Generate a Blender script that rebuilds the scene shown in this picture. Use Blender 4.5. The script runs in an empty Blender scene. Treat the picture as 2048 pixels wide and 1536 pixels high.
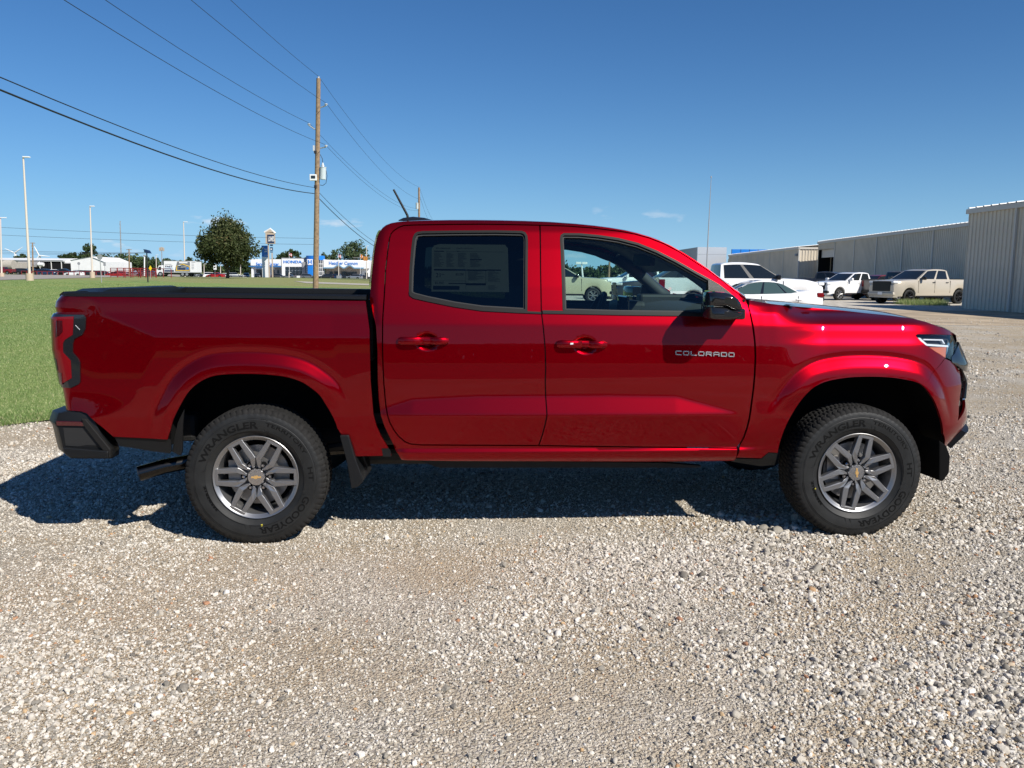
import bpy, bmesh, math, random
import numpy as np
from mathutils import Vector, Matrix
from mathutils.geometry import delaunay_2d_cdt

random.seed(7)
rng = np.random.default_rng(7)
scene = bpy.context.scene
COL = scene.collection
R = math.radians

# ------------------------------------------------------------------ camera, sky, sun, exposure
CAM_H, CAM_PITCH, CAM_ROLL, CAM_F = 1.4606, R(7.495), R(0.5), 1661.0     # focal length in px of a 2048 px wide frame
cam_d = bpy.data.cameras.new('camera')
cam = bpy.data.objects.new('camera', cam_d)
COL.objects.link(cam)
cam_d.sensor_width = 36.0
cam_d.lens = CAM_F / 2048.0 * 36.0
cam_d.clip_start = 0.05
cam_d.clip_end = 20000.0
_fw = np.array([0, math.cos(CAM_PITCH), -math.sin(CAM_PITCH)])
_up0 = np.array([0, math.sin(CAM_PITCH), math.cos(CAM_PITCH)])
_rt0 = np.array([1.0, 0, 0])
_rt = math.cos(CAM_ROLL) * _rt0 + math.sin(CAM_ROLL) * _up0
_up = -math.sin(CAM_ROLL) * _rt0 + math.cos(CAM_ROLL) * _up0
m = Matrix.Identity(4)
for i in range(3):
    m[i][0], m[i][1], m[i][2] = _rt[i], _up[i], -_fw[i]
m[2][3] = CAM_H
cam.matrix_world = m
scene.camera = cam

SUN_L = Vector((-0.838, 0.825, -1.0))            # direction the sunlight travels
sun_to = -SUN_L.normalized()
SUN_EL = math.asin(sun_to.z)
SUN_AZ = math.atan2(sun_to.x, sun_to.y)
world = bpy.data.worlds.new('World')
scene.world = world
world.use_nodes = True
wn = world.node_tree.nodes
wl = world.node_tree.links
bg = wn['Background']
sky = wn.new('ShaderNodeTexSky')
sky.sky_type = 'NISHITA'
sky.sun_disc = False
sky.sun_elevation = SUN_EL
sky.sun_rotation = SUN_AZ
sky.altitude = 200
sky.air_density = 1.0
sky.dust_density = 0.35
sky.ozone_density = 2.2
bg.inputs['Strength'].default_value = 0.10
wl.new(sky.outputs[0], bg.inputs['Color'])

sun_d = bpy.data.lights.new('sun', 'SUN')
sun = bpy.data.objects.new('sun', sun_d)
COL.objects.link(sun)
sun_d.energy = 5.0
sun_d.angle = R(0.53)
sun_d.color = (1.0, 0.95, 0.87)
sun.rotation_euler = SUN_L.to_track_quat('-Z', 'Y').to_euler()
sun.location = (30, -30, 40)

scene.view_settings.view_transform = 'Standard'
scene.view_settings.look = 'None'
scene.view_settings.exposure = 0.3
scene.view_settings.gamma = 1.0
scene.view_settings.use_curve_mapping = False
scene.render.engine = 'CYCLES'
scene.cycles.max_bounces = 10
scene.cycles.transparent_max_bounces = 24
scene.cycles.use_denoising = True

# ------------------------------------------------------------------ geometry helpers
def ray(px, py):
    return _fw + _rt * ((px - 1024.0) / CAM_F) - _up * ((py - 768.0) / CAM_F)

def at(px, py, Y):
    """the place that lies Y metres ahead and shows at that spot of the photograph"""
    r = ray(px, py)
    return Vector(r * (Y / r[1]) + np.array([0, 0, CAM_H]))

def sstep(x, a, b):
    t = np.clip((np.asarray(x, float) - a) / (b - a), 0, 1)
    return t * t * (3 - 2 * t)

def terr(X, Y):
    """height of the land"""
    X = np.asarray(X, float); Y = np.asarray(Y, float)
    left = sstep(-X, 8, 40)
    far = sstep(Y, 150, 290)
    fl = sstep(-X, 105, 160)
    z = 0.62 * left * sstep(Y, 14, 62)
    z = z + far * left * (fl * 0.6 - (1 - fl) * 1.30)
    return z

def tz(X, Y):
    return float(terr(X, Y))

def gp(px, Y):
    """a spot on the land in the column px of the photograph, Y metres ahead"""
    p = at(px, 560, Y)
    return Vector((p.x, Y, tz(p.x, Y)))

class MB:
    """collects shapes into one mesh"""
    def __init__(s):
        s.v = []; s.f = []; s.m = []
    def add(s, verts, faces, mat=0):
        o = len(s.v)
        s.v.extend([tuple(map(float, p)) for p in verts])
        s.f.extend([tuple(i + o for i in f) for f in faces])
        s.m.extend([mat] * len(faces))
        return s
    def box(s, c, d, rz=0.0, mat=0, taper=1.0):
        x, y, z = d[0] / 2, d[1] / 2, d[2] / 2
        P = []
        cs, sn = math.cos(rz), math.sin(rz)
        for kz in (-1, 1):
            k = taper if kz > 0 else 1.0
            for kx, ky in ((-1, -1), (1, -1), (1, 1), (-1, 1)):
                a, b = kx * x * k, ky * y * k
                P.append((c[0] + a * cs - b * sn, c[1] + a * sn + b * cs, c[2] + kz * z))
        return s.add(P, [(3, 2, 1, 0), (4, 5, 6, 7), (0, 1, 5, 4), (1, 2, 6, 5), (2, 3, 7, 6), (3, 0, 4, 7)], mat)
    def cyl(s, p0, p1, r0, r1=None, n=12, mat=0, caps=True):
        p0 = Vector(p0); p1 = Vector(p1)
        r1 = r0 if r1 is None else r1
        d = (p1 - p0).normalized()
        a = d.orthogonal().normalized(); b = d.cross(a)
        P = []
        for p, r in ((p0, r0), (p1, r1)):
            for i in range(n):
                t = 2 * math.pi * i / n
                P.append(p + a * (r * math.cos(t)) + b * (r * math.sin(t)))
        Fs = [(i, (i + 1) % n, n + (i + 1) % n, n + i) for i in range(n)]
        if caps:
            Fs += [tuple(range(n - 1, -1, -1)), tuple(range(n, 2 * n))]
        return s.add(P, Fs, mat)
    def tube(s, pts, r, n=8, mat=0, closed=False):
        pts = [Vector(p) for p in pts]
        P = []; Fs = []
        N = len(pts)
        prev = None
        for i, p in enumerate(pts):
            if closed:
                d = pts[(i + 1) % N] - pts[i - 1]
            else:
                d = pts[min(i + 1, N - 1)] - pts[max(i - 1, 0)]
            d.normalize()
            if prev is None:
                a = d.orthogonal().normalized()
            else:
                a = (prev - d * prev.dot(d)).normalized()
            prev = a
            b = d.cross(a)
            rr = r[i] if hasattr(r, '__len__') else r
            for k in range(n):
                t = 2 * math.pi * k / n
                P.append(p + a * (rr * math.cos(t)) + b * (rr * math.sin(t)))
        M = N if closed else N - 1
        for i in range(M):
            j = (i + 1) % N
            for k in range(n):
                Fs.append((i * n + k, i * n + (k + 1) % n, j * n + (k + 1) % n, j * n + k))
        if not closed:
            Fs.append(tuple(range(n - 1, -1, -1)))
            Fs.append(tuple((N - 1) * n + k for k in range(n)))
        return s.add(P, Fs, mat)
    def grid(s, rows, mat=0, closed=False, flip=False):
        """rows: equally long lists of points"""
        n = len(rows[0]); P = [p for r in rows for p in r]; Fs = []
        for i in range(len(rows) - 1):
            for k in range(n if closed else n - 1):
                q = (i * n + k, i * n + (k + 1) % n, (i + 1) * n + (k + 1) % n, (i + 1) * n + k)
                Fs.append(q[::-1] if flip else q)
        return s.add(P, Fs, mat)
    def prism(s, poly, fn, t0, t1, mat=0):
        """polygon [(a, b)] pushed from t0 to t1; fn(a, b, t) gives the 3D point"""
        n = len(poly)
        P = [fn(a, b, t0) for a, b in poly] + [fn(a, b, t1) for a, b in poly]
        Fs = [tuple(range(n - 1, -1, -1)), tuple(range(n, 2 * n))]
        Fs += [(i, (i + 1) % n, n + (i + 1) % n, n + i) for i in range(n)]
        return s.add(P, Fs, mat)
    def xform(s, fn):
        s.v = [tuple(fn(Vector(p))) for p in s.v]
        return s
    def mesh(s, name, mats, smooth=None, bevel=0.0, seg=2, fix=True):
        me = bpy.data.meshes.new(name)
        me.from_pydata(s.v, [], s.f)
        for mt in (mats if isinstance(mats, (list, tuple)) else [mats]):
            me.materials.append(mt)
        if any(s.m):
            me.polygons.foreach_set('material_index', s.m)
        if fix or bevel:
            bm = bmesh.new(); bm.from_mesh(me)
            if bevel:
                bmesh.ops.remove_doubles(bm, verts=bm.verts, dist=1e-5)
            bmesh.ops.recalc_face_normals(bm, faces=bm.faces)
            if bevel:
                ed = [e for e in bm.edges if len(e.link_faces) == 2 and e.calc_face_angle(0) > 0.5]
                bmesh.ops.bevel(bm, geom=ed, offset=bevel, segments=seg, profile=0.5, affect='EDGES', clamp_overlap=True)
            bm.to_mesh(me); bm.free()
        if smooth is not None:
            me.polygons.foreach_set('use_smooth', [True] * len(me.polygons))
            if smooth < 180:
                me.set_sharp_from_angle(angle=R(smooth))
        me.update()
        return me
    def build(s, name, mats, parent=None, smooth=None, bevel=0.0, seg=2, loc=None, rz=0.0, fix=True, **props):
        o = bpy.data.objects.new(name, s.mesh(name, mats, smooth, bevel, seg, fix))
        return put(o, parent, loc, rz, **props)

def put(o, parent=None, loc=None, rz=0.0, **props):
    COL.objects.link(o)
    if parent is not None:
        o.parent = parent
    if loc is not None:
        o.location = loc
    if rz:
        o.rotation_euler = (0, 0, rz)
    for k, v in props.items():
        if v is not None:
            o[k] = v
    return o

def thing(name, label, cat, loc=(0, 0, 0), rz=0.0, group=None):
    return put(bpy.data.objects.new(name, None), None, loc, rz, label=label, category=cat, group=group)

_tree_children = {}
def copy_tree(o, parent=None):
    c = o.copy(); COL.objects.link(c)
    if parent is not None:
        c.parent = parent
    for ch in list(o.children):
        copy_tree(ch, c)
    return c

def text_geo(body, size=1.0, extrude=0.0, bold=0.0, align='CENTER'):
    cu = bpy.data.curves.new('lettering', 'FONT')
    cu.body = body; cu.size = size; cu.extrude = extrude; cu.offset = bold
    cu.align_x = align; cu.align_y = 'CENTER'; cu.resolution_u = 3
    o = bpy.data.objects.new('lettering', cu); COL.objects.link(o)
    dg = bpy.context.evaluated_depsgraph_get(); dg.update()
    me = bpy.data.meshes.new_from_object(o.evaluated_get(dg))
    V = [v.co.copy() for v in me.vertices]; Fs = [tuple(p.vertices) for p in me.polygons]
    bpy.data.objects.remove(o); bpy.data.curves.remove(cu); bpy.data.meshes.remove(me)
    return V, Fs

# ------------------------------------------------------------------ materials
def mat(name, col, rough=0.6, metal=0.0, coat=0.0, var=0.0, vscale=8.0, bump=0.0, bscale=60.0, spec=0.5, col2=None, coords='Object', emit=None):
    mt = bpy.data.materials.new(name); mt.use_nodes = True
    nt = mt.node_tree; b = nt.nodes['Principled BSDF']; L = nt.links
    b.inputs['Base Color'].default_value = (*col, 1)
    b.inputs['Roughness'].default_value = rough
    b.inputs['Metallic'].default_value = metal
    b.inputs['Specular IOR Level'].default_value = spec
    if coat:
        b.inputs['Coat Weight'].default_value = coat
        b.inputs['Coat Roughness'].default_value = 0.02
    tc = nt.nodes.new('ShaderNodeTexCoord')
    if var or col2:
        n = nt.nodes.new('ShaderNodeTexNoise'); n.inputs['Scale'].default_value = vscale
        n.inputs['Detail'].default_value = 6
        L.new(tc.outputs[coords], n.inputs['Vector'])
        mx = nt.nodes.new('ShaderNodeMix'); mx.data_type = 'RGBA'
        c2 = col2 or tuple(c * (1 - var) for c in col)
        c1 = col if col2 else tuple(min(1, c * (1 + var)) for c in col)
        mx.inputs[6].default_value = (*c1, 1); mx.inputs[7].default_value = (*c2, 1)
        mr = nt.nodes.new('ShaderNodeMapRange'); mr.inputs[1].default_value = 0.35; mr.inputs[2].default_value = 0.65
        L.new(n.outputs[0], mr.inputs[0]); L.new(mr.outputs[0], mx.inputs[0])
        L.new(mx.outputs[2], b.inputs['Base Color'])
    if bump:
        n2 = nt.nodes.new('ShaderNodeTexNoise'); n2.inputs['Scale'].default_value = bscale; n2.inputs['Detail'].default_value = 4
        L.new(tc.outputs[coords], n2.inputs['Vector'])
        bp = nt.nodes.new('ShaderNodeBump'); bp.inputs['Strength'].default_value = bump; bp.inputs['Distance'].default_value = 0.01
        L.new(n2.outputs[0], bp.inputs['Height']); L.new(bp.outputs[0], b.inputs['Normal'])
    if emit:
        b.inputs['Emission Color'].default_value = (*emit[:3], 1); b.inputs['Emission Strength'].default_value = emit[3]
    return mt

def glass_mat(name, tint, refl=0.04):
    mt = bpy.data.materials.new(name); mt.use_nodes = True
    nt = mt.node_tree; L = nt.links; nt.nodes.remove(nt.nodes['Principled BSDF'])
    out = nt.nodes['Material Output']
    tr = nt.nodes.new('ShaderNodeBsdfTransparent'); tr.inputs[0].default_value = (*tint, 1)
    gl = nt.nodes.new('ShaderNodeBsdfGlossy'); gl.inputs['Roughness'].default_value = 0.0
    gl.inputs[0].default_value = (0.95, 1, 1, 1)
    fr = nt.nodes.new('ShaderNodeFresnel'); fr.inputs['IOR'].default_value = 1.5
    # the same reflectance from both faces of a pane: fresnel of a front-facing hit
    geo = nt.nodes.new('ShaderNodeNewGeometry')
    inv = nt.nodes.new('ShaderNodeMapRange'); inv.inputs[3].default_value = 1.5; inv.inputs[4].default_value = 1 / 1.5
    L.new(geo.outputs['Backfacing'], inv.inputs[0])
    L.new(inv.outputs[0], fr.inputs['IOR'])
    fr2 = nt.nodes.new('ShaderNodeMath'); fr2.operation = 'MINIMUM'; fr2.inputs[1].default_value = 0.9
    L.new(fr.outputs[0], fr2.inputs[0])
    mx = nt.nodes.new('ShaderNodeMixShader')
    L.new(fr2.outputs[0], mx.inputs[0]); L.new(tr.outputs[0], mx.inputs[1]); L.new(gl.outputs[0], mx.inputs[2])
    L.new(mx.outputs[0], out.inputs[0])
    return mt

def paint(name, col, metal=0.0, rough=0.35, flake=0.0):
    mt = mat(name, col, rough=rough, metal=metal, coat=1.0, spec=0.5)
    nt = mt.node_tree; b = nt.nodes['Principled BSDF']; L = nt.links
    if flake:
        tc = nt.nodes.new('ShaderNodeTexCoord')
        v = nt.nodes.new('ShaderNodeTexNoise'); v.inputs['Scale'].default_value = 900; v.inputs['Detail'].default_value = 2
        L.new(tc.outputs['Object'], v.inputs['Vector'])
        bp = nt.nodes.new('ShaderNodeBump'); bp.inputs['Strength'].default_value = flake; bp.inputs['Distance'].default_value = 0.001
        L.new(v.outputs[0], bp.inputs['Height']); L.new(bp.outputs[0], b.inputs['Normal'])
    b.inputs['Coat Roughness'].default_value = 0.006
    b.inputs['Coat IOR'].default_value = 1.34
    if metal > .5: b.inputs['Specular IOR Level'].default_value = 0.0
    return mt

M = {}
M['red'] = paint('deep red metallic paint', (0.29, 0.0003, 0.005), metal=0.92, rough=0.36, flake=0.0)
M['black_plastic'] = mat('black moulded plastic', (0.0065, 0.007, 0.0078), rough=0.42, spec=0.32, bump=0.15, bscale=900)
M['trim_grey'] = mat('satin grey window trim', (0.013, 0.0125, 0.012), rough=0.45, spec=0.22)
M['gloss_black'] = mat('gloss black', (0.012, 0.013, 0.016), rough=0.08, coat=0.6)
M['under'] = mat('underbody black', (0.012, 0.012, 0.012), rough=0.7)
M['liner'] = mat('wheel well liner', (0.006, 0.006, 0.006), rough=0.95, spec=0.1)
M['rubber'] = mat('tyre rubber', (0.0135, 0.014, 0.0140), rough=0.55, spec=0.35, var=0.25, vscale=14, bump=0.1, bscale=300)
M['rubber_tread'] = mat('tyre tread rubber', (0.0125, 0.012, 0.0115), rough=0.85, spec=0.3, var=0.3, vscale=30)
M['letter'] = mat('raised tyre lettering', (0.0050, 0.0050, 0.0050), rough=0.8, spec=0.15)
M['alloy'] = mat('machined grey alloy', (0.31, 0.31, 0.315), rough=0.38, metal=0.85)
M['alloy_dark'] = mat('painted grey alloy', (0.12, 0.12, 0.125), rough=0.45, metal=0.6)
M['chrome'] = mat('chrome', (0.75, 0.75, 0.76), rough=0.07, metal=1.0)
M['badge'] = mat('bright badge metal', (0.66, 0.655, 0.64), rough=0.25, metal=0.75)
M['cap'] = mat('brushed hub cap', (0.62, 0.63, 0.65), rough=0.25, metal=1.0)
M['gold'] = mat('gold emblem', (0.58, 0.36, 0.13), rough=0.4, metal=0.3)
M['steel'] = mat('brake steel', (0.3, 0.29, 0.28), rough=0.45, metal=0.8)
M['exhaust'] = mat('exhaust steel', (0.055, 0.052, 0.05), rough=0.2, metal=1.0)
M['glass_clear'] = glass_mat('green tinted glass', (0.72, 0.87, 0.84))
M['glass_dark'] = glass_mat('privacy glass', (0.095, 0.12, 0.115))
M['glass_lens'] = glass_mat('clear lens', (0.9, 0.93, 0.95))
M['tail_red'] = mat('red tail lens', (0.17, 0.0015, 0.005), rough=0.16, coat=0.4, spec=0.3)
M['tail_dark'] = mat('dark red tail lens', (0.05, 0.001, 0.004), rough=0.12, coat=1.0)
M['amber'] = mat('amber reflector', (0.55, 0.13, 0.03), rough=0.2, coat=0.8)
M['white_plastic'] = mat('white light guide', (0.7, 0.72, 0.74), rough=0.25)
M['interior'] = mat('dark grey cabin trim', (0.045, 0.047, 0.05), rough=0.7, bump=0.1, bscale=400)
M['interior_black'] = mat('black cabin trim', (0.016, 0.017, 0.018), rough=0.65)
M['headliner'] = mat('grey headliner cloth', (0.16, 0.16, 0.155), rough=0.95)
M['paper'] = mat('printed paper', (0.82, 0.82, 0.78), rough=0.9)
M['ink'] = mat('black print', (0.02, 0.022, 0.03), rough=0.9)
M['ink_grey'] = mat('grey print', (0.35, 0.35, 0.34), rough=0.9)
M['ink_blue'] = mat('blue print', (0.03, 0.09, 0.2), rough=0.9)
M['screen'] = mat('dashboard screen', (0.02, 0.022, 0.026), rough=0.05, coat=0.5)
M['yellow'] = mat('yellow paint dot', (0.7, 0.6, 0.05), rough=0.7)
# ------------------------------------------------------------------ sky: haze towards the horizon and a few small clouds
def world_sky():
    N = wn; L = wl
    tint = N.new('ShaderNodeMix'); tint.data_type = 'RGBA'; tint.blend_type = 'MULTIPLY'; tint.inputs[0].default_value = 1
    L.new(sky.outputs[0], tint.inputs[6]); tint.inputs[7].default_value = (0.335, 0.575, 0.77, 1)
    tc = N.new('ShaderNodeTexCoord'); sx = N.new('ShaderNodeSeparateXYZ'); L.new(tc.outputs['Generated'], sx.inputs[0])
    ab = N.new('ShaderNodeMath'); ab.operation = 'MAXIMUM'; ab.inputs[1].default_value = 0.0; L.new(sx.outputs[2], ab.inputs[0])
    ex = N.new('ShaderNodeMath'); ex.operation = 'MULTIPLY'; ex.inputs[1].default_value = -1 / 0.075; L.new(ab.outputs[0], ex.inputs[0])
    e2 = N.new('ShaderNodeMath'); e2.operation = 'EXPONENT'; L.new(ex.outputs[0], e2.inputs[0])
    hz = N.new('ShaderNodeMix'); hz.data_type = 'RGBA'
    hz.inputs[7].default_value = (3.25, 5.5, 7.9, 1)
    L.new(e2.outputs[0], hz.inputs[0]); L.new(tint.outputs[2], hz.inputs[6])
    # clouds: azimuth and height of the view direction
    az = N.new('ShaderNodeMath'); az.operation = 'ARCTAN2'; L.new(sx.outputs[0], az.inputs[0]); L.new(sx.outputs[1], az.inputs[1])
    cv = N.new('ShaderNodeCombineXYZ'); L.new(az.outputs[0], cv.inputs[0])
    z3 = N.new('ShaderNodeMath'); z3.operation = 'MULTIPLY'; z3.inputs[1].default_value = 3.2; L.new(sx.outputs[2], z3.inputs[0]); L.new(z3.outputs[0], cv.inputs[1])
    no = N.new('ShaderNodeTexNoise'); no.inputs['Scale'].default_value = 11.0; no.inputs['Detail'].default_value = 5; no.inputs['Roughness'].default_value = 0.52
    off = N.new('ShaderNodeVectorMath'); off.inputs[1].default_value = (3.37, 0.21, 0.4); L.new(cv.outputs[0], off.inputs[0]); L.new(off.outputs[0], no.inputs['Vector'])
    mr = N.new('ShaderNodeMapRange'); mr.inputs[1].default_value = 0.605; mr.inputs[2].default_value = 0.69; L.new(no.outputs[0], mr.inputs[0])
    wa = N.new('ShaderNodeMapRange'); wa.inputs[1].default_value = 0.012; wa.inputs[2].default_value = 0.028; L.new(sx.outputs[2], wa.inputs[0])
    wb = N.new('ShaderNodeMapRange'); wb.inputs[1].default_value = 0.085; wb.inputs[2].default_value = 0.055; L.new(sx.outputs[2], wb.inputs[0])
    m1 = N.new('ShaderNodeMath'); m1.operation = 'MULTIPLY'; L.new(wa.outputs[0], m1.inputs[0]); L.new(wb.outputs[0], m1.inputs[1])
    m2 = N.new('ShaderNodeMath'); m2.operation = 'MULTIPLY'; L.new(m1.outputs[0], m2.inputs[0]); L.new(mr.outputs[0], m2.inputs[1])
    m3 = N.new('ShaderNodeMath'); m3.operation = 'MULTIPLY'; m3.inputs[1].default_value = 0.8; L.new(m2.outputs[0], m3.inputs[0])
    cl = N.new('ShaderNodeMix'); cl.data_type = 'RGBA'; cl.inputs[7].default_value = (6.6, 7.1, 7.8, 1)
    L.new(m3.outputs[0], cl.inputs[0]); L.new(hz.outputs[2], cl.inputs[6])
    L.new(cl.outputs[2], bg.inputs['Color'])
    sky.air_density, sky.dust_density, sky.ozone_density, sky.altitude = 1.0, 0.0, 6.0, 0
    bg.inputs['Strength'].default_value = 0.096
world_sky()

# ------------------------------------------------------------------ ground sheets
def node_mat(name):
    mt = bpy.data.materials.new(name); mt.use_nodes = True
    nt = mt.node_tree
    return mt, nt, nt.nodes['Principled BSDF'], nt.nodes.new('ShaderNodeTexCoord')
def nz(nt, tc, scale, detail=5, rough=.55, out='Object'):
    n = nt.nodes.new('ShaderNodeTexNoise'); n.inputs['Scale'].default_value = scale; n.inputs['Detail'].default_value = detail; n.inputs['Roughness'].default_value = rough
    nt.links.new(tc.outputs[out], n.inputs['Vector']); return n
def ramp(nt, src, stops, interp='LINEAR'):
    r_ = nt.nodes.new('ShaderNodeValToRGB'); r_.color_ramp.interpolation = interp
    el = r_.color_ramp.elements
    el[0].position, el[0].color = stops[0][0], (*stops[0][1], 1)
    el[1].position, el[1].color = stops[1][0], (*stops[1][1], 1)
    for p, c in stops[2:]:
        e = el.new(p); e.color = (*c, 1)
    nt.links.new(src, r_.inputs[0]); return r_
def mixc(nt, fac, a, b, mode='MIX'):
    x = nt.nodes.new('ShaderNodeMix'); x.data_type = 'RGBA'; x.blend_type = mode
    for s_, i in ((fac, 0), (a, 6), (b, 7)):
        if isinstance(s_, (int, float)): x.inputs[i].default_value = s_
        elif isinstance(s_, tuple): x.inputs[i].default_value = (*s_, 1)
        else: nt.links.new(s_, x.inputs[i])
    return x.outputs[2]

def gravel_mat():
    mt, nt, b, tc = node_mat('crushed limestone gravel'); L = nt.links
    v1 = nt.nodes.new('ShaderNodeTexVoronoi'); v1.inputs['Scale'].default_value = 80; L.new(tc.outputs['Object'], v1.inputs['Vector'])
    v2 = nt.nodes.new('ShaderNodeTexVoronoi'); v2.inputs['Scale'].default_value = 230; L.new(tc.outputs['Object'], v2.inputs['Vector'])
    sep = nt.nodes.new('ShaderNodeSeparateColor'); L.new(v1.outputs['Color'], sep.inputs[0])
    sep2 = nt.nodes.new('ShaderNodeSeparateColor'); L.new(v2.outputs['Color'], sep2.inputs[0])
    c1 = ramp(nt, sep.outputs[0], [(0, (.33, .295, .245)), (.3, (.48, .44, .375)), (.6, (.57, .525, .455)), (.85, (.66, .62, .55)), (1, (.74, .70, .64))])
    c2 = ramp(nt, sep2.outputs[1], [(0, (.33, .265, .185)), (.5, (.50, .415, .305)), (1, (.63, .55, .43))])
    big = nz(nt, tc, .9, 4)
    pf = nt.nodes.new('ShaderNodeMapRange'); pf.inputs[1].default_value = .36; pf.inputs[2].default_value = .56; L.new(big.outputs[0], pf.inputs[0])
    col = mixc(nt, pf.outputs[0], c1.outputs[0], c2.outputs[0])
    n3 = nz(nt, tc, .35, 3)
    c3 = ramp(nt, n3.outputs[0], [(.3, (.86, .84, .80)), (.7, (1.08, 1.06, 1.03))])
    col = mixc(nt, 1.0, col, c3.outputs[0], 'MULTIPLY')
    L.new(col, b.inputs['Base Color']); b.inputs['Roughness'].default_value = .95; b.inputs['Specular IOR Level'].default_value = .15
    bp = nt.nodes.new('ShaderNodeBump'); bp.inputs['Strength'].default_value = 1.0; bp.inputs['Distance'].default_value = .012; bp.invert = True
    L.new(v1.outputs['Distance'], bp.inputs['Height'])
    bp2 = nt.nodes.new('ShaderNodeBump'); bp2.inputs['Strength'].default_value = .8; bp2.inputs['Distance'].default_value = .005; bp2.invert = True
    L.new(v2.outputs['Distance'], bp2.inputs['Height']); L.new(bp.outputs[0], bp2.inputs['Normal']); L.new(bp2.outputs[0], b.inputs['Normal'])
    return mt
def stone_mat():
    mt, nt, b, tc = node_mat('limestone pebble'); L = nt.links
    oi = nt.nodes.new('ShaderNodeObjectInfo')
    c = ramp(nt, oi.outputs['Random'], [(0, (.16, .145, .125)), (.13, (.31, .285, .24)), (.36, (.48, .44, .375)), (.64, (.58, .535, .465)), (.86, (.67, .63, .56)), (.97, (.76, .73, .67)), (.982, (.52, .37, .20)), (.993, (.42, .23, .13)), (1, (.36, .19, .12))])
    n = nz(nt, tc, 3.0, 4)
    c2 = ramp(nt, n.outputs[0], [(.3, (.80, .78, .76)), (.7, (1.1, 1.1, 1.1))])
    L.new(mixc(nt, 1.0, c.outputs[0], c2.outputs[0], 'MULTIPLY'), b.inputs['Base Color'])
    b.inputs['Roughness'].default_value = .9; b.inputs['Specular IOR Level'].default_value = .2
    return mt
def lawn_mat():
    mt, nt, b, tc = node_mat('mown lawn'); L = nt.links
    n1 = nz(nt, tc, 22, 5, .7); n2 = nz(nt, tc, .22, 4); n3 = nz(nt, tc, 4.0, 4, .6)
    c1 = ramp(nt, n1.outputs[0], [(.25, (.095, .150, .042)), (.5, (.19, .265, .085)), (.75, (.36, .41, .18))])
    c2 = ramp(nt, n2.outputs[0], [(.35, (.85, .95, .9)), (.65, (1.15, 1.05, 1.0))])
    col = mixc(nt, 1.0, c1.outputs[0], c2.outputs[0], 'MULTIPLY')
    dry = nt.nodes.new('ShaderNodeMapRange'); dry.inputs[1].default_value = .60; dry.inputs[2].default_value = .75; L.new(n3.outputs[0], dry.inputs[0])
    dm = nt.nodes.new('ShaderNodeMath'); dm.operation = 'MULTIPLY'; dm.inputs[1].default_value = .35; L.new(dry.outputs[0], dm.inputs[0])
    col = mixc(nt, dm.outputs[0], col, (.33, .29, .15))
    # drier, yellower turf beyond the mown part
    sx = nt.nodes.new('ShaderNodeSeparateXYZ'); L.new(tc.outputs['Object'], sx.inputs[0])
    ad = nt.nodes.new('ShaderNodeMath'); ad.operation = 'MULTIPLY_ADD'; ad.inputs[1].default_value = 22.0; L.new(n2.outputs[0], ad.inputs[0]); L.new(sx.outputs[1], ad.inputs[2])
    fr = nt.nodes.new('ShaderNodeMapRange'); fr.inputs[1].default_value = 84; fr.inputs[2].default_value = 92; L.new(ad.outputs[0], fr.inputs[0])
    fm = nt.nodes.new('ShaderNodeMath'); fm.operation = 'MULTIPLY'; fm.inputs[1].default_value = .6; L.new(fr.outputs[0], fm.inputs[0])
    col = mixc(nt, fm.outputs[0], col, (.27, .24, .115))
    L.new(col, b.inputs['Base Color']); b.inputs['Roughness'].default_value = .95; b.inputs['Specular IOR Level'].default_value = .1
    bp = nt.nodes.new('ShaderNodeBump'); bp.inputs['Strength'].default_value = .6; bp.inputs['Distance'].default_value = .04; L.new(n1.outputs[0], bp.inputs['Height']); L.new(bp.outputs[0], b.inputs['Normal'])
    return mt
M['gravel'] = gravel_mat(); M['stone'] = stone_mat(); M['lawn'] = lawn_mat()
M['far_ground'] = mat('dry rough grass', (.19, .19, .09), rough=1, var=.3, vscale=.12, col2=(.12, .15, .055), spec=.1)
M['lot'] = mat('worn pale asphalt', (.33, .30, .265), rough=.95, var=.12, vscale=.6, spec=.15)
M['dirt'] = mat('tan packed drive', (.47, .375, .265), rough=.95, vscale=.7, col2=(.30, .245, .18), bump=.9, bscale=18, spec=.1)
M['concrete'] = mat('pale concrete', (.42, .385, .33), rough=.9, var=.1, vscale=3, spec=.2)
M['grit'] = mat('gravel of the yard', (.47, .43, .365), rough=.95, var=.32, vscale=2.5, bump=.9, bscale=12, spec=.1)

def patch(name, corners, nx, ny, dz, mt, kind='structure'):
    a, b, c, d = [np.array(p, float) for p in corners]     # near-left, near-right, far-right, far-left
    rows = []
    for j in range(ny + 1):
        v = j / ny; row = []
        for i in range(nx + 1):
            u = i / nx
            p = (a * (1 - u) + b * u) * (1 - v) + (d * (1 - u) + c * u) * v
            row.append((p[0], p[1], tz(p[0], p[1]) + dz))
        rows.append(row)
    return MB().grid(rows).build(name, mt, None, smooth=180, kind=kind)

ax_ = np.concatenate([[-9000, -3000, -1200, -600, -400], np.arange(-300, 301, 15), [400, 600, 1200, 3000, 9000]])
rows = [[(x, y, tz(x, y) - .05 - .03 * (abs(x) > 150)) for x in ax_] for y in ax_]
MB().grid(rows).build('ground', M['far_ground'], None, smooth=180, kind='structure')
EDGE = [(-80, 3.5), (-12, 4.9), (-6.5, 6.4), (-4.76, 7.70), (-4.35, 8.3), (-3.5, 9.6), (-2.4, 11.3), (-1.2, 13.5), (.1, 18), (.8, 28), (1.0, 46), (1.2, 140)]
def lawn_edge_y(x):
    return float(np.interp(x, [p[0] for p in EDGE[:9]], [p[1] for p in EDGE[:9]]))
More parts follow.
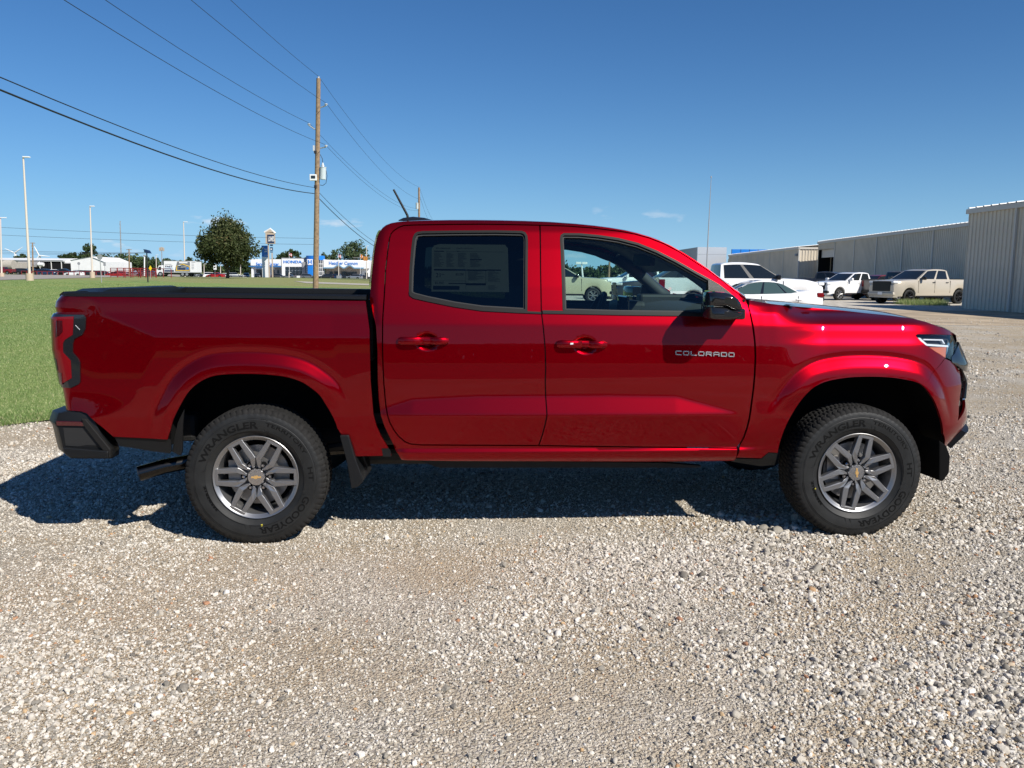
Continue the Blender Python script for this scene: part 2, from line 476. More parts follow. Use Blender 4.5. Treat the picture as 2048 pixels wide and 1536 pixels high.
# gravel lot: a plain sheet, the lawn lies on it
MB().add([(-90, -4.2, 0), (70, -5.6, 0), (70, 27.5, 0), (-90, 27.5, 0)], [(0, 1, 2, 3)]).build('gravel_lot', M['gravel'], None, kind='structure')
M['road'] = mat('dark worn asphalt', (.060, .058, .055), rough=.9, var=.2, vscale=2, spec=.2)
MB().add([(-120, -30, -.006), (120, -32, -.006), (120, -3, -.006), (-120, -3, -.006)], [(0, 1, 2, 3)]).build('road', M['road'], None, kind='structure')
rows = []
for j in range(90):
    f = j / 89.0
    row = []
    for i in range(70):
        u = i / 69.0
        x0 = -85 + 85.1 * u ** .45
        y0 = lawn_edge_y(x0) + .16 * math.sin(x0 * 3.3) + .10 * math.sin(x0 * 8.1 + 1)
        y = y0 + (135 - y0) * f ** 2.2
        xr = float(np.interp(y, [12, 20, 46, 140], [.1, .8, 1.0, 1.2]))
        x = x0 + (xr - .1) * u + (-60 * f ** 2.2) * (1 - u)
        row.append((x, y, tz(x, y) + .012 + .02 * min(1, (y - y0) / 1.0)))
    rows.append(row)
MB().grid(rows).build('lawn', M['lawn'], None, smooth=180, kind='structure')
patch('car_park', [(-170, 60), (-41, 66), (-80, 200), (-260, 200)], 40, 30, .06, M['lot'])
patch('street', [(-23, 93), (2, 95), (2, 104), (-27, 103)], 12, 6, .06, M['concrete'])
patch('sales_lot', [(-118, 262), (-20, 262), (-20, 330), (-150, 330)], 16, 6, .08, M['lot'])
patch('driveway', [(2.0, 26.5), (48, 25.2), (50, 38.0), (1.5, 38.5)], 10, 6, .006, M['dirt'])
patch('yard', [(1.5, 38.5), (50, 38.0), (70, 150), (1.6, 150)], 10, 6, .004, M['grit'])

# ------------------------------------------------------------------ loose stones on the gravel (far too many to count)
def stones():
    P = []
    rg = np.random.default_rng(11)
    def noise2(x, y):
        return (np.sin(x * 1.3 + 1.7 * np.sin(y * .9)) * np.sin(y * 1.6 + 1.3 * np.sin(x * 1.1 + 2)) + .5 * np.sin(x * 3.7 + y * 2.1 + 1) * np.sin(y * 4.3 - x * 1.9))
    bands = [(1.7, 3.2, 12500, 1.0), (3.2, 4.6, 10500, .98), (4.6, 6.6, 6200, 1.08), (6.6, 10.5, 2500, 1.25), (10.5, 17, 520, 1.7), (17, 31, 70, 1.9)]
    pts = []; sc = []
    for y0, y1, den, k in bands:
        hw = .72 * y1 + 3.6
        n = int(den * (y1 - y0) * 2 * hw)
        x = rg.uniform(-hw, hw, n); y = rg.uniform(y0, y1, n)
        keep = (np.abs(x) < .70 * y + .8) | ((np.abs(x) < .70 * y + 3.4) & (rg.random(n) < .55))
        edge = np.interp(x, [p[0] for p in EDGE], [p[1] for p in EDGE])
        over = y - edge
        keep &= (over < .10) | ((over < .6) & (rg.random(n) < .22)) | (x > 1.2)
        ns = noise2(x, y)
        tr_ = np.sin((x * .50 + y * .87) * 2.1 + .8 * np.sin(x * .8 - y * .5) + .6)
        keep &= rg.random(n) < np.clip(.78 + .34 * ns + .24 * tr_, .30, 1)
        x, y, ns = x[keep], y[keep], ns[keep]
        s_ = np.clip(rg.lognormal(math.log(.0036), .45, len(x)), .0020, .018) * k * np.clip(1 + .22 * ns, .7, 1.3) * np.clip(.95 + .28 * x * (y < 5), .82, 1.35)
        big = rg.random(len(x)) < .004
        s_ = np.where(big, s_ * rg.uniform(1.6, 2.4, len(x)), s_)
        pts.append(np.stack([x, y, s_ * .28], 1)); sc.append(s_)
    pts = np.concatenate(pts); sc = np.concatenate(sc)
    n = len(pts)
    me = bpy.data.meshes.new('loose_stones'); me.vertices.add(n)
    me.vertices.foreach_set('co', pts.astype(np.float32).ravel())
    a = me.attributes.new('rot', 'FLOAT_VECTOR', 'POINT')
    rot = np.stack([rg.normal(0, .45, n), rg.normal(0, .45, n), rg.uniform(0, 6.28, n)], 1)
    a.data.foreach_set('vector', rot.astype(np.float32).ravel())
    a = me.attributes.new('sc', 'FLOAT_VECTOR', 'POINT')
    s3 = np.stack([sc * rg.uniform(.85, 1.5, n), sc * rg.uniform(.75, 1.15, n), sc * rg.uniform(.55, .95, n)], 1)
    a.data.foreach_set('vector', s3.astype(np.float32).ravel())
    a = me.attributes.new('vi', 'INT', 'POINT'); a.data.foreach_set('value', rg.integers(0, 6, n).astype(np.int32))
    o = bpy.data.objects.new('loose_stones', me); put(o, None, kind='stuff')
    ng = bpy.data.node_groups.new('scatter stones', 'GeometryNodeTree')
    ng.interface.new_socket('Geometry', in_out='INPUT', socket_type='NodeSocketGeometry')
    ng.interface.new_socket('Geometry', in_out='OUTPUT', socket_type='NodeSocketGeometry')
    N = ng.nodes; L = ng.links
    gi = N.new('NodeGroupInput'); go = N.new('NodeGroupOutput')
    jn = N.new('GeometryNodeJoinGeometry')
    for k in range(6):
        ico = N.new('GeometryNodeMeshIcoSphere'); ico.inputs['Radius'].default_value = 1; ico.inputs['Subdivisions'].default_value = 2
        nt_ = N.new('ShaderNodeTexNoise'); nt_.noise_dimensions = '4D'; nt_.inputs['W'].default_value = k * 7.3 + 1; nt_.inputs['Scale'].default_value = .85; nt_.inputs['Detail'].default_value = 1
        sub = N.new('ShaderNodeVectorMath'); sub.operation = 'SUBTRACT'; sub.inputs[1].default_value = (.5, .5, .5); L.new(nt_.outputs['Color'], sub.inputs[0])
        scv = N.new('ShaderNodeVectorMath'); scv.operation = 'SCALE'; scv.inputs['Scale'].default_value = 1.7; L.new(sub.outputs[0], scv.inputs[0])
        sp_ = N.new('GeometryNodeSetPosition'); L.new(ico.outputs['Mesh'], sp_.inputs['Geometry']); L.new(scv.outputs[0], sp_.inputs['Offset'])
        sm = N.new('GeometryNodeSetMaterial'); sm.inputs['Material'].default_value = M['stone']; L.new(sp_.outputs[0], sm.inputs['Geometry'])
        ss = N.new('GeometryNodeSetShadeSmooth'); ss.inputs['Shade Smooth'].default_value = (k % 3 == 0); L.new(sm.outputs[0], ss.inputs[0])
        g2 = N.new('GeometryNodeGeometryToInstance'); L.new(ss.outputs[0], g2.inputs[0]); L.new(g2.outputs[0], jn.inputs[0])
    iop = N.new('GeometryNodeInstanceOnPoints'); L.new(gi.outputs[0], iop.inputs['Points']); L.new(jn.outputs[0], iop.inputs['Instance'])
    iop.inputs['Pick Instance'].default_value = True
    for nm, tp, sock in (('rot', 'FLOAT_VECTOR', 'Rotation'), ('sc', 'FLOAT_VECTOR', 'Scale'), ('vi', 'INT', 'Instance Index')):
        na = N.new('GeometryNodeInputNamedAttribute'); na.data_type = tp; na.inputs[0].default_value = nm
        L.new(na.outputs['Attribute'], iop.inputs[sock])
    L.new(iop.outputs[0], go.inputs[0])
    md = o.modifiers.new('scatter', 'NODES'); md.node_group = ng
    return n
N_STONES = stones()

# ------------------------------------------------------------------ grass blades on the near lawn, a fringe along the gravel
def blades():
    rg = np.random.default_rng(5)
    n = 460000
    y = 5.0 + 60 * rg.random(n) ** 2.3; x = -y * rg.uniform(.33, .80, n) - 3.0 * (rg.random(n) < .25) * rg.random(n)
    # fringe
    xf = rg.uniform(-14, .0, 26000); edge = np.interp(xf, [p[0] for p in EDGE[:9]], [p[1] for p in EDGE[:9]])
    yf = edge + np.abs(rg.normal(0, .30, 26000)) - .10 - .7 * (rg.random(26000) < .14) * rg.random(26000) ** 1.5
    x = np.concatenate([x, xf]); y = np.concatenate([y, yf])
    edge = np.interp(x, [p[0] for p in EDGE[:9]], [p[1] for p in EDGE[:9]])
    k = (y > edge - .05 + .16 * np.sin(x * 3.3) + .10 * np.sin(x * 8.1 + 1)) | (np.arange(len(x)) >= 460000)
    x, y = x[k], y[k]; n = len(x)
    z = terr(x, y) + .02
    h = rg.uniform(.014, .042, n) * np.where(rg.random(n) < .03, 1.6, 1); w = rg.uniform(.003, .006, n) * np.clip(y / 10, 1, 4.0)
    a = rg.uniform(0, 6.28, n); lx, ly = rg.normal(0, .45, n) * h, rg.normal(0, .45, n) * h
    V = np.zeros((n, 3, 3), np.float32)
    V[:, 0] = np.stack([x - w * np.cos(a), y - w * np.sin(a), z], 1); V[:, 1] = np.stack([x + w * np.cos(a), y + w * np.sin(a), z], 1)
    V[:, 2] = np.stack([x + lx, y + ly, z + h], 1)
    tri_mesh('lawn_grass', V, M['grass'], rg.random(n), kind='stuff')
def tri_mesh(name, V, mt, tint=None, parent=None, **props):
    """V: (n, k, 3) faces with k corners each"""
    n, k = V.shape[:2]
    me = bpy.data.meshes.new(name); me.vertices.add(n * k); me.vertices.foreach_set('co', V.astype(np.float32).ravel())
    me.loops.add(n * k); me.loops.foreach_set('vertex_index', np.arange(n * k, dtype=np.int32))
    me.polygons.add(n); me.polygons.foreach_set('loop_start', np.arange(0, n * k, k, dtype=np.int32))
    if tint is not None:
        a = me.attributes.new('tint', 'FLOAT', 'FACE'); a.data.foreach_set('value', tint.astype(np.float32))
    me.materials.append(mt); me.update(calc_edges=True)
    o = bpy.data.objects.new(name, me)
    return put(o, parent, **props)
def leaf_mat(name, stops, transl=.25):
    mt, nt, b, tc = node_mat(name); L = nt.links
    at_ = nt.nodes.new('ShaderNodeAttribute'); at_.attribute_name = 'tint'
    c = ramp(nt, at_.outputs['Fac'], stops)
    L.new(c.outputs[0], b.inputs['Base Color']); b.inputs['Roughness'].default_value = .6; b.inputs['Specular IOR Level'].default_value = .25
    tr = nt.nodes.new('ShaderNodeBsdfTranslucent'); L.new(c.outputs[0], tr.inputs[0])
    mx = nt.nodes.new('ShaderNodeMixShader'); mx.inputs[0].default_value = transl
    L.new(b.outputs[0], mx.inputs[1]); L.new(tr.outputs[0], mx.inputs[2]); L.new(mx.outputs[0], nt.nodes['Material Output'].inputs[0])
    return mt
M['grass'] = leaf_mat('grass blade', [(0, (.085, .150, .035)), (.5, (.185, .275, .085)), (.8, (.33, .39, .155)), (1, (.54, .50, .29))])
blades()
# ------------------------------------------------------------------ THE RED PICKUP: its body side as one surface
TX, TY, TA = -1.4355, 5.2713, R(3.877)         # rear axle on the ground, heading
WB = 3.337
_c, _s = math.cos(TA), math.sin(TA)
def to_truck(p):
    dx, dy = p[0] - TX, p[1] - TY
    return np.array([_c * dx + _s * dy, -_s * dx + _c * dy, p[2]])
_eye = to_truck((0, 0, CAM_H))
def tray(px, py):
    r = ray(px, py)
    return np.array([_c * r[0] + _s * r[1], -_s * r[0] + _c * r[1], r[2]])
def plane_hit(px, py, w):
    """truck x, z of a photo spot on the plane that runs w metres from the truck's middle, near side"""
    d = tray(px, py); t = (-w - _eye[1]) / d[1]
    q = _eye + d * t
    return float(q[0]), float(q[2])

U0, U1, Z0, Z1, DU = -1.5, 5.3, 0.2, 1.95, 0.005
NU = int((U1 - U0) / DU) + 1; NZ = int((Z1 - Z0) / DU) + 1
uu = U0 + DU * np.arange(NU); zz = Z0 + DU * np.arange(NZ)

ROOF = [(1.95, .42), (1.80, .56), (1.78, .605), (1.765, .64), (1.74, .67), (1.70, .70), (1.60, .752), (1.50, .795), (1.40, .836), (1.30, .870), (1.255, .884)]
DOOR = ROOF + [(1.193, .9015), (1.09, .913), (.98, .9185), (.88, .920), (.812, .9205), (.707, .9205), (.60, .920), (.528, .914), (.524, .901), (.503, .918), (.496, .918), (.455, .902), (.44, .880), (.40, .86), (.2, .80)]
BED = [(1.95, .70), (1.345, .868), (1.33, .879), (1.30, .885), (1.245, .8895), (1.125, .9165), (1.0, .921), (.85, .924), (.70, .922), (.60, .915), (.50, .903), (.474, .903), (.43, .888), (.2, .84)]
PILL = [(1.95, .40), (1.36, .72), (1.34, .765), (1.31, .83), (1.262, .874), (1.193, .899), (1.09, .912), (.98, .9185), (.88, .920), (.78, .9205), (.70, .926), (.60, .923), (.525, .912), (.50, .912), (.45, .897), (.40, .87), (.2, .80)]
FEND = [(1.95, .30), (1.262, .68), (1.245, .745), (1.225, .790), (1.208, .818), (1.198, .829), (1.180, .8355), (1.171, .842), (1.150, .848), (1.125, .856), (1.103, .866), (1.094, .871), (1.075, .875), (1.0, .888), (.93, .899), (.80, .912), (.70, .918), (.60, .918), (.525, .912), (.45, .897), (.40, .87), (.2, .80)]
NOSE = [(1.95, .30), (1.262, .66), (1.235, .71), (1.20, .77), (1.175, .800), (1.150, .818), (1.130, .829), (1.10, .842), (1.085, .847), (1.0, .866), (.93, .880), (.85, .897), (.75, .910), (.62, .922), (.60, .922), (.52, .900), (.45, .870), (.40, .84), (.2, .75)]
def prof(P):
    P = sorted(P)
    return np.interp(zz, [p[0] for p in P], [p[1] for p in P])
STN = [(-1.5, prof(BED)), (0.66, prof(BED)), (0.661, prof(DOOR)), (2.62, prof(DOOR)), (2.82, prof(PILL)), (3.15, prof(FEND)), (3.6, prof(FEND)), (4.1, prof(NOSE)), (5.3, prof(NOSE))]
Wr = np.zeros((NU, NZ))
us = np.array([s_[0] for s_ in STN]); tb = np.array([s_[1] for s_ in STN])
for j in range(NZ):
    k_ = np.clip(np.searchsorted(us, uu, 'right') - 1, 0, len(us) - 2)
    f_ = (uu - us[k_]) / (us[k_ + 1] - us[k_]); f_ = np.where(uu > 2.6, f_ * f_ * (3 - 2 * f_), f_)
    Wr[:, j] = tb[k_, j] * (1 - f_) + tb[k_ + 1, j] * f_
UU, ZZ = np.meshgrid(uu, zz, indexing='ij')
cabm = (UU > 0.661) & (UU < 2.75)
Wr -= 0.012 * ((UU - 1.6) / 1.1) ** 2 * ((UU > .661) & (UU < 2.75)) + 0.012 * (UU >= 2.75) * np.exp(-((UU - 2.75) / .35) ** 2)
# the cab side rounds in towards its back edge
rb = np.clip(0.80 - UU, 0, 1) * ((UU > .59) & (UU < 0.85))
# the belt-line wedge above the sill fades out towards both ends of the doors
ztop = np.interp(uu, [.63, .70, .84, 1.2, 1.9, 2.28, 2.645], [.712, .745, .790, .808, .812, .806, .709])[:, None]
par = 0.012 * ((UU - 1.6) / 1.1) ** 2
wz = .9205 + .255 * np.clip(ztop - ZZ, 0, 1)
wk = .9205 + .255 * np.clip(ztop - .707, 0, 1)
wz = np.where(ZZ < .707, wk + (.914 - wk) * ((.707 - ZZ) / .182) ** 1.15, wz) - par
mz = (ZZ > .526) & (ZZ < .83) & (UU > .661) & (UU < 2.66)
Wr = np.where(mz, np.where(ZZ > ztop, Wr, wz), Wr)
# facet behind the tail lamp and the one ahead of the rear wheel
pl = .9155 + .075 * (UU + .50) - .052 * (ZZ - 1.125)
Wr = np.where((UU < -.2) & (ZZ > .86), np.minimum(Wr, pl), Wr)
Wr = np.where((UU < -.2) & (ZZ <= .86), np.minimum(Wr, .9155 + .075 * (UU + .50) * sstep(ZZ, .55, .86) + .0138 + (.86 - ZZ) * .02), Wr)
Wr += np.where((UU < .66) & (UU > .2), .03 * np.clip(UU - (.43 + .12 * (1.1 - ZZ)), 0, 1) * sstep(ZZ, .6, 1.0), 0)

def gauss(A, sg):
    k = int(3 * sg / DU + .5); x = np.arange(-k, k + 1) * DU
    g = np.exp(-x * x / (2 * sg * sg)); g /= g.sum()
    for ax in (0, 1):
        pad = [(k, k) if a == ax else (0, 0) for a in (0, 1)]
        B = np.pad(A, pad, mode='edge'); A = np.zeros_like(A)
        for i, w in enumerate(g):
            A = A + w * (B[i:i + NU, :] if ax == 0 else B[:, i:i + NZ])
    return A

# bed and cab are two surfaces: each is carried on past the gap
ib = int((0.655 - U0) / DU)
left = Wr.copy(); left[ib:, :] = left[ib - 1:ib, :]
right = Wr.copy(); right[:ib + 4, :] = right[ib + 4:ib + 5, :]
# the back edge of the cab rounds in
backu = np.interp(zz, [.2, .45, .50, .58, .70, .90, 1.20, 1.35, 1.55, 1.72, 1.8], [.79, .77, .75, .70, .66, .645, .63, .605, .615, .65, .72])
right = right - np.clip(backu[None, :] + .05 - UU, 0, .2) ** 2 * 6
left = gauss(left, .007); right = gauss(right, .007)

# the wheel arches as traced on the photograph
ARCH_R = [(340.5, 905), (340.5, 878.8), (344, 846.7), (359.4, 812.7), (378, 782.5), (401, 763), (427, 752), (457.6, 748.4), (495, 747.6), (533, 749), (571, 753.6), (601, 762.7), (623.7, 776.8), (640, 791), (651.5, 808.7), (661.5, 825), (671.5, 846), (678.7, 869), (695, 912)]
ARCH_F = [(1548, 930), (1555, 905.8), (1559.7, 884.4), (1571.7, 851.5), (1589.7, 818.5), (1607.6, 794), (1628.6, 774), (1655.5, 762), (1694.5, 755.2), (1725, 753.4), (1754, 753.4), (1778, 754.6), (1799, 757), (1829, 763), (1847, 772), (1865, 794.6), (1877, 821.5), (1884.7, 848.5), (1886.8, 875), (1886, 911)]
def catmull(P, n=8):
    P = [np.array(p, float) for p in P]; out = []
    for i in range(len(P) - 1):
        a = P[max(i - 1, 0)]; b = P[i]; c = P[i + 1]; d = P[min(i + 2, len(P) - 1)]
        for k in range(n):
            t = k / n
            out.append(.5 * (2 * b + (c - a) * t + (2 * a - 5 * b + 4 * c - d) * t * t + (3 * b - a - 3 * c + d) * t ** 3))
    out.append(P[-1]); return np.array(out)
def flare(A, arch, cx, amp_fn, wd=.102):
    pts = np.array([plane_hit(x, y, .945) for x, y in catmull(arch, 6)])
    d = np.full(A.shape, 9.0)
    sel = (np.abs(UU - cx) < .75) & (ZZ < 1.15)
    q = np.stack([UU[sel], ZZ[sel]], 1); best = np.full(len(q), 9.0)
    for i in range(len(pts) - 1):
        a = pts[i]; e = pts[i + 1] - a; L2 = e @ e + 1e-12
        t = np.clip(((q - a) @ e) / L2, 0, 1)
        best = np.minimum(best, np.hypot(*(q - a - t[:, None] * e).T))
    d[sel] = best
    h = np.interp(d / wd, [0, .10, .50, .97, 1.03, 1.10, 1.35], [.0215, .0225, .0205, .0005, -.0055, -.0045, 0])
    return h * amp_fn(UU, ZZ)
fl_r = flare(left, ARCH_R, 0.0, lambda u, z: np.where(u < 0, sstep(z, .50, .80), sstep(z + .10 * (u < .2), .72, .92) * (1 - .35 * sstep(u, .15, .45))))
fl_f = flare(right, ARCH_F, WB, lambda u, z: np.where(u < WB, sstep(z, .70, .86), sstep(z, .60, .82)))
left = left + gauss(fl_r, .006)
right = right + gauss(fl_f, .006)
# hand recesses behind the door handles
for hx, hy in ((854, 683), (1170, 690)):
    hu, hz = plane_hit(hx, hy, .905)
    rr = np.sqrt(((UU - hu) / .062) ** 2 + ((ZZ - hz) / .051) ** 2)
    right = right - .020 * (1 - sstep(rr, .45, 1.0))
WS = {'bed': left, 'cab': right}
SIDE = ['cab']

# plan: u runs round the corners; a table of (x shift along, factor on the width)
UF, AF, NF = 3.56, .69, 2.35
ph = np.linspace(0, math.pi / 2, 400)
fx = AF * np.sin(ph) ** (2 / NF); fc = np.cos(ph) ** (2 / NF)
fs = np.concatenate([[0], np.cumsum(np.hypot(np.diff(fx), .9 * np.diff(fc)))])
UEND = UF + fs[-1]
UR, RR = -.955, .085
def bil(A, u, z):
    a = np.clip((u - U0) / DU, 0, NU - 1.001); b = np.clip((z - Z0) / DU, 0, NZ - 1.001)
    i = a.astype(int); j = b.astype(int); a = a - i; b = b - j
    return (A[i, j] * (1 - a) + A[i + 1, j] * a) * (1 - b) + (A[i, j + 1] * (1 - a) + A[i + 1, j + 1] * a) * b
SHF_Z = [.2, .42, .50, .57, .63, .68, .74, .85, .93, 1.0, 1.10, 1.16, 1.25]; SHF = [-.36, -.22, -.10, .015, .045, .04, .015, .03, -.03, -.075, -.08, -.10, -.16]
SHR_Z = [.2, .55, .65, .80, 1.05, 1.22, 1.245, 1.27, 1.30, 1.335, 1.4]; SHR = [.12, .10, .055, .03, -.014, -.014, .006, .0, .006, .035, .06]
def S0(u, z):
    u = np.asarray(u, float); z = np.asarray(z, float)
    w = bil(WS[SIDE[0]], u, z)
    s_ = np.clip(u - UF, 0, fs[-1])
    k = u > UF
    x = np.where(k, UF + np.interp(s_, fs, fx), u)
    cc = np.where(k, np.interp(s_, fs, fc), 1.0)
    bend = np.where(k, np.interp(s_, fs, np.sin(ph) ** 2), 0.0)
    x = x + np.interp(z, SHF_Z, SHF) * bend
    y = -w * cc
    # rear corner
    t = np.clip((UR - u) / RR, 0, math.pi / 2); rest = np.clip((UR - u) - RR * math.pi / 2, 0, 9)
    kr = u < UR
    x = np.where(kr, UR - RR * np.sin(t) - .03 * np.clip(rest, 0, 1) , x)
    y = np.where(kr, y + RR * (1 - np.cos(t)) + rest, y)
    x = x + np.interp(z, SHR_Z, SHR) * np.where(u < 0, sstep(-u, .80, 1.05), 0)
    return np.stack([x, y, z], -1)
def SN(u, z, e=.004):
    a = S0(u + e, z) - S0(u - e, z); b = S0(u, z + e) - S0(u, z - e)
    n = np.cross(a, b)
    n /= (np.linalg.norm(n, axis=-1, keepdims=True) + 1e-12)
    return n
def S(u, z, off=0.0):
    p = S0(u, z)
    return p + off * SN(u, z) if off else p

def px2uz(P, off=0.0):
    """photo spots -> places on the body side; an entry ('u', u, z) is taken as it is"""
    out = np.zeros((len(P), 2)); idx = []; tgt = []
    for i, p in enumerate(P):
        if p[0] == 'u':
            out[i] = p[1:]
        else:
            x, z = plane_hit(p[0], p[1], .90)
            out[i] = (x, z); idx.append(i); tgt.append(p)
    if idx:
        idx = np.array(idx)
        D = np.array([tray(*p) for p in tgt]); D /= np.linalg.norm(D, axis=1, keepdims=True)
        def err(q):
            v = S(q[:, 0], q[:, 1], off) - _eye
            t = (v * D).sum(1)
            w = v - t[:, None] * D
            return w[:, [0, 2]]
        q = out[idx].copy()
        for it in range(25):
            e0 = err(q); h = 1e-3
            Ju = (err(q + [h, 0]) - e0) / h; Jz = (err(q + [0, h]) - e0) / h
            det = Ju[:, 0] * Jz[:, 1] - Ju[:, 1] * Jz[:, 0]; det = np.where(np.abs(det) < .08, .08 * np.sign(det + 1e-9), det)
            du = -(Jz[:, 1] * e0[:, 0] - Jz[:, 0] * e0[:, 1]) / det
            dz = -(-Ju[:, 1] * e0[:, 0] + Ju[:, 0] * e0[:, 1]) / det
            q[:, 0] += np.clip(du, -.05, .05); q[:, 1] += np.clip(dz, -.05, .05)
        out[idx] = q
    return out

def resample(P, step, closed=True):
    P = np.asarray(P, float)
    Q = np.vstack([P, P[:1]]) if closed else P
    out = []
    for a, b in zip(Q[:-1], Q[1:]):
        n = max(1, int(np.hypot(*(b - a)) / step + .5))
        for k in range(n):
            out.append(a + (b - a) * k / n)
    if not closed:
        out.append(Q[-1])
    return np.array(out)
def area2(P):
    x, y = P[:, 0], P[:, 1]
    return float((x * np.roll(y, -1) - np.roll(x, -1) * y).sum())
def inset(P, d):
    """polygon shrunk by d (negative: grown)"""
    P = np.asarray(P, float)
    if area2(P) < 0: P = P[::-1]
    keep = np.hypot(*(P - np.roll(P, 1, 0)).T) > 1e-5
    P = P[keep]
    e = np.roll(P, -1, 0) - P; e /= np.hypot(*e.T)[:, None]
    n = np.stack([-e[:, 1], e[:, 0]], 1)
    n0 = np.roll(n, 1, 0); b = n + n0
    b /= np.maximum((b * b).sum(1, keepdims=True) / 2, .35)
    return P + b * d
def inpoly(P, Q):
    x, y = Q[:, 0], Q[:, 1]; r = np.zeros(len(Q), bool)
    for (x0, y0), (x1, y1) in zip(P, np.roll(P, -1, 0)):
        c = (y0 > y) != (y1 > y)
        if y1 != y0:
            r ^= c & (x < (x1 - x0) * (y - y0) / (y1 - y0) + x0)
    return r
def dist_poly(P, Q):
    best = np.full(len(Q), 9.0)
    for a, b in zip(P, np.roll(P, -1, 0)):
        e = b - a; t = np.clip(((Q - a) @ e) / (e @ e + 1e-12), 0, 1)
        best = np.minimum(best, np.hypot(*(Q - a - t[:, None] * e).T))
    return best

def panel(name, outline, mt, parent, holes=(), off=0.0, step=.03, thick=.014, sgn=1, flange=True, **props):
    """a sheet of the body side: outline and holes in (u, z); its edges turned in by thick"""
    P = resample(outline, step * .6)
    if area2(P) < 0: P = P[::-1]
    Hs = [resample(h, step * .6) for h in holes]
    lo, hi = P.min(0), P.max(0)
    gx, gy = np.meshgrid(np.arange(lo[0], hi[0], step), np.arange(lo[1], hi[1], step * .5), indexing='ij')
    G = np.stack([gx.ravel(), gy.ravel()], 1)
    G = G[inpoly(P, G)]
    G = G[dist_poly(P, G) > step * .3]
    for h in Hs:
        G = G[~inpoly(h, G)]; G = G[dist_poly(h, G) > step * .3]
    loops = [P] + Hs
    pts = np.vstack(loops + [G]); edges = []; o = 0; rings = []
    for l in loops:
        n = len(l); edges += [(o + i, o + (i + 1) % n) for i in range(n)]; rings.append((o, n)); o += n
    res = delaunay_2d_cdt([Vector(p) for p in pts.tolist()], edges, [], 0, 1e-6)
    V2 = np.array([tuple(v) for v in res[0]]); T = np.array([f for f in res[2] if len(f) == 3])
    cen = V2[T].mean(1); ok = inpoly(P, cen)
    for h in Hs: ok &= ~inpoly(h, cen)
    T = T[ok]
    V3 = S(V2[:, 0], V2[:, 1], off); N3 = SN(V2[:, 0], V2[:, 1])
    # outward winding
    a, b, c = V3[T[:, 0]], V3[T[:, 1]], V3[T[:, 2]]
    fn = np.cross(b - a, c - a); flip = (fn * N3[T[:, 0]]).sum(1) < 0
    T[flip] = T[flip][:, ::-1]
    verts = V3.tolist(); faces = [tuple(t) for t in T.tolist()]; nm = N3.tolist(); lens = len(faces)
    fl_faces = []
    if flange:
        for (o, n), l in zip(rings, loops):
            p = S(l[:, 0], l[:, 1], off); q = SN(l[:, 0], l[:, 1]); base = len(verts)
            verts += p.tolist(); verts += (p - thick * q).tolist()
            for i in range(n):
                j = (i + 1) % n
                fl_faces.append((base + i, base + n + i, base + n + j, base + j))
    if sgn < 0:
        verts = [(x, -y, z) for x, y, z in verts]; nm = [(x, -y, z) for x, y, z in nm]
        faces = [f[::-1] for f in faces]; fl_faces = [f[::-1] for f in fl_faces]
    me = bpy.data.meshes.new(name)
    me.from_pydata(verts, [], faces + fl_faces); me.update()
    for x in (mt if isinstance(mt, (list, tuple)) else [mt]): me.materials.append(x)
    me.polygons.foreach_set('use_smooth', [True] * len(me.polygons))
    ln = []
    for f in faces:
        ln += [nm[i] for i in f]
    for k, f in enumerate(fl_faces):
        nn = tuple(me.polygons[lens + k].normal); ln += [nn] * len(f)
    me.normals_split_custom_set(ln)
    o = bpy.data.objects.new(name, me)
    return put(o, parent, **props)
truck = thing('pickup_truck', 'bright red crew cab pickup parked side-on across the gravel in the foreground', 'pickup truck', (TX, TY, 0), TA)

# ---- outlines read off the photograph (px of the 2048 px frame), turned into places on the body side
SILH = [(1490.5, 593.5), (1470, 579.5), (1440, 556.5), (1416, 538), (1400, 527), (1370, 507.5), (1340, 490.5), (1320, 481.5), (1300, 474), (1275, 466.5), (1250, 460.5), (1220, 455.5), (1190, 451.5), (1150, 447.5), (1100, 444), (1050, 442), (1000, 440.8), (950, 440.2), (900, 440.2), (850, 441), (815, 442.3), (795, 444), (782, 446.5), (772, 450.5), (765, 456), (759.5, 463), (756, 471), (752, 488), (748, 515), (744.5, 545), (741.5, 575), (740, 600)]
CABREAR = [(740, 600), (743, 615), (752, 651), (753.5, 675), (755, 700), (756, 770), (757.5, 800), (762, 832), (770, 855), (784, 883), (791, 900), (797, 909), (803, 919.5)]
DR_REAR = [(1079.5, 450.5), (1020, 449.2), (960, 448.4), (896, 448.9), (830, 450), (808, 451), (798, 454.5), (788, 461), (782, 467.5), (779, 477), (777, 491), (774, 516), (771.5, 537), (770, 566), (768, 600), (766.5, 621), (765.3, 641.6), (765, 674), (765, 700), (766, 733), (767.5, 765), (769.7, 790), (771.8, 811.6), (774.7, 829), (779.5, 845), (787.6, 860), (797.6, 873), (809, 883), (820.6, 888), (840, 889.8), (960, 890.4), (1077.4, 891), (1081, 881), (1085, 869), (1090, 850), (1094, 830), (1091.5, 795), (1090.5, 764), (1091.5, 732), (1090, 693), (1086.4, 654), (1082.5, 623), (1081, 537)]
DR_FRONT_TOP = [(1080, 450.6), (1130, 452), (1180, 455.5), (1240, 462.7), (1269, 468), (1298.6, 476), (1328, 487.6), (1357, 503), (1386.5, 522), (1416, 541), (1445, 562), (1467, 580.6), (1481.7, 592), (1492, 598.5)]
DR_FRONT_F = [(1496.4, 613), (1501.5, 635), (1506.3, 660), (1509, 682.5), (1510.3, 712), (1508.8, 748.5), (1506.6, 775), (1504.7, 790), (1501.2, 816), (1498, 838), (1493.4, 856), (1487, 874.6), (1479, 889), (1473.5, 896.7)]
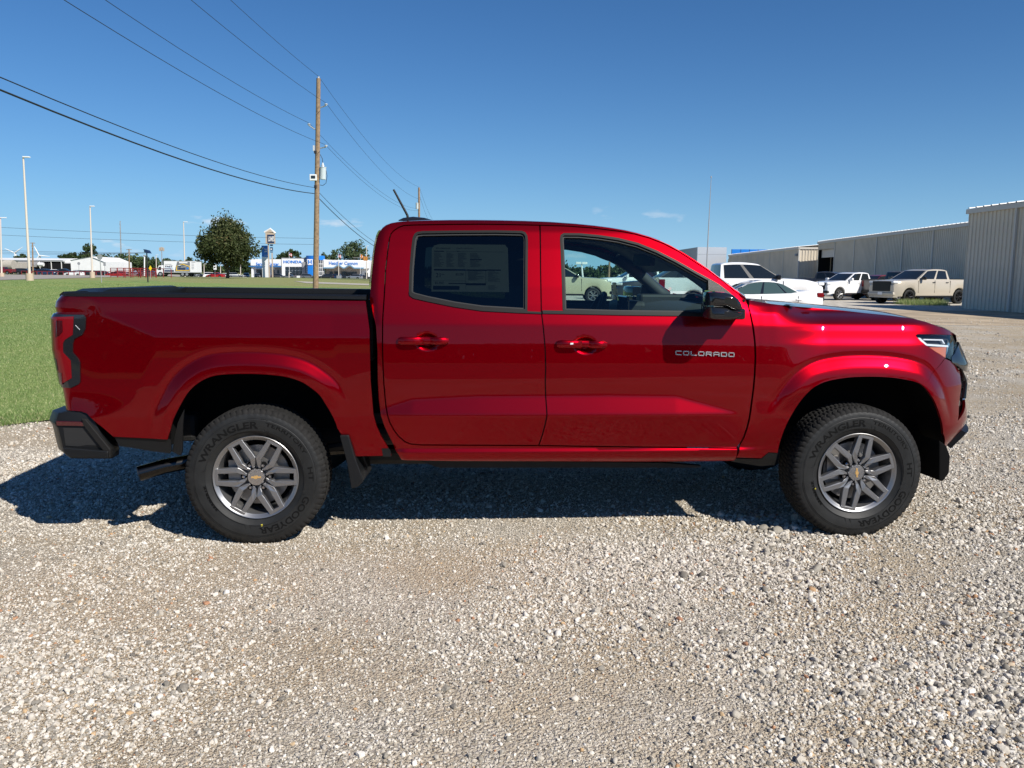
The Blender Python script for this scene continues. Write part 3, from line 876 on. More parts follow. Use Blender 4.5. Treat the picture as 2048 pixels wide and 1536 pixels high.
DR_FRONT = DR_FRONT_TOP + DR_FRONT_F + [(1275, 894)] + DR_REAR[31:]
WIN_REAR = [(829, 467.2), (834, 463.6), (845, 462), (909, 461), (991, 460.5), (1044, 461.6), (1051, 464.5), (1055, 471), (1056, 480), (1055.6, 540), (1055, 624), (1032, 622.5), (964, 618.5), (909, 610.5), (854.7, 599.5), (827, 592.5), (819.5, 588), (817.5, 582), (819, 535.7), (822.6, 494.7), (825.2, 475)]
WIN_FRONT = [(1119.8, 478), (1121, 470), (1127, 466), (1158.6, 466.2), (1197.7, 469.8), (1236.7, 475.6), (1275.8, 485.4), (1314.8, 501), (1354, 520.8), (1393, 543), (1417, 556), (1438, 568), (1459.7, 584.5), (1474, 600), (1480, 616), (1483.3, 631), (1480, 637.5), (1460, 637), (1420, 634.5), (1372, 629), (1240, 627.5), (1127, 624.5), (1125, 618)]
FEND_TOP = [(1498, 599.5), (1512, 602.5), (1531, 606), (1553, 609), (1582.5, 612), (1626.5, 616), (1685, 621), (1729, 626), (1780, 631), (1799, 633.5), (1825, 637), (1851, 643.5), (1870.7, 651), (1890, 658.5), (1903, 664.5)]
HEADL = [(1831, 671), (1835.5, 668.2), (1864, 668.3), (1898, 669.5), (1911, 671), (1913.5, 677), (1915, 693), (1907.5, 711), (1903, 721), (1890, 715.5), (1870.7, 703), (1851, 690), (1838, 679.5)]
SPLIT = [(1889.5, 717.5), (1868, 742), (1845.5, 769.5)]
BEDFRONT = [(731, 602), (733.8, 622), (737.7, 650.7), (739, 661), (739.5, 700), (741, 760), (744.6, 803), (746.7, 829), (753, 852), (762, 872), (773, 890), (780, 903), (783, 911)]
BEDTOP = [(124.7, 593.2), (250, 594.4), (380, 596), (640, 601), (731, 602)]
TAILEDGE = [(169, 629.2), (173, 635), (171.6, 658), (166, 669.6), (150, 678), (146.9, 687), (146.9, 705), (157.6, 716.5), (161, 724), (161.5, 764), (159, 768), (143, 776)]

SIDE[0] = 'bed'
arc_r = px2uz([tuple(p) for p in catmull(ARCH_R, 4)])
SIDE[0] = 'cab'
arc_f = px2uz([tuple(p) for p in catmull(ARCH_F, 4)])
silh = px2uz(SILH); cabrear = px2uz(CABREAR)
dr = px2uz(DR_REAR); df = px2uz(DR_FRONT)
wr = px2uz(WIN_REAR); wf = px2uz(WIN_FRONT)
ftop = px2uz(FEND_TOP); hl = px2uz(HEADL); split = px2uz(SPLIT)
# the rear wrap: past the corner the outline is given on the surface itself
UEDGE = UR - RR * math.pi / 2 - .03
def sheet(name, outline, mt, parent=truck, both=True, **kw):
    a = panel(name, outline, mt, parent, **kw)
    b = panel(name, outline, mt, parent, sgn=-1, **kw) if both else None
    return a, b

# ---- cab side: a ring round the two doors
GAP = .0034
front_low = px2uz([(1470, 921.5), (1472.5, 915), (1474, 898)])
ring = np.vstack([silh, cabrear[1:], px2uz([(900, 922), (1100, 922.5), (1300, 923)]), front_low,
                  px2uz([(1275, 895.5), (1077.4, 892.5)]), px2uz([(960, 892), (840, 891.3)]),
                  inset(dr, -GAP)[0:0]])
dr_in = dr[12:30][::-1]                       # rear edge of the rear door, bottom to top
def grown(P, d):
    """the open line P moved sideways by d (to its left)"""
    e = np.gradient(P, axis=0); e /= np.hypot(*e.T)[:, None]
    return P + d * np.stack([-e[:, 1], e[:, 0]], 1)
rear_line = dr[2:30][::-1]
rear_line = grown(rear_line, GAP)
top_line = np.vstack([grown(np.vstack([dr[2:0:-1], df[0:14]]), GAP)])
ring = np.vstack([ring, rear_line, top_line])
sheet('cab_side', ring, M['red'], step=.024, thick=.03)

# ---- doors
doors = []
for nm, outl, win, lab in (('rear_door', dr, wr, 'rear door with dark privacy glass'), ('front_door', df, wf, 'front door with clear glass')):
    a, b = sheet('door', inset(outl, GAP), M['red'], holes=[win], step=.016, label=lab)
    doors.append((a, b))
(rdoor, rdoor_far), (fdoor, fdoor_far) = doors

# ---- window surrounds, glass, belt mouldings
def frame_strip(name, outer, width, mt, parent, sgn=1, off=.002, open_bottom=False):
    return panel(name, inset(outer, .001), mt, parent, holes=[inset(outer, width)], off=off, step=.02, thick=.02, sgn=sgn)
wfi = px2uz(WIN_FRONT[:11] + [(1413, 630)] + WIN_FRONT[19:])
sail = px2uz([(1415.5, 557), (1438, 569.5), (1459.7, 586), (1473.5, 601), (1479, 616), (1482.3, 630), (1479.5, 636.5), (1460, 636.5), (1416, 634)])
for sgn, dR, dF in ((1, rdoor, fdoor), (-1, rdoor_far, fdoor_far)):
    frame_strip('window_trim', wr, .014, M['trim_grey'], dR, sgn)
    frame_strip('window_trim', wf, .014, M['trim_grey'], dF, sgn)
    panel('window_seal', inset(wr, .013), M['interior_black'], dR, holes=[inset(wr, .022)], off=-.008, thick=.012, step=.02, sgn=sgn)
    panel('window_seal', inset(wf, .013), M['interior_black'], dF, holes=[inset(wf, .022)], off=-.008, thick=.012, step=.02, sgn=sgn)
    panel('window', inset(wr, .012), M['glass_dark'], dR, off=-.016, step=.03, flange=False, sgn=sgn)
    panel('window', inset(wf, .012), M['glass_clear'], dF, off=-.016, step=.03, flange=False, sgn=sgn)
    panel('mirror_sail', inset(sail, .001), M['black_plastic'], dF, off=.004, step=.02, sgn=sgn)
    # belt mouldings, one per door
    br = px2uz([(817.8, 584), (827, 591), (854.7, 599), (909, 610), (964, 618), (1032, 621.6), (1082, 624.2), (1082.5, 628), (1032, 626), (964, 622.4), (909, 614.4), (854.7, 603.4), (827, 597), (819, 591.5)])
    panel('belt_moulding', br, M['trim_grey'], dR, off=.0055, step=.012, sgn=sgn)
    bf = px2uz([(1085, 621), (1127, 622), (1240, 625), (1372, 627), (1414, 628.5), (1414, 634.2), (1372, 632.4), (1240, 630.6), (1127, 628.2), (1085.5, 627.6)])
    panel('belt_moulding', bf, M['trim_grey'], dF, off=.0055, step=.012, sgn=sgn)
    # inner trim of the doors and pillars, seen through the glass from the far side
    panel('inner_trim', inset(dr, .02), M['interior'], dR, holes=[inset(wr, .012)], off=-.055, step=.06, sgn=sgn)
    panel('inner_trim', inset(df, .02), M['interior'], dF, holes=[inset(wfi, .012)], off=-.055, step=.06, sgn=sgn)
panel('pillar_trim', inset(ring, .004), M['interior'], truck, off=-.045, step=.06)
bp_ = px2uz([(1066, 456), (1096, 456), (1098, 540), (1103, 640), (1106, 760), (1108, 830), (1098, 880), (1068, 880), (1074, 830), (1076, 760), (1072, 660), (1068, 540)])
panel('centre_pillar', bp_, M['interior_black'], truck, off=-.018, step=.05)
panel('centre_pillar', bp_, M['interior_black'], truck, off=-.018, step=.05, sgn=-1)
panel('pillar_trim', inset(ring, .004), M['interior'], truck, off=-.045, step=.06, sgn=-1)

# ---- bed side, lower black edges, mud flap, front fender, bumper corner
SIDE[0] = 'bed'
tail = px2uz(TAILEDGE)
bottom_rear = px2uz([(335, 879), (226.5, 873.3), (209, 858), (182.5, 836), (174, 827), (162, 822.5), (140, 821)])
ue = UEDGE
bed = np.vstack([px2uz(BEDTOP)[0:0], [[ue, 1.334]], [[-1.0, 1.335]], px2uz(BEDTOP)[1:], px2uz(BEDFRONT)[1:],
                 px2uz([(765, 911.5), (711, 912.5)]), arc_r[::-1][6:-7], bottom_rear, [[ue, px2uz([(140, 821)])[0][1]]], [[ue, tail[-1][1]]],
                 tail[::-1], [[ue, tail[0][1]]]])
bed_near, bed_far = sheet('bed_side', bed, M['red'], step=.014)
val = px2uz([(226, 875), (335, 880.5), (340.5, 880.5), (341, 905), (338, 908.5), (300, 904), (262, 897.5), (237, 894)])
sheet('bed_valance', inset(val, .001), M['black_plastic'], step=.03, off=-.012)
clip = px2uz([(763.5, 897), (777, 896.5), (781.5, 904), (782, 913), (766.5, 913)])
sheet('rocker_clip', clip, M['black_plastic'], step=.02, off=.004)

SIDE[0] = 'cab'
hl_low = hl[[0, 12, 11, 10, 9]]
fend = np.vstack([ftop, [ftop[-1] + np.array([.012, -.006])], px2uz([(1911, 670)]), hl[[4, 3, 2, 1]], hl_low, split[1:],
                  arc_f[::-1][24:-4], px2uz([(1537, 904.5), (1522, 916.5), (1473.5, 915)]), px2uz(DR_FRONT_F)[::-1] + [GAP, 0], [ftop[0] + [GAP, 0]]])
i0 = np.argmin(np.hypot(*(arc_f - split[-1]).T))
j0 = np.argmin(np.hypot(*(arc_f - px2uz([(1555, 905.8)])[0]).T))
fend = np.vstack([ftop, px2uz([(1911, 669.6)]), hl[[4, 3, 2, 1]] + [0, .0], hl_low, split[1:2], arc_f[j0:i0 + 1][::-1],
                  px2uz([(1537, 904.5), (1522, 916.5), (1473.5, 915)]), px2uz(DR_FRONT_F)[::-1][1:] + [2 * GAP, 0]])
keep = np.concatenate([[True], np.hypot(*(np.diff(fend, axis=0)).T) > 4e-4]); fend = fend[keep]
sheet('fender', fend, M['red'], step=.014)
clad = px2uz([(1536.5, 906), (1555, 907), (1549, 930), (1521, 932.5), (1462, 923), (1473, 917.5), (1522, 918.5)])
sheet('fender_cladding', clad, M['black_plastic'], step=.03)

UFE = px2uz([(1922, 741)])[0][0]
bump_low_front = [(1886, 911), (1900, 908), (1913, 896), (1925, 873.8), (1930.5, 856)]
bz = px2uz([(1921, 838)])[0]
bpts = np.vstack([split + np.array([.004, 0]), ])
bump = np.vstack([arc_f[i0:-5], px2uz([(1886, 905)]), [[3.95, .478]], [[UEND, .478]], [[UEND, .735]],
                  [[UFE + .10, .74]], px2uz([(1915.5, 842)]), px2uz([(1919, 800)]), px2uz([(1921, 760)]), px2uz([(1919, 741)]), px2uz([(1910, 730)]), px2uz([(1902, 723)]), split[:2] + [.003, 0]])
sheet('front_bumper', bump, M['red'], step=.016)
sheet('grille_opening', [[UFE - .06, .72], [UEND, .72], [UEND, 1.165], [UFE - .05, 1.10], [UFE - .10, .98]], M['gloss_black'], step=.05, off=-.02)
sheet('grille_frame', [[UFE + .035, .755], [UFE + .10, .745], [UFE + .10, .93], [UFE + .03, .93]], M['gloss_black'], step=.03, off=.006, thick=.03)
for sgn in (1, -1):
    mb = MB(); fp = [plane_hit(x_, y_, .86) for x_, y_ in [(1876, 880), (1890, 890), (1898.5, 911), (1896, 945), (1884, 962), (1876, 960)]]
    mb.prism(fp, lambda a, b, t: (a - .02 * (abs(t) < .8), t * sgn, b), -.872, -.62); mb.build('air_dam', M['liner'], truck, bevel=.006)
sheet('front_skid', [[4.12, .57], [UEND, .60], [UEND, .49], [4.12, .475]], M['black_plastic'], step=.05, off=.03, thick=.04)
mb = MB()      # dark gloss cross bar of the grille, wrapping round below the lamps
bar = []
ub = px2uz([(1903, 716)])[0]
for u in np.linspace(ub[0] - .01, UEND, 16):
    k = float(sstep(u, ub[0] - .01, ub[0] + .16))
    zt, zm, zb_ = ub[1] + .004 + .07 * k, ub[1] - .016 - .040 * k, ub[1] - .026 - .075 * k
    bar.append([S(u, zt, .003 + .012 * k), S(u, zm, .004 + .040 * k), S(u, zb_, .003 + .022 * k), S(u, zm, -.03)])
bar += [[(p[0], -p[1], p[2]) for p in row] for row in bar[::-1][1:]]
mb.grid([list(map(tuple, r_)) for r_ in bar], closed=True)
mb.add([tuple(p) for p in bar[0]], [(0, 1, 2, 3)]); mb.add([tuple(p) for p in bar[-1]], [(3, 2, 1, 0)])
mb.build('grille_bar', M['gloss_black'], truck, smooth=40)
for k in range(3):
    mb = MB(); row = []
    for u in np.linspace(UFE + .02, UEND, 10):
        row.append([tuple(S(u, .87 - .06 * k + dz, o_)) for dz, o_ in ((.010, -.03), (.010, -.012), (-.010, -.012), (-.010, -.03))])
    row += [[(p[0], -p[1], p[2]) for p in q] for q in row[::-1][1:]]
    mb.grid(row, closed=True); mb.build('grille_slat', M['black_plastic'], truck, smooth=40)

# ---- headlamps
for sgn in (1, -1):
    h = panel('headlight', inset(hl, .002), M['interior_black'], truck, off=-.035, thick=.02, step=.03, sgn=sgn)
    panel('lens', inset(hl, .002), M['glass_lens'], h, off=.001, thick=.03, step=.025, sgn=sgn)
    def sub(n, pts, mt, off): panel(n, px2uz(pts), mt, h, off=off, thick=.01, step=.02, sgn=sgn)
    sub('light_guide', [(1839, 674), (1844, 674.5), (1858, 686.5), (1901, 690), (1902, 694), (1854, 690.5)], M['white_plastic'], -.014)
    sub('light_guide', [(1851, 676.5), (1890, 677.5), (1895, 687), (1893, 687), (1888, 679.5), (1850, 678.5)], M['white_plastic'], -.014)
    sub('reflector', [(1862, 694), (1897, 694), (1895, 715), (1890, 713), (1874, 704)], M['amber'], -.012)
    sub('reflector', [(1902, 678), (1909, 676), (1910, 690), (1902, 715), (1899, 714)], M['chrome'], -.02)

# ---- hood, cowl, windscreen, roof, cab back
def mirror_rows(rows):
    return rows
def cross(edge3, zc, xb, n=14, pw=2.0):
    """rows running from the near edge line to its mirror image: crown zc, bulge xb along x"""
    rows = []
    for p, c, b in zip(edge3, zc, xb):
        rows.append([(p[0] + b * (1 - abs(t) ** pw), -t * p[1] * -1, p[2] + c * (1 - abs(t) ** pw)) for t in np.linspace(1, -1, 2 * n + 1)])
    return rows
E3 = S(ftop[:, 0], ftop[:, 1])
hood_e = E3[2:].copy()
nH = len(hood_e)
tt = np.linspace(0, 1, nH)
hood_rows = cross(hood_e, 0 * tt + .030, -.10 * (1 - tt) + .13 * tt ** 2, pw=2.2)
last = hood_rows[-1]
hood_rows.append([(x + .035, y * .985, z - .018) for x, y, z in last])
hood_rows.append([(x + .045, y * .98, z - .05) for x, y, z in last])
hood_rows.append([(x + .03, y * .98, z - .09) for x, y, z in last])
MB().grid(hood_rows).build('hood', M['red'], truck, smooth=180)
ws_e = S(silh[:, 0], silh[:, 1], -.004)
cut = 7                                             # screen: A-pillar part of the silhouette
scr = ws_e[:cut + 1]
t5 = np.linspace(0, 1, cut + 1)
MB().grid(cross(scr, 0 * t5 + .012, .16 - .07 * t5, pw=2.2)).build('windscreen', M['glass_clear'], truck, smooth=180)
for sgn in (1, -1):
    MB().tube([(p[0] - .03, (p[1] + .05) * sgn, p[2] - .045) for p in ws_e[:cut]], .042, 8).build('pillar_lining', M['interior'], truck, smooth=180)
roof_e = S(silh[cut:25, 0], silh[cut:25, 1], -.001)
kz = np.linspace(0, 1, len(roof_e))
MB().grid(cross(roof_e, .026 - .012 * (kz > .9) * 0, .075 * (1 - kz) - .03 * kz, pw=2.6)).build('roof', M['red'], truck, smooth=180)
back_e = np.vstack([S(silh[24:, 0], silh[24:, 1], -.001), S(cabrear[1:, 0], cabrear[1:, 1], -.001)])
MB().grid(cross(back_e, 0 * back_e[:, 0], 0 * back_e[:, 0] - .03, pw=4)).build('cab_back', M['red'], truck, smooth=180)
rw = [p for p in back_e if 1.36 < p[2] < 1.74]
rw_rows = []
for p in rw:
    rw_rows.append([(p[0] - .012 - .035 * (1 - abs(t) ** 2.2), t * p[1] * -1 * -1 * .985, p[2]) for t in np.linspace(1, -1, 25)])
MB().grid(rw_rows).build('rear_window', M['gloss_black'], truck, smooth=180)
cw = [tuple(p) for p in E3[:3]]
mb = MB()
a0, a1 = E3[0], E3[2]
mb.grid([[(x + .02 + .06 * (1 - t * t), -a0[1] * -t * .98, a0[2] - .03) for t in np.linspace(1, -1, 17)] for x in (a0[0] - .03, a0[0] + .12, a0[0] + .26)])
mb.build('cowl', M['black_plastic'], truck, smooth=60)
hw = []
for yy in (-.35, .25):
    mb = MB(); mb.tube([(2.78, yy, 1.305), (2.70, yy - .03, 1.335), (2.66, yy - .5, 1.33)], .008, 6); hw.append(mb.build('wiper', M['black_plastic'], truck, smooth=40))

SIDE[0] = 'bed'
# ---- bed: caps, inner walls, floor, tailgate
capn = px2uz(BEDTOP[1:])
for sgn in (1, -1):
    rows = []
    for u in np.concatenate([np.linspace(-1.0, -.86, 12), np.linspace(-.8, .60, 12)]):
        z = 1.334 - .006 * (u + 1.0) / 1.6
        p = S(u, z); q = S(u, z + .004, 0)
        wob = .0
        r4 = [(p[0], p[1] - .004, p[2] - .004), (p[0], p[1] - .003, p[2] + .011), (p[0], p[1] + .012, p[2] + .020), (p[0] + .03 * (u < -.9), p[1] + .095, p[2] + .018), (p[0] + .03 * (u < -.9), p[1] + .10, p[2] - .06)]
        rows.append([(x, y * sgn, zz_) for x, y, zz_ in r4])
    MB().grid(rows).build('bed_rail_cap', M['black_plastic'], truck, smooth=35)
mb = MB()
for sgn in (1, -1):
    mb.box((-.2, -.765 * sgn, 1.16), (1.62, .02, .32))
mb.box((-.2, 0, 1.0), (1.64, 1.54, .03)); mb.box((.61, 0, 1.16), (.02, 1.54, .32))
mb.build('bed_liner', M['black_plastic'], truck)
gate = []
for z in (1.30, 1.27, 1.2, 1.0, .82, .76):
    x = float(S0(UEDGE + .02, z)[0])
    gate.append([(x - .012 * (1 - abs(t) ** 3), t * .78, z) for t in np.linspace(-1, 1, 13)])
tg = MB().grid(gate).build('tailgate', M['red'], truck, smooth=40)
x = float(S0(UEDGE + .02, 1.30)[0]) + .05
mb = MB()
prof_t = [(x - .02, 1.30), (x - .035, 1.335), (x - .015, 1.352), (x + .10, 1.356), (x + .13, 1.35), (x + .13, 1.28), (x + .02, 1.28)]
rows = [[(a, y, b + (.012 if abs(y) < .6 else 0)) for a, b in prof_t] for y in (-.79, -.64, -.56, .56, .64, .79)]
mb.grid(rows, closed=True); mb.add(rows[0], [tuple(range(7))]); mb.add(rows[-1], [tuple(range(6, -1, -1))])
mb.build('tailgate_cap', M['black_plastic'], truck, smooth=30)

# ---- tail lamps
lens_in = px2uz([(149, 633), (148.5, 639), (147, 669.6), (131, 680), (127.6, 687), (128, 705), (143, 721), (145, 756), (131, 765)])
for sgn in (1, -1):
    outl = np.vstack([tail, [[ue, tail[-1][1]]], [[ue, tail[0][1]]]])
    tl = panel('tail_light', inset(outl, .001), M['gloss_black'], truck, off=.007, thick=.03, step=.02, sgn=sgn)
    z_hi, z_lo = lens_in[0][1] - .012, lens_in[-1][1]
    lens = np.vstack([lens_in, [[ue, z_lo]], [[ue, z_hi]]])
    panel('lens', lens, M['tail_red'], tl, off=.0105, thick=.006, step=.02, sgn=sgn)
    d1 = px2uz([(127, 641), (116.5, 641), (115.5, 673), (122, 671), (128, 664)])
    panel('dark_lens', d1, M['tail_dark'], tl, off=.013, thick=.004, step=.02, sgn=sgn)
    d2 = px2uz([(116, 745), (127, 745), (129, 768), (115, 768)])
    panel('dark_lens', d2, M['tail_dark'], tl, off=.013, thick=.004, step=.02, sgn=sgn)
    d3 = px2uz([(113, 716), (117, 718), (120, 740), (118, 741)])
    panel('dark_lens', d3, M['gloss_black'], tl, off=.013, thick=.004, step=.02, sgn=sgn)
    sc = px2uz([(152, 650.6), (152.8, 650.2), (161.5, 659.2), (161, 659.8)])
    panel('side_marker_mark', sc, M['white_plastic'], tl, off=.0078, thick=.0005, step=.02, sgn=sgn)

# ---- rear bumper: rings of points along x..., near corner to far corner
def corner_path(z, shrink=0.0, back=0.0):
    pts = []
    for u in (-.70, -.80, -.88):
        pts.append((u, -.895 + shrink, z))
    for a in np.linspace(0, math.pi / 2, 7):
        pts.append((-1.00 - back - (.115 - shrink) * math.sin(a), -.895 + shrink + .14 * (1 - math.cos(a)), z))
    pts.append((-1.125 - back + shrink, -.45, z)); pts.append((-1.13 - back + shrink, 0, z))
    return pts
def pz(px, py, w=.9): return plane_hit(px, py, w)
bx = lambda pts, w=.9: [plane_hit(x_, y_, w) for x_, y_ in pts]
rb_ = thing_part = None
outer = bx([(100, 838), (104, 826), (120, 822), (150, 822), (166, 825), (176, 831), (190, 848), (207, 871), (221, 890), (225, 902), (225, 916), (203, 916), (130, 915.5), (116, 904), (113, 893), (104, 856), (97, 846)], .89)
inner = bx([(100, 853), (172, 854), (186, 872), (205, 893), (208, 900), (112, 893), (104, 868)], .89)
def corner_x(x, y):
    return x
mb = MB()
def bmap(a, b, t):
    # t runs across the truck: the corner is rounded in plan
    return (a, t, b)
ends = [-.905, -.885, -.80, -.4, 0, .4, .80, .885, .905]
def ring_at(y):
    k = max(0, (abs(y) - .70) / .205) ; sh = .10 * k ** 2.2
    out = []
    xm = max(p[0] for p in outer)
    for a, b in outer:
        f = 1 if a < -.90 else max(0, 1 - (a + .90) / .1)
        aa = a + (sh - .06) * f
        if abs(y) < .8 and a > -.92: aa = min(aa, -.93)
        out.append((aa, y, b))
    return out
rows = [ring_at(y) for y in ends]
mb.grid(rows, closed=True); n_ = len(outer)
mb.add(rows[0], [tuple(range(n_))]); mb.add(rows[-1], [tuple(range(n_ - 1, -1, -1))])
rbump = mb.build('rear_bumper', M['black_plastic'], truck, smooth=30, bevel=.006, seg=2)
for sgn in (1, -1):
    mb = MB()
    rec = bx([(113, 855.5), (172, 856.5), (184, 874), (200, 892), (160, 890), (143, 893), (118, 891)], .905)
    mb.prism(rec, lambda a, b, t: (a + .035, t * sgn, b), -.9075, -.89); mb.build('corner_recess', M['under'], rbump)
    mb = MB()
    ref = bx([(101, 842), (150, 843.5), (164, 846.5), (170, 852.5), (102, 851)], .91)
    mb.prism(ref, lambda a, b, t: (a + .03, t * sgn, b), -.915, -.895); mb.build('reflector', M['tail_dark'], rbump, bevel=.002)
    mb = MB()
    stp = bx([(114, 893), (130, 894.5), (206, 901), (206, 915), (130, 914), (118, 905)], .91)
    mb.prism(stp, lambda a, b, t: (a + .035, t * sgn, b), -.93, -.86); mb.build('step_pad', M['black_plastic'], rbump, bevel=.006)
    mb = MB()
    lip = bx([(164, 836), (174, 838), (223, 898), (223, 915.5), (208, 915.5), (207, 900), (170, 853)], .91)
    mb.prism(lip, lambda a, b, t: (a, t * sgn, b), -.922, -.89); mb.build('corner_blade', M['trim_grey'], rbump, bevel=.005)

SIDE[0] = 'cab'
# ---- mud flaps, exhaust, underbody
for sgn in (1, -1):
    mb = MB()
    fl_ = bx([(679.5, 870.5), (697, 870.5), (709, 912), (724, 952), (726.5, 962), (716, 973.5), (703, 977), (694, 925)], .93)
    th = [(a, b) for a, b in fl_]
    P = []
    for yy in (-.935, -.66):
        P.append([(a + (0 if yy < -.9 else .02), yy * sgn, b) for a, b in th])
    mb.grid(P, closed=True); mb.add(P[0], [tuple(range(8))]); mb.add(P[1], [tuple(range(7, -1, -1))])
    mb.build('mud_flap', M['black_plastic'], truck, bevel=.004)
ex0 = plane_hit(283, 944, .80); ex1 = plane_hit(375, 924, .70)
mb = MB()
pth = [(ex0[0], -.84, ex0[1]), (ex0[0] + .12, -.79, ex0[1] + .028), (ex0[0] + .26, -.74, ex0[1] + .045), (ex0[0] + .42, -.66, ex0[1] + .05), (.6, -.40, .42), (1.2, -.35, .42), (2.4, -.35, .42)]
mb.tube(pth, [.040, .040, .040, .034, .032, .032, .032], 20)
exh = mb.build('exhaust_pipe', M['exhaust'], truck, smooth=50)
d_ = (Vector(pth[0]) - Vector(pth[1])).normalized()
MB().cyl(Vector(pth[0]) + d_ * .002, Vector(pth[0]) + d_ * .0035, .036, n=20).build('exhaust_mouth', M['under'], exh)
mb = MB()
mb.box((1.55, 0, .52), (3.9, 1.0, .14)); mb.box((1.6, 0, .56), (2.3, 1.56, .10)); mb.box((-.75, 0, .58), (.7, 1.2, .16)); mb.box((1.5, -.5, .415), (1.9, .26, .10)); mb.box((1.5, .5, .415), (1.9, .26, .10))
mb.box((3.9, 0, .55), (.3, 1.0, .2))
mb.build('underbody', M['under'], truck, bevel=.03)
gd = bx([(838, 919), (1320, 924), (1400, 930), (1400, 934), (880, 934), (868, 931)], .72)
MB().prism(gd, lambda a, b, t: (a, t, b), -.74, -.70).build('frame_rail', M['under'], truck)
mb = MB(); mb.cyl((0, -.62, .37), (0, .62, .37), .05, n=14); mb.cyl((0, -.14, .37), (0, .16, .37), .14, n=18); mb.build('rear_axle', M['under'], truck, smooth=40)
mb = MB(); mb.cyl((WB, -.62, .37), (WB, .62, .37), .035, n=10); mb.build('front_axle', M['under'], truck, smooth=40)
mb = MB(); mb.tube([(-.35, -.55, .50), (-.1, -.55, .43), (.2, -.55, .43), (.62, -.55, .50)], .025, 8); mb.cyl((.50, -.66, .52), (.64, -.66, .52), .045, n=14); mb.build('leaf_spring', M['under'], truck, smooth=40)
# wheel houses: dark shells that follow the arches
for arc in (arc_r, arc_f):
    SIDE[0] = 'bed' if arc is arc_r else 'cab'
    a3 = S(arc[:, 0], arc[:, 1], -.012)
    for sgn in (1, -1):
        c = np.array([a3[:, 0].mean(), 0, .45])
        rows = []
        for p in a3:
            o_ = np.array([p[0], p[1] * sgn, p[2]])
            q = c + (o_ - c) * np.array([1.10, 1, 1.08]); q[1] = o_[1] + .03 * sgn
            rows.append([tuple(o_), tuple(q), (q[0], -.50 * sgn, q[2])])
        w_ = MB().grid(rows); k = len(rows)
        w_.add([r_[2] for r_ in rows], [tuple(range(k))])
        w_.build('wheel_well', M['liner'], truck, smooth=40)
SIDE[0] = 'bed'
ag = px2uz([(340, 906), (352, 850), (365, 822), (362, 880), (361, 905), (357, 914)])
sheet('well_edge', ag, M['black_plastic'], step=.03, off=-.03)
SIDE[0] = 'cab'

if False:
    for nm in ('fend', 'bump', 'flap'):
        print(nm, np.round(np.array(globals()[nm]), 3).tolist())
# ------------------------------------------------------------------ wheels
def lathe(prof_, n, fn=None):
    rows = []
    for i in range(n):
        t = 2 * math.pi * i / n
        rows.append([(r * math.cos(t), y, r * math.sin(t)) for y, r in prof_])
    return rows
RT = .381
tread = [(-.1255, .335), (-.121, .350), (-.1165, .362), (-.108, .3715), (-.098, .3765), (-.0765, .3795), (-.0745, .3710), (-.0685, .3710), (-.0665, .3802), (-.032, .3808), (-.030, .3720), (-.023, .3720), (-.021, .3810)]
side_in = [(-.094, .222), (-.104, .226), (-.1075, .236), (-.118, .252), (-.1235, .262), (-.1245, .2625), (-.1275, .285), (-.1285, .300), (-.1283, .318), (-.1272, .320), (-.1265, .3215), (-.1258, .333)]
half = side_in + tread
full = half + [(-y, r) for y, r in half[::-1]]
def make_tyre(parent):
    n = 288; rows = []
    for i in range(n):
        t = 2 * math.pi * i / n; row = []
        for j, (y, r) in enumerate(full):
            a = t + (.018 * math.sin(y * 180) if abs(y) < .1 else 0)
            if abs(y) > .0755 and r > .34 and (i % 4 == 0):
                r = r - (.007 if r > .36 else .0035)
            elif abs(y) <= .0755 and r > .375 and ((i + int(abs(y) * 100)) % 3 == 0):
                r = r - .0045
            z = r * math.sin(a); x = r * math.cos(a)
            if z < -.3655:
                z = -.3655
            row.append((x, y, z))
        rows.append(row)
    rows.append(rows[0])
    mb = MB(); mb.grid(rows)
    nt = len(full); mi = []
    for i in range(n):
        for k in range(nt - 1):
            mi.append(1 if min(full[k][1], full[k + 1][1]) > .345 else 0)
    mb.m = mi
    return mb.build('tyre', [M['rubber'], M['rubber_tread']], parent, smooth=28)
def arc_text(body, ang, span, r0, h, y, ex):
    V, Fs = text_geo(body, 1.0, .5, .022)
    xs = [v.x for v in V]; ys = [v.y for v in V]
    x0, x1, y0, y1 = min(xs), max(xs), min(ys), max(ys)
    P = []
    for v in V:
        s_ = (v.x - x0) / (x1 - x0) - .5
        a = R(ang - s_ * span); r = r0 + (v.y - y0) / (y1 - y0) * h
        P.append((r * math.cos(a), y - (ex if v.z > 0 else -.002), r * math.sin(a)))
    return P, Fs
SPOKE = [(.050, .016), (.062, .030), (.094, .0535), (.124, .0525), (.205, .0445), (.205, .0195), (.118, .0205), (.098, .0235), (.083, .0165), (.066, .0125), (.052, .004)]
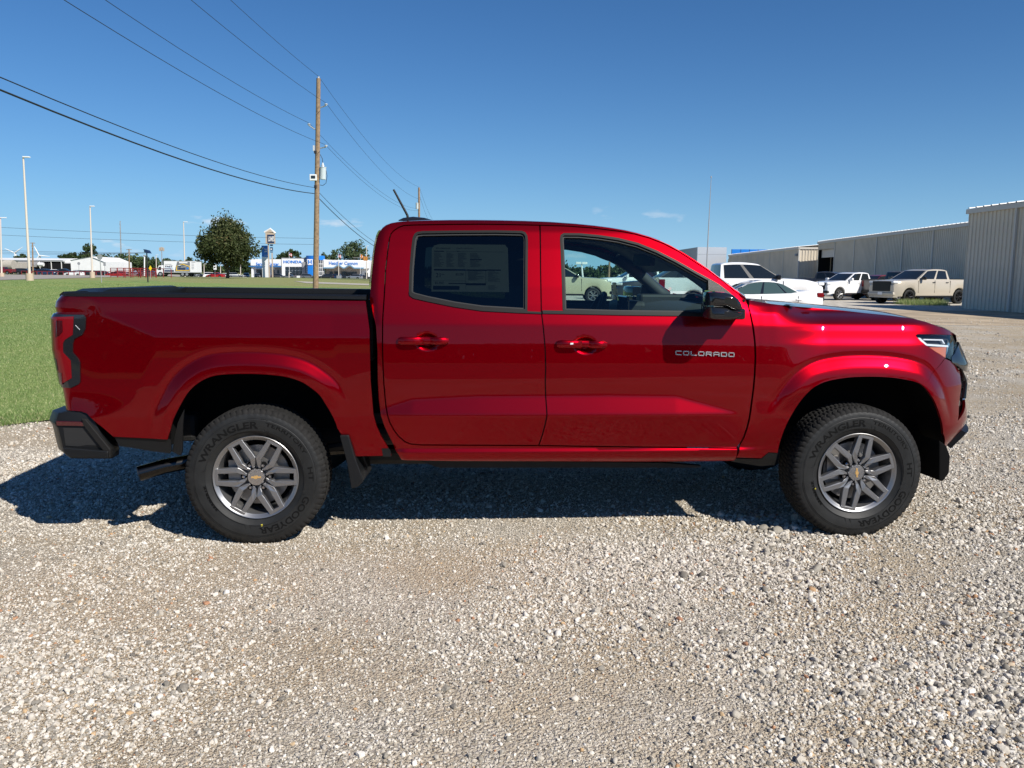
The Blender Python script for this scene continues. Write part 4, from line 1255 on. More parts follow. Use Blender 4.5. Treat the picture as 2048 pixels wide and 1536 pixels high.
def make_wheel(loc, rot_spokes, near, toe=0.0):
    w = put(bpy.data.objects.new('wheel', None), truck, loc)
    w.rotation_euler = (0, 0, (0 if near else math.pi) + toe)
    make_tyre(w)
    rim = [(-.112, .2285), (-.1135, .2265), (-.112, .2215), (-.103, .214), (-.098, .206), (-.07, .199), (.0, .185), (.09, .19), (.10, .226)]
    rows = lathe(rim, 72); rows.append(rows[0])
    MB().grid(rows).build('rim', M['alloy'], w, smooth=40)
    mb = MB(); r2 = lathe([(-.060, .060), (-.060, .02), (-.02, .02)], 40); r2.append(r2[0]); mb.grid(r2); mb.cyl((0, -.058, 0), (0, -.07, 0), .09, n=30)
    mb.build('hub', M['alloy_dark'], w, smooth=40)
    mb = MB(); mb.cyl((0, -.035, 0), (0, -.02, 0), .165, n=40)
    if near:
        mb.box((-.12, -.03, .02), (.07, .06, .13), mat=0)
    mb.build('brake_disc', M['steel'], w, smooth=40)
    MB().cyl((0, .01, 0), (0, .012, 0), .186, n=40).build('brake_shield', M['liner'], w)
    for k in range(6):
        g0 = R(60 * k + rot_spokes)
        ca, sa = math.cos(g0), math.sin(g0)
        mb = MB()
        for sg in (1, -1):
            def f(a, b, t, sg=sg):
                dep = -.098 - .008 * sstep(a, .05, .10) - .002 * sstep(a, .15, .21)
                yy = float(dep) if t == 0 else (float(dep) + .035)
                return (a * ca - sg * b * sa, yy, a * sa + sg * b * ca)
            mb.prism(SPOKE, f, 0, 1)
        def f2(a, b, t):
            return (a * ca - b * sa, (-.1085 if t == 0 else -.075), a * sa + b * ca)
        mb.prism([(.200, -.046), (.219, -.045), (.219, .045), (.200, .046)], f2, 0, 1)
        mb.build('spoke', M['alloy'], w, bevel=.0022, seg=1)
    for k in range(6):
        g0 = R(60 * k + rot_spokes)
        c_ = (.070 * math.cos(g0), .070 * math.sin(g0))
        mb = MB(); mb.cyl((c_[0], -.055, c_[1]), (c_[0], -.091, c_[1]), .0125, .0105, n=6); mb.cyl((c_[0], -.091, c_[1]), (c_[0], -.096, c_[1]), .0105, .006, n=6)
        mb.build('lug_nut', M['chrome'], w, smooth=30)
        MB().cyl((c_[0], -.0695, c_[1]), (c_[0], -.0715, c_[1]), .0185, n=16).build('lug_seat', M['liner'], w)
    mb = MB(); r3 = lathe([(-.06, .050), (-.098, .0475), (-.104, .044), (-.1055, .0)], 40); r3.append(r3[0]); mb.grid(r3)
    mb.build('hub_cap', M['cap'], w, smooth=40)
    # a slanted cross emblem
    g1 = R(rot_spokes if rot_spokes == 0 else 95)
    e = [(-.034, .006), (-.012, .006), (-.009, .012), (.013, .012), (.013, .006), (.036, .006), (.034, -.006), (.010, -.006), (.007, -.012), (-.014, -.012), (-.014, -.006), (-.036, -.006)]
    MB().prism([(a * .74, b * .74) for a, b in e], lambda a, b, t: (a * math.cos(g1) - b * math.sin(g1), t, a * math.sin(g1) + b * math.cos(g1)), -.1075, -.104).build('emblem', M['gold'], w)
    if near:
        for body, a, sp, r0, h in (('WRANGLER', 124, 78, .272, .036), ('TERRITORY', 52, 52, .290, .020), ('HT', 4, 15, .284, .026), ('GOODYEAR', -54, 66, .274, .036), ('255/65R17', 205, 32, .262, .013)):
            P, Fs = arc_text(body, a, sp, r0, h, -.1268, .0022)
            MB().add(P, Fs).build('sidewall_lettering', M['letter'], w, fix=False)
        for a0_, a1_ in ((76, 170), (-14, 72), (-98, -20), (188, 256)):     # raised panel lines round the lettering
            mb = MB()
            for rr in (.262, .325):
                mb.tube([(rr * math.cos(R(a)), -.1275, rr * math.sin(R(a))) for a in np.linspace(a0_, a1_, 16)], .0012, 4)
            for a in (a0_, a1_):
                mb.tube([(rr * math.cos(R(a + (rr - .26) * 90)), -.1275, rr * math.sin(R(a + (rr - .26) * 90))) for rr in (.262, .28, .30, .325)], .0012, 4)
            mb.build('sidewall_ridge', M['rubber'], w, fix=False)
        MB().cyl((.262 * math.cos(R(-84 if rot_spokes == 0 else -161)), -.124, .262 * math.sin(R(-84 if rot_spokes == 0 else -161))), (.262 * math.cos(R(-84 if rot_spokes == 0 else -161)), -.1262, .262 * math.sin(R(-84 if rot_spokes == 0 else -161))), .0055, n=10).build('paint_dot', M['yellow'], w)
    return w
ZC = .367
make_wheel((0, -.80, ZC), 0, True)
make_wheel((WB, -.80, ZC), 19, True)
make_wheel((0, .80, ZC), 0, False)
make_wheel((WB, .80, ZC), 19, False)

# ------------------------------------------------------------------ door handles, badge, mirror, antenna
def handle(door, px0, px1, py, sgn, chip):
    c0 = px2uz([(px0, py)], .02)[0]; c1 = px2uz([(px1, py + (1.5 if chip else 0.5))], .02)[0]
    rows = []
    for t in np.linspace(0, 1, 15):
        u = c0[0] + (c1[0] - c0[0]) * t; z = c0[1] + (c1[1] - c0[1]) * t
        hh = .0215 if t < .98 else .018
        e = min(t, 1 - t)
        hh *= min(1, .72 + e * 6); dp = .030 * min(1, .45 + e * 5)
        hh *= (1 if t < .25 else 1 - .12 * (t - .25))
        ring_ = []
        for a in np.linspace(0, 2 * math.pi, 16, endpoint=False):
            ca, sa = math.cos(a), math.sin(a)
            k = (abs(ca) ** 4 + abs(sa) ** 4) ** -.25
            zz_ = z + hh * sa * k; oo = .012 + dp * .5 * (1 + ca * k)
            if not (.22 < t < .86): oo = min(oo, .012 + dp) * (1 if ca > 0 else .3)
            ring_.append(tuple(S(u, zz_, 0) + SN(np.array(u), np.array(z)) * (oo - .008)))
        rows.append([(x, y * sgn, z_) for x, y, z_ in ring_])
    mb = MB(); mb.grid(rows, closed=True); mb.add(rows[0], [tuple(range(16))]); mb.add(rows[-1], [tuple(range(15, -1, -1))])
    h = mb.build('door_handle', M['red'], door, smooth=60)
    if chip and sgn == 1:
        q = px2uz([(1140.5, 686), (1146.5, 685.6), (1146.3, 688.8), (1140.3, 689.2)], .03)
        panel('lock_button', q, M['white_plastic'], h.parent, off=.0355, thick=.01, step=.02)
    return h
for sgn, a, b in ((1, rdoor, fdoor), (-1, rdoor_far, fdoor_far)):
    handle(a, 796, 897, 681.5, sgn, False); handle(b, 1114, 1214.5, 688, sgn, True)

# badge: letters drawn as square strokes
GLY = {'C': [[(1, 1), (.12, 1), (0, .85), (0, .15), (.12, 0), (1, 0)]], 'O': [[(.1, 1), (.9, 1), (1, .85), (1, .15), (.9, 0), (.1, 0), (0, .15), (0, .85), (.1, 1)]],
       'L': [[(0, 1), (0, .1), (.1, 0), (1, 0)]], 'R': [[(0, 0), (0, 1), (.9, 1), (1, .85), (1, .6), (.9, .45), (.1, .45)], [(.5, .45), (1, 0)]],
       'A': [[(0, 0), (0, .8), (.2, 1), (.8, 1), (1, .8), (1, 0)], [(0, .4), (1, .4)]], 'D': [[(0, 0), (.88, 0), (1, .15), (1, .85), (.88, 1), (0, 1), (0, 0)]]}
bx0, bx1 = 1351, 1467
def stroke(mb, pts, wd, fn):
    pts = [np.array(p, float) for p in pts]
    for a, b in zip(pts[:-1], pts[1:]):
        d = b - a; L_ = np.hypot(*d); d /= L_; n_ = np.array([-d[1], d[0]]) * wd / 2; e = d * wd * .42
        q = [a - e - n_, b + e - n_, b + e + n_, a - e + n_]
        mb.prism([tuple(x) for x in q], fn, 0, 1)
word = 'COLORADO'
cu_ = px2uz([(1350.5, 705.5), (1469, 709.5)], .004)
tot = cu_[1][0] - cu_[0][0]; lw = tot / (8 + 7 * .20); 
for i, ch in enumerate(word):
    mb = MB()
    def f(a, b, t, i=i):
        u = cu_[0][0] + (i * 1.20) * lw + a; z = cu_[0][1] + (cu_[1][1] - cu_[0][1]) * (i * 1.2 * lw + a) / tot + b
        return tuple(S(u, z, .001 if t == 0 else .0065))
    hgt = .0195
    for st in GLY[ch]:
        stroke(mb, [(x * (lw - .006) + .003, (y - .5) * hgt) for x, y in st], .0049, f)
    mb.build('badge_letter', M['badge'], fdoor)

# mirrors
for sgn in (1, -1):
    mrr = put(bpy.data.objects.new('wing_mirror', None), truck)
    def mpt(px, py, w): 
        x_, z_ = plane_hit(px, py, w); return x_, z_
    o_top = [mpt(*p, 1.05) for p in [(1408.5, 593), (1411, 584.5), (1420, 582.5), (1442, 584), (1456, 588), (1467, 597), (1473, 606), (1476, 617), (1470, 622), (1458, 620.5), (1440, 612), (1409, 611)]]
    o_bot = [mpt(*p, 1.05) for p in [(1408, 612), (1440, 613.2), (1458, 621.8), (1470, 623.5), (1477, 624), (1471, 633), (1457, 638.5), (1440, 639), (1412, 637), (1408, 633)]]
    for nm, poly, mt in (('mirror_cap', o_top, 'gloss_black'), ('mirror_base', o_bot, 'gloss_black')):
        cx_ = sum(p[0] for p in poly) / len(poly); cz_ = sum(p[1] for p in poly) / len(poly)
        rows = []
        for w_, k, dx in ((.93, .9, .03), (.97, .98, .012), (1.03, 1.0, 0), (1.09, 1.0, 0), (1.125, .93, .004), (1.14, .78, .01), (1.146, .4, .02)):
            rows.append([(cx_ + (a - cx_) * k + dx, -w_ * sgn, cz_ + (b - cz_) * k) for a, b in poly])
        mb = MB(); mb.grid(rows, closed=True); mb.add(rows[0], [tuple(range(len(poly)))]); mb.add(rows[-1], [tuple(range(len(poly) - 1, -1, -1))])
        mb.build(nm, M['mirror_black'] if 'mirror_black' in M else M[mt], mrr, smooth=50)
    xs_ = o_top[0][0]
    mb = MB(); mb.box((xs_ + .035, -1.03 * sgn, (o_top[1][1] + o_bot[-1][1]) / 2), (.004, .17, .145)); mb.build('mirror_glass', M['chrome'], mrr)
    mb = MB(); a_ = mpt(1462, 632, .93); mb.box((a_[0], -.93 * sgn, a_[1] + .015), (.11, .16, .06)); mb.build('mirror_arm', M['gloss_black'], mrr, bevel=.012)

a0_ = plane_hit(826, 437, .1); a1_ = plane_hit(787, 379, .1)
ant = put(bpy.data.objects.new('antenna', None), truck)
MB().tube([(a0_[0] - .03, -.1, 1.795), (a0_[0] - .035, -.1, a0_[1] + .02), (a1_[0], -.1, a1_[1])], [.009, .0075, .006], 8).build('mast', M['black_plastic'], ant, smooth=60)
rows = []
for t, hh in ((-.09, .002), (-.06, .018), (0, .026), (.07, .02), (.13, .004)):
    rows.append([(a0_[0] + t, -.1 + .03 * math.cos(a), 1.786 + max(0, hh * math.sin(a))) for a in np.linspace(0, math.pi, 9)])
MB().grid(rows).build('antenna_base', M['gloss_black'], ant, smooth=60)

# ------------------------------------------------------------------ cabin
def pillow(mb, c, d, tilt=0.0, r=.05):
    """a soft block: superellipsoid"""
    rows = []
    for i in range(9):
        p = -math.pi / 2 + math.pi * i / 8
        row = []
        for j in range(16):
            q = 2 * math.pi * j / 16
            sp = lambda v: math.copysign(abs(v) ** .45, v)
            x, y, z = sp(math.cos(p)) * sp(math.cos(q)) * d[0] / 2, sp(math.cos(p)) * sp(math.sin(q)) * d[1] / 2, sp(math.sin(p)) * d[2] / 2
            x, z = x * math.cos(tilt) - z * math.sin(tilt), x * math.sin(tilt) + z * math.cos(tilt)
            row.append((c[0] + x, c[1] + y, c[2] + z))
        rows.append(row)
    mb.grid(rows, closed=True)
for sgn in (1, -1):
    s_ = put(bpy.data.objects.new('front_seat', None), truck)
    mb = MB(); pillow(mb, (1.85, -.38 * sgn, .86), (.52, .50, .16)); mb.build('cushion', M['interior_black'], s_, smooth=180)
    mb = MB(); pillow(mb, (1.56, -.38 * sgn, 1.14), (.15, .50, .58), .22); mb.build('backrest', M['interior_black'], s_, smooth=180)
    mb = MB(); pillow(mb, (1.47, -.38 * sgn, 1.50), (.11, .27, .20), .12); mb.build('headrest', M['interior_black'], s_, smooth=180)
s_ = put(bpy.data.objects.new('rear_seat', None), truck)
mb = MB(); pillow(mb, (1.05, 0, .86), (.48, 1.36, .16)); mb.build('cushion', M['interior_black'], s_, smooth=180)
mb = MB(); pillow(mb, (.80, 0, 1.12), (.14, 1.36, .55), .12); mb.build('backrest', M['interior_black'], s_, smooth=180)
mb = MB(); mb.box((1.65, 0, .66), (2.1, 1.5, .06)); mb.build('cabin_floor', M['interior_black'], truck)
# dashboard: section swept across
dash = [(2.32, .75), (2.30, 1.02), (2.22, 1.12), (2.24, 1.19), (2.34, 1.255), (2.55, 1.285), (2.78, 1.285), (2.80, .75)]
rows = [[(a + (.04 if abs(y) > .6 else 0), y, b) for a, b in dash] for y in (-.80, -.6, -.2, .1, .2, .55, .66, .80)]
mb = MB(); mb.grid(rows, closed=True)
db = mb.build('dashboard', M['interior'], truck, smooth=40)
mb = MB(); mb.box((2.27, .42, 1.24), (.20, .36, .10)); mb.build('instrument_hood', M['interior_black'], db, bevel=.03, seg=3)
mb = MB(); mb.box((2.17, .06, 1.235), (.02, .30, .19)); mb.build('screen', M['screen'], db, bevel=.006)
mb = MB(); mb.box((2.62, .71, 1.285), (.42, .14, .09)); mb.build('defroster_panel', M['interior_black'], db, bevel=.02)
for yy in (-.66, -.56):
    mb = MB(); mb.box((2.235, yy, 1.15), (.03, .06, .16)); mb.build('air_vent', M['chrome'], db, bevel=.01)
mb = MB(); mb.box((1.8, 0, .95), (.9, .24, .25)); mb.build('centre_console', M['interior'], truck, bevel=.04)
sw = put(bpy.data.objects.new('steering_wheel', None), truck)
cw_ = Vector((2.02, .38, 1.17)); ax = Vector((-.90, 0, .43)).normalized(); e1 = Vector((0, 1, 0)); e2 = ax.cross(e1)
MB().tube([cw_ + (e1 * math.cos(a) + e2 * math.sin(a)) * .185 for a in np.linspace(0, 2 * math.pi, 32, endpoint=False)], .016, 10, closed=True).build('wheel_rim', M['interior_black'], sw, smooth=180)
mb = MB(); mb.cyl(cw_, cw_ - ax * .05, .07, .06, n=18)
for a in (0, math.pi, -math.pi / 2):
    mb.tube([cw_ - ax * .02, cw_ + (e1 * math.cos(a) + e2 * math.sin(a)) * .18], .016, 6)
mb.tube([cw_, cw_ - ax * .28], .035, 8)
mb.build('wheel_hub', M['interior_black'], sw, smooth=50)
hl_e = S(silh[3:27, 0], silh[3:27, 1], -.05)
MB().grid(cross(hl_e, .0 * hl_e[:, 0] + .01, 0 * hl_e[:, 0], pw=2.6)).build('headliner', M['headliner'], truck, smooth=180)
rm = plane_hit(1288, 520, .02)
mb = MB(); mb.box((rm[0], -.02, rm[1]), (.035, .24, .075), rz=.25); mb.tube([(rm[0] + .01, -.02, rm[1] + .02), (rm[0] + .09, -.02, rm[1] + .07)], .012, 6)
mb.build('rear_view_mirror', M['interior_black'], truck, bevel=.008)
for sgn in (1, -1):
    mb = MB(); mb.box((2.02, -.36 * sgn, 1.70), (.14, .40, .02)); mb.build('sun_visor', M['headliner'], truck, bevel=.006)

# price sheet stuck inside the rear window
def stk(px, py): return px2uz([(px, py)], -.022)[0]
q00 = stk(863, 583); q10 = stk(1018, 582.5); q01 = stk(863, 488)
su, sz = q10[0] - q00[0], q01[1] - q00[1]
outl = [(0, 0), (1, 0), (.995, .92), (.96, 1.0), (.10, 1.0), (.03, .97), (0, .90)]
sp = panel('window_sticker', [(q00[0] + a * su, q00[1] + b * sz) for a, b in outl], M['paper'], rdoor, off=-.022, thick=.0005, step=.04)
def mark(x0, y0, x1, y1, mt):
    panel('print', [(q00[0] + x0 * su, q00[1] + y0 * sz), (q00[0] + x1 * su, q00[1] + y0 * sz), (q00[0] + x1 * su, q00[1] + y1 * sz), (q00[0] + x0 * su, q00[1] + y1 * sz)], M[mt], sp_marks, off=-.0208, thick=.0002, step=.3, flange=False)
# print is joined per colour (fine type too small to read)
def marks(rects, mt):
    mb = MB()
    for x0, y0, x1, y1 in rects:
        P = [tuple(S(q00[0] + a * su, q00[1] + b * sz, -.0208)) for a, b in ((x0, y0), (x1, y0), (x1, y1), (x0, y1))]
        mb.add(P, [(0, 1, 2, 3)])
    return mb.build('print', M[mt], rdoor, fix=False)
rr_ = random.Random(3)
fine = []
for cx0, cx1 in ((.03, .16), (.19, .30), (.34, .46), (.50, .64)):
    y = .80
    while y > .50:
        fine.append((cx0, y, cx0 + (cx1 - cx0) * rr_.uniform(.45, 1), y + .008)); y -= .02
for k in range(12): fine.append((.47, .42 - k * .016, .47 + rr_.uniform(.1, .22), .427 - k * .016))
for k in range(12): fine.append((.73, .42 - k * .018, .73 + rr_.uniform(.06, .16), .427 - k * .018))
for k in range(5): fine.append((.73, .13 - k * .02, .73 + rr_.uniform(.08, .13), .137 - k * .02))
marks(fine, 'ink_grey')
marks([(.03, .835, .16, .85), (.19, .838, .95, .842), (.50, .665, .65, .685), (.03, .44, .31, .47), (.45, .44, .72, .465), (.72, .445, .90, .468), (.44, .14, .70, .18), (.02, .04, .36, .12), (.44, .05, .443, .45), (.70, .14, .703, .45), (.02, .225, .44, .228), (.15, .14, .152, .22), (.22, .165, .44, .18), (.33, .84, .36, .85)], 'ink')
marks([(.31, .44, .44, .47)], 'ink_blue')
def sheet_text(s_, x, y, h, mt='ink'):
    V, Fs = text_geo(s_, 1.0, 0, align='LEFT')
    y0 = min(v.y for v in V); y1 = max(v.y for v in V); k = h * sz / (y1 - y0)
    x0 = min(v.x for v in V)
    P = [tuple(S(q00[0] + x * su + (v.x - x0) * k, q00[1] + y * sz + (v.y - y0) * k, -.0208)) for v in V]
    MB().add(P, Fs).build('print', M[mt], rdoor, fix=False)
sheet_text('2025 CHEVROLET', .05, .895, .028); sheet_text('COLORADO CREW CAB 2WD', .32, .905, .018)
sheet_text('21', .055, .30, .085); sheet_text('MPG', .13, .345, .02); sheet_text('$3,250', .31, .335, .05); sheet_text('$2,350', .045, .155, .05)
# ------------------------------------------------------------------ materials of the surroundings
M['metal_wall'] = mat('ribbed beige grey steel wall', (.66, .585, .47), rough=.5, var=.06, vscale=.6, spec=.3)
M['metal_trim'] = mat('steel trim', (.60, .565, .505), rough=.5, spec=.3)
M['roof_white'] = mat('white roof sheet', (.80, .79, .76), rough=.5)
M['white_wall'] = mat('white painted steel', (.78, .78, .77), rough=.6, var=.04, vscale=.5)
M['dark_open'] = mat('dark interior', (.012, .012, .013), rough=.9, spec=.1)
M['dark_glass'] = mat('dark shop glass', (.02, .026, .034), rough=.06, spec=.6)
M['sign_blue'] = mat('bright blue sign panel', (.012, .19, .62), rough=.4)
M['awning_blue'] = mat('blue awning', (.03, .16, .40), rough=.6)
M['canopy_blue'] = mat('grey blue canopy edge', (.16, .30, .42), rough=.6)
M['navy'] = mat('navy sign face', (.012, .03, .085), rough=.4)
M['tan_wall'] = mat('tan stucco', (.42, .36, .29), rough=.9)
M['tan_post'] = mat('tan painted post', (.50, .40, .30), rough=.7)
M['white_paint'] = mat('white paint', (.80, .80, .79), rough=.5)
M['silver_panel'] = mat('silver composite panel', (.60, .62, .64), rough=.35, metal=.35)
M['grey_panel'] = mat('grey composite panel', (.30, .30, .30), rough=.5)
M['wood'] = mat('weathered utility pole wood', (.33, .225, .135), rough=.95, vscale=6, col2=(.20, .135, .085))
M['wire'] = mat('black cable', (.015, .016, .018), rough=.7)
M['insulator'] = mat('grey porcelain', (.55, .57, .58), rough=.3)
M['transformer'] = mat('pale grey transformer can', (.50, .56, .57), rough=.45)
M['galv'] = mat('galvanised steel', (.42, .42, .42), rough=.45, metal=.5)
M['pale_pole'] = mat('pale lamp pole', (.62, .55, .47), rough=.6)
M['red_pipe'] = mat('dark red painted pipe', (.25, .022, .024), rough=.5)
M['sign_back'] = mat('bare aluminium sign back', (.34, .35, .35), rough=.5, metal=.3)
M['sign_yellow'] = mat('yellow sign', (.82, .60, .01), rough=.5)
M['flag_red'] = mat('red cloth', (.5, .03, .04), rough=.9); M['flag_white'] = mat('white cloth', (.75, .74, .72), rough=.9); M['flag_blue'] = mat('blue cloth', (.03, .05, .2), rough=.9)
M['signal'] = mat('orange yellow signal housing', (.55, .22, .04), rough=.6)
M['bark'] = mat('bark', (.09, .068, .05), rough=1, var=.3, vscale=5)
M['turbine'] = mat('white turbine', (.80, .81, .82), rough=.5)

# ------------------------------------------------------------------ the long steel sheds on the right
def ribbed(mb, p0, p1, z0, z1, pitch=.30, rib=.045, w=.085):
    """a wall sheet with upright ribs from p0 to p1; its outer face lies to the left of the way from p0 to p1"""
    p0 = np.array(p0, float); p1 = np.array(p1, float); L_ = np.hypot(*(p1 - p0)); d = (p1 - p0) / L_; n = np.array([-d[1], d[0]])
    xs = []
    k = max(1, int(L_ / pitch + .5)); st = L_ / k
    for i in range(k):
        a = i * st
        xs += [(a, 0), (a + st - w, 0), (a + st - w * .75, rib), (a + st - w * .25, rib)]
    xs.append((L_, 0))
    bot = [(*(p0 + d * a + n * o), z0) for a, o in xs]; top = [(*(p0 + d * a + n * o), z1) for a, o in xs]
    mb.grid([bot, top])
def shed(name, label, A, B, h, depth, n_bays, panels=None, end_near=True, door=None, lamp=False):
    """long wall from A (near) to B (far), facing left; the shed stretches depth metres to the right"""
    t = thing(name, label, 'metal building', (A[0], A[1], 0))
    o = np.array(A); a = np.zeros(2); b = np.array(B) - o
    L_ = np.hypot(*b); d = b / L_; nr = np.array([d[1], -d[0]])
    hh = h - .22
    if panels:
        k = int(L_ / panels + .5); st = L_ / k
        proto = None
        for i in range(k):
            if proto is None:
                mb = MB(); ribbed(mb, (0, 0), d * st, 0, hh, pitch=panels); proto = mb.build('wall_panel', M['metal_wall'], t, fix=False)
            else:
                c = proto.copy(); COL.objects.link(c); c.parent = t; c.location = (d[0] * st * i, d[1] * st * i, 0)
    else:
        st = L_ / n_bays
        for i in range(n_bays):
            p, q = d * st * i, d * st * (i + 1)
            if door == i:
                w0, w1 = p + d * st * .03, p + d * st * .97
                mb = MB(); ribbed(mb, p, w0, 0, hh); ribbed(mb, w1, q, 0, hh); ribbed(mb, w0, w1, hh - .6, hh); mb.build('wall_panel', M['metal_wall'], t, fix=False)
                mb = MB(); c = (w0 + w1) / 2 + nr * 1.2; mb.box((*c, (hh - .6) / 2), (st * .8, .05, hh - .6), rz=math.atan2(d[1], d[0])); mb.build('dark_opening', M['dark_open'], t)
                mb = MB(); c = (w0 + w1) / 2 + nr * .3; mb.box((*c, hh - 1.0), (st * .90, .04, .8), rz=math.atan2(d[1], d[0])); mb.build('door_curtain', M['metal_trim'], t)
                for e in (w0, w1):
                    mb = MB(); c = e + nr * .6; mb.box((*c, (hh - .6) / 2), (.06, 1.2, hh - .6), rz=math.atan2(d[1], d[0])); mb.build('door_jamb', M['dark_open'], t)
            else:
                mb = MB(); ribbed(mb, p, q, 0, hh); mb.build('wall_panel', M['metal_wall'], t, fix=False)
    # end walls, back wall
    if end_near:
        mb = MB(); ribbed(mb, nr * depth, a, 0, hh + .1); mb.build('end_wall', M['metal_wall'], t, fix=False)
    mb = MB(); ribbed(mb, b, b + nr * depth, 0, hh + .1); mb.build('end_wall', M['metal_wall'], t, fix=False)
    # eave trim and roof with ribs
    mb = MB(); ang = math.atan2(d[1], d[0])
    c = b / 2 - nr * .06; mb.box((*c, h - .11), (L_ + .16, .16, .22), rz=ang); mb.build('eave_gutter', M['metal_trim'], t)
    mb = MB(); c = -d * .05 + nr * depth / 2; mb.box((*c, h - .13), (depth + .1, .1, .2), rz=ang - math.pi / 2); mb.build('end_trim', M['metal_trim'], t)
    rise = depth * .5 * .10
    mb = MB()
    k = max(2, int(L_ / .6)); st = L_ / k
    prof_ = []
    for i in range(k):
        prof_ += [(i * st, 0), (i * st + st * .78, 0), (i * st + st * .84, .05), (i * st + st * .94, .05)]
    prof_.append((L_, 0))
    r0 = [(*(d * s_ - nr * .10), h + .03 + u) for s_, u in prof_]; r1 = [(*(d * s_ + nr * depth / 2), h + rise + u) for s_, u in prof_]; r2 = [(*(d * s_ + nr * depth), h + u) for s_, u in prof_]
    mb.grid([r0, r1, r2]); mb.build('roof', M['roof_white'], t, fix=False)
    for i in range(1, n_bays):
        mb = MB(); c = d * (L_ * i / n_bays) - nr * .06; mb.box((*c, hh / 2), (.12, .10, hh), rz=ang); mb.build('downpipe', M['metal_trim'], t)
    mb = MB(); mb.box((0 - nr[0] * .03, -nr[1] * .03, hh / 2), (.14, .14, hh), rz=ang); mb.build('corner_trim', M['metal_trim'], t)
    if lamp:
        mb = MB(); c = b * .0 - nr * .18 + d * .4; mb.box((*c, hh - .6), (.3, .35, .25), rz=ang); mb.build('wall_lamp', M['sign_back'], t, bevel=.04)
    return t
shed('metal_shed', 'tall beige steel shed filling the right edge of the frame', (22.95, 18.8), (22.1, 41.0), 4.79, 22, 6, panels=.30, end_near=False)
shed('metal_shed', 'long low steel shed with a roller door opening behind the parked pickups', (29.5, 49.6), (31.35, 86.4), 5.08, 20, 7, door=6, end_near=False)
shed('metal_shed', 'farthest steel shed, its lit end wall cut by a slanting shadow', (30.0, 88.1), (31.65, 123.2), 4.61, 18, 6, lamp=True)

# silver block and blue sign beyond the sheds, with the radio mast
bq = thing('showroom_block', 'pale silver boxy showroom top behind the white crew cab pickup', 'building', (0, 0, 0))
p0 = at(1395, 494, 127); p1 = at(1453, 494.5, 127); pl_ = at(1352, 505, 144)
mb = MB(); mb.box(((p0.x + p1.x) / 2, 127, p0.z / 2 - .55), (p1.x - p0.x, .4, p0.z - 1.12)); mb.build('front_panel', M['silver_panel'], bq)
mb = MB(); mb.box(((p0.x + p1.x) / 2, 127, p0.z - .55), (p1.x - p0.x, .42, 1.08)); mb.build('front_panel', M['silver_panel'], bq)
mb = MB(); mb.prism([(p0.x, 126.9), (p0.x + .1, 127.2), (pl_.x + .3, 144), (pl_.x, 144)], lambda a, b, t: (a, b, t), 0, p0.z - .02); mb.build('side_wall', M['grey_panel'], bq)
mb = MB(); mb.prism([(p0.x + .15, 127.25), (p1.x, 127.25), (p1.x, 144), (pl_.x + .35, 144)], lambda a, b, t: (a, b, t), 0, p0.z - .1); mb.build('flat_roof', M['grey_panel'], bq)
s0 = at(1463.5, 498.5, 135); s1 = at(1533, 500, 135)
bs = thing('blue_sign', 'bright blue fascia sign above the roof of the farthest shed', 'sign', ((s0.x + s1.x) / 2, 135, 0))
mb = MB(); mb.box((0, 0, s0.z - .9), (s1.x - s0.x, .5, 1.8)); mb.build('panel', M['sign_blue'], bs)
for k in range(1, 4):
    mb = MB(); mb.box((-(s1.x - s0.x) / 2 + k * (s1.x - s0.x) / 4, -.26, s0.z - .9), (.06, .03, 1.8)); mb.build('seam', M['navy'], bs)
mb = MB()
for x in (-1.8, 1.8): mb.box((x, .3, (s0.z - 1.8) / 2), (.3, .3, s0.z - 1.8))
mb.build('support', M['grey_panel'], bs)
V, Fs = text_geo('ll', 1.1, .05); MB().add([(v.x - .2, -.27 - v.z, v.y + s0.z - 1.15) for v in V], Fs).build('lettering', M['white_paint'], bs, fix=False)
mt_ = at(1422.5, 352, 95); mbz = at(1414, 500, 95)
ms = thing('radio_mast', 'slim grey radio mast rising right of the cab', 'antenna mast', (mbz.x, 95, 0))
d_ = Vector((mt_.x - mbz.x, 0, mt_.z))
mb = MB(); mb.cyl((0, 0, 0), d_ * .62, .075, .06, n=8); mb.build('mast', M['galv'], ms)
mb = MB(); mb.cyl(d_ * .62, d_, .05, .03, n=6); mb.cyl(d_ * .985, d_, .09, .05, n=6); mb.build('whip', M['galv'], ms)

# ------------------------------------------------------------------ pole line with its wires
def lean_pole(name, label, base, top, r0, r1, cat='utility pole', mt='wood', group=None):
    t = thing(name, label, cat, base, 0, group)
    MB().cyl((0, 0, -.2), Vector(top) - Vector(base), r0, r1, n=12).build('pole', M[mt], t, smooth=60)
    return t
D1, D2 = 56.0, 124.0
b1 = at(631, 590, D1); b1.z = tz(b1.x, D1); t1 = at(637, 157, D1)
b2 = at(838.5, 560, D2); b2.z = 0; t2 = at(838, 375, D2)
up = lean_pole('utility_pole', 'weathered wooden utility pole carrying a grey transformer, left of the cab', b1, t1, .19, .135)
def on1(px, py, dy=0):
    return at(px, py, D1 + dy) - b1
wdir = Vector((t2.x - t1.x, D2 - D1, 0)).normalized()
def arm(px, py, pxb, pyb):
    mb = MB(); a = on1(pxb, pyb); b = on1(px, py + 4); mb.tube([a, b], .035, 6); o = mb.build('bracket', M['galv'], up)
    mb = MB(); b2_ = on1(px, py); mb.cyl(b, b2_, .07, .05, n=8); mb.cyl((b + b2_) / 2, (b + b2_) / 2 + Vector((0, 0, .04)), .11, .11, n=8); mb.build('insulator', M['insulator'], up, smooth=40)
arm(652, 207, 639, 216); arm(618, 247, 630, 259); arm(652, 290, 638, 297)
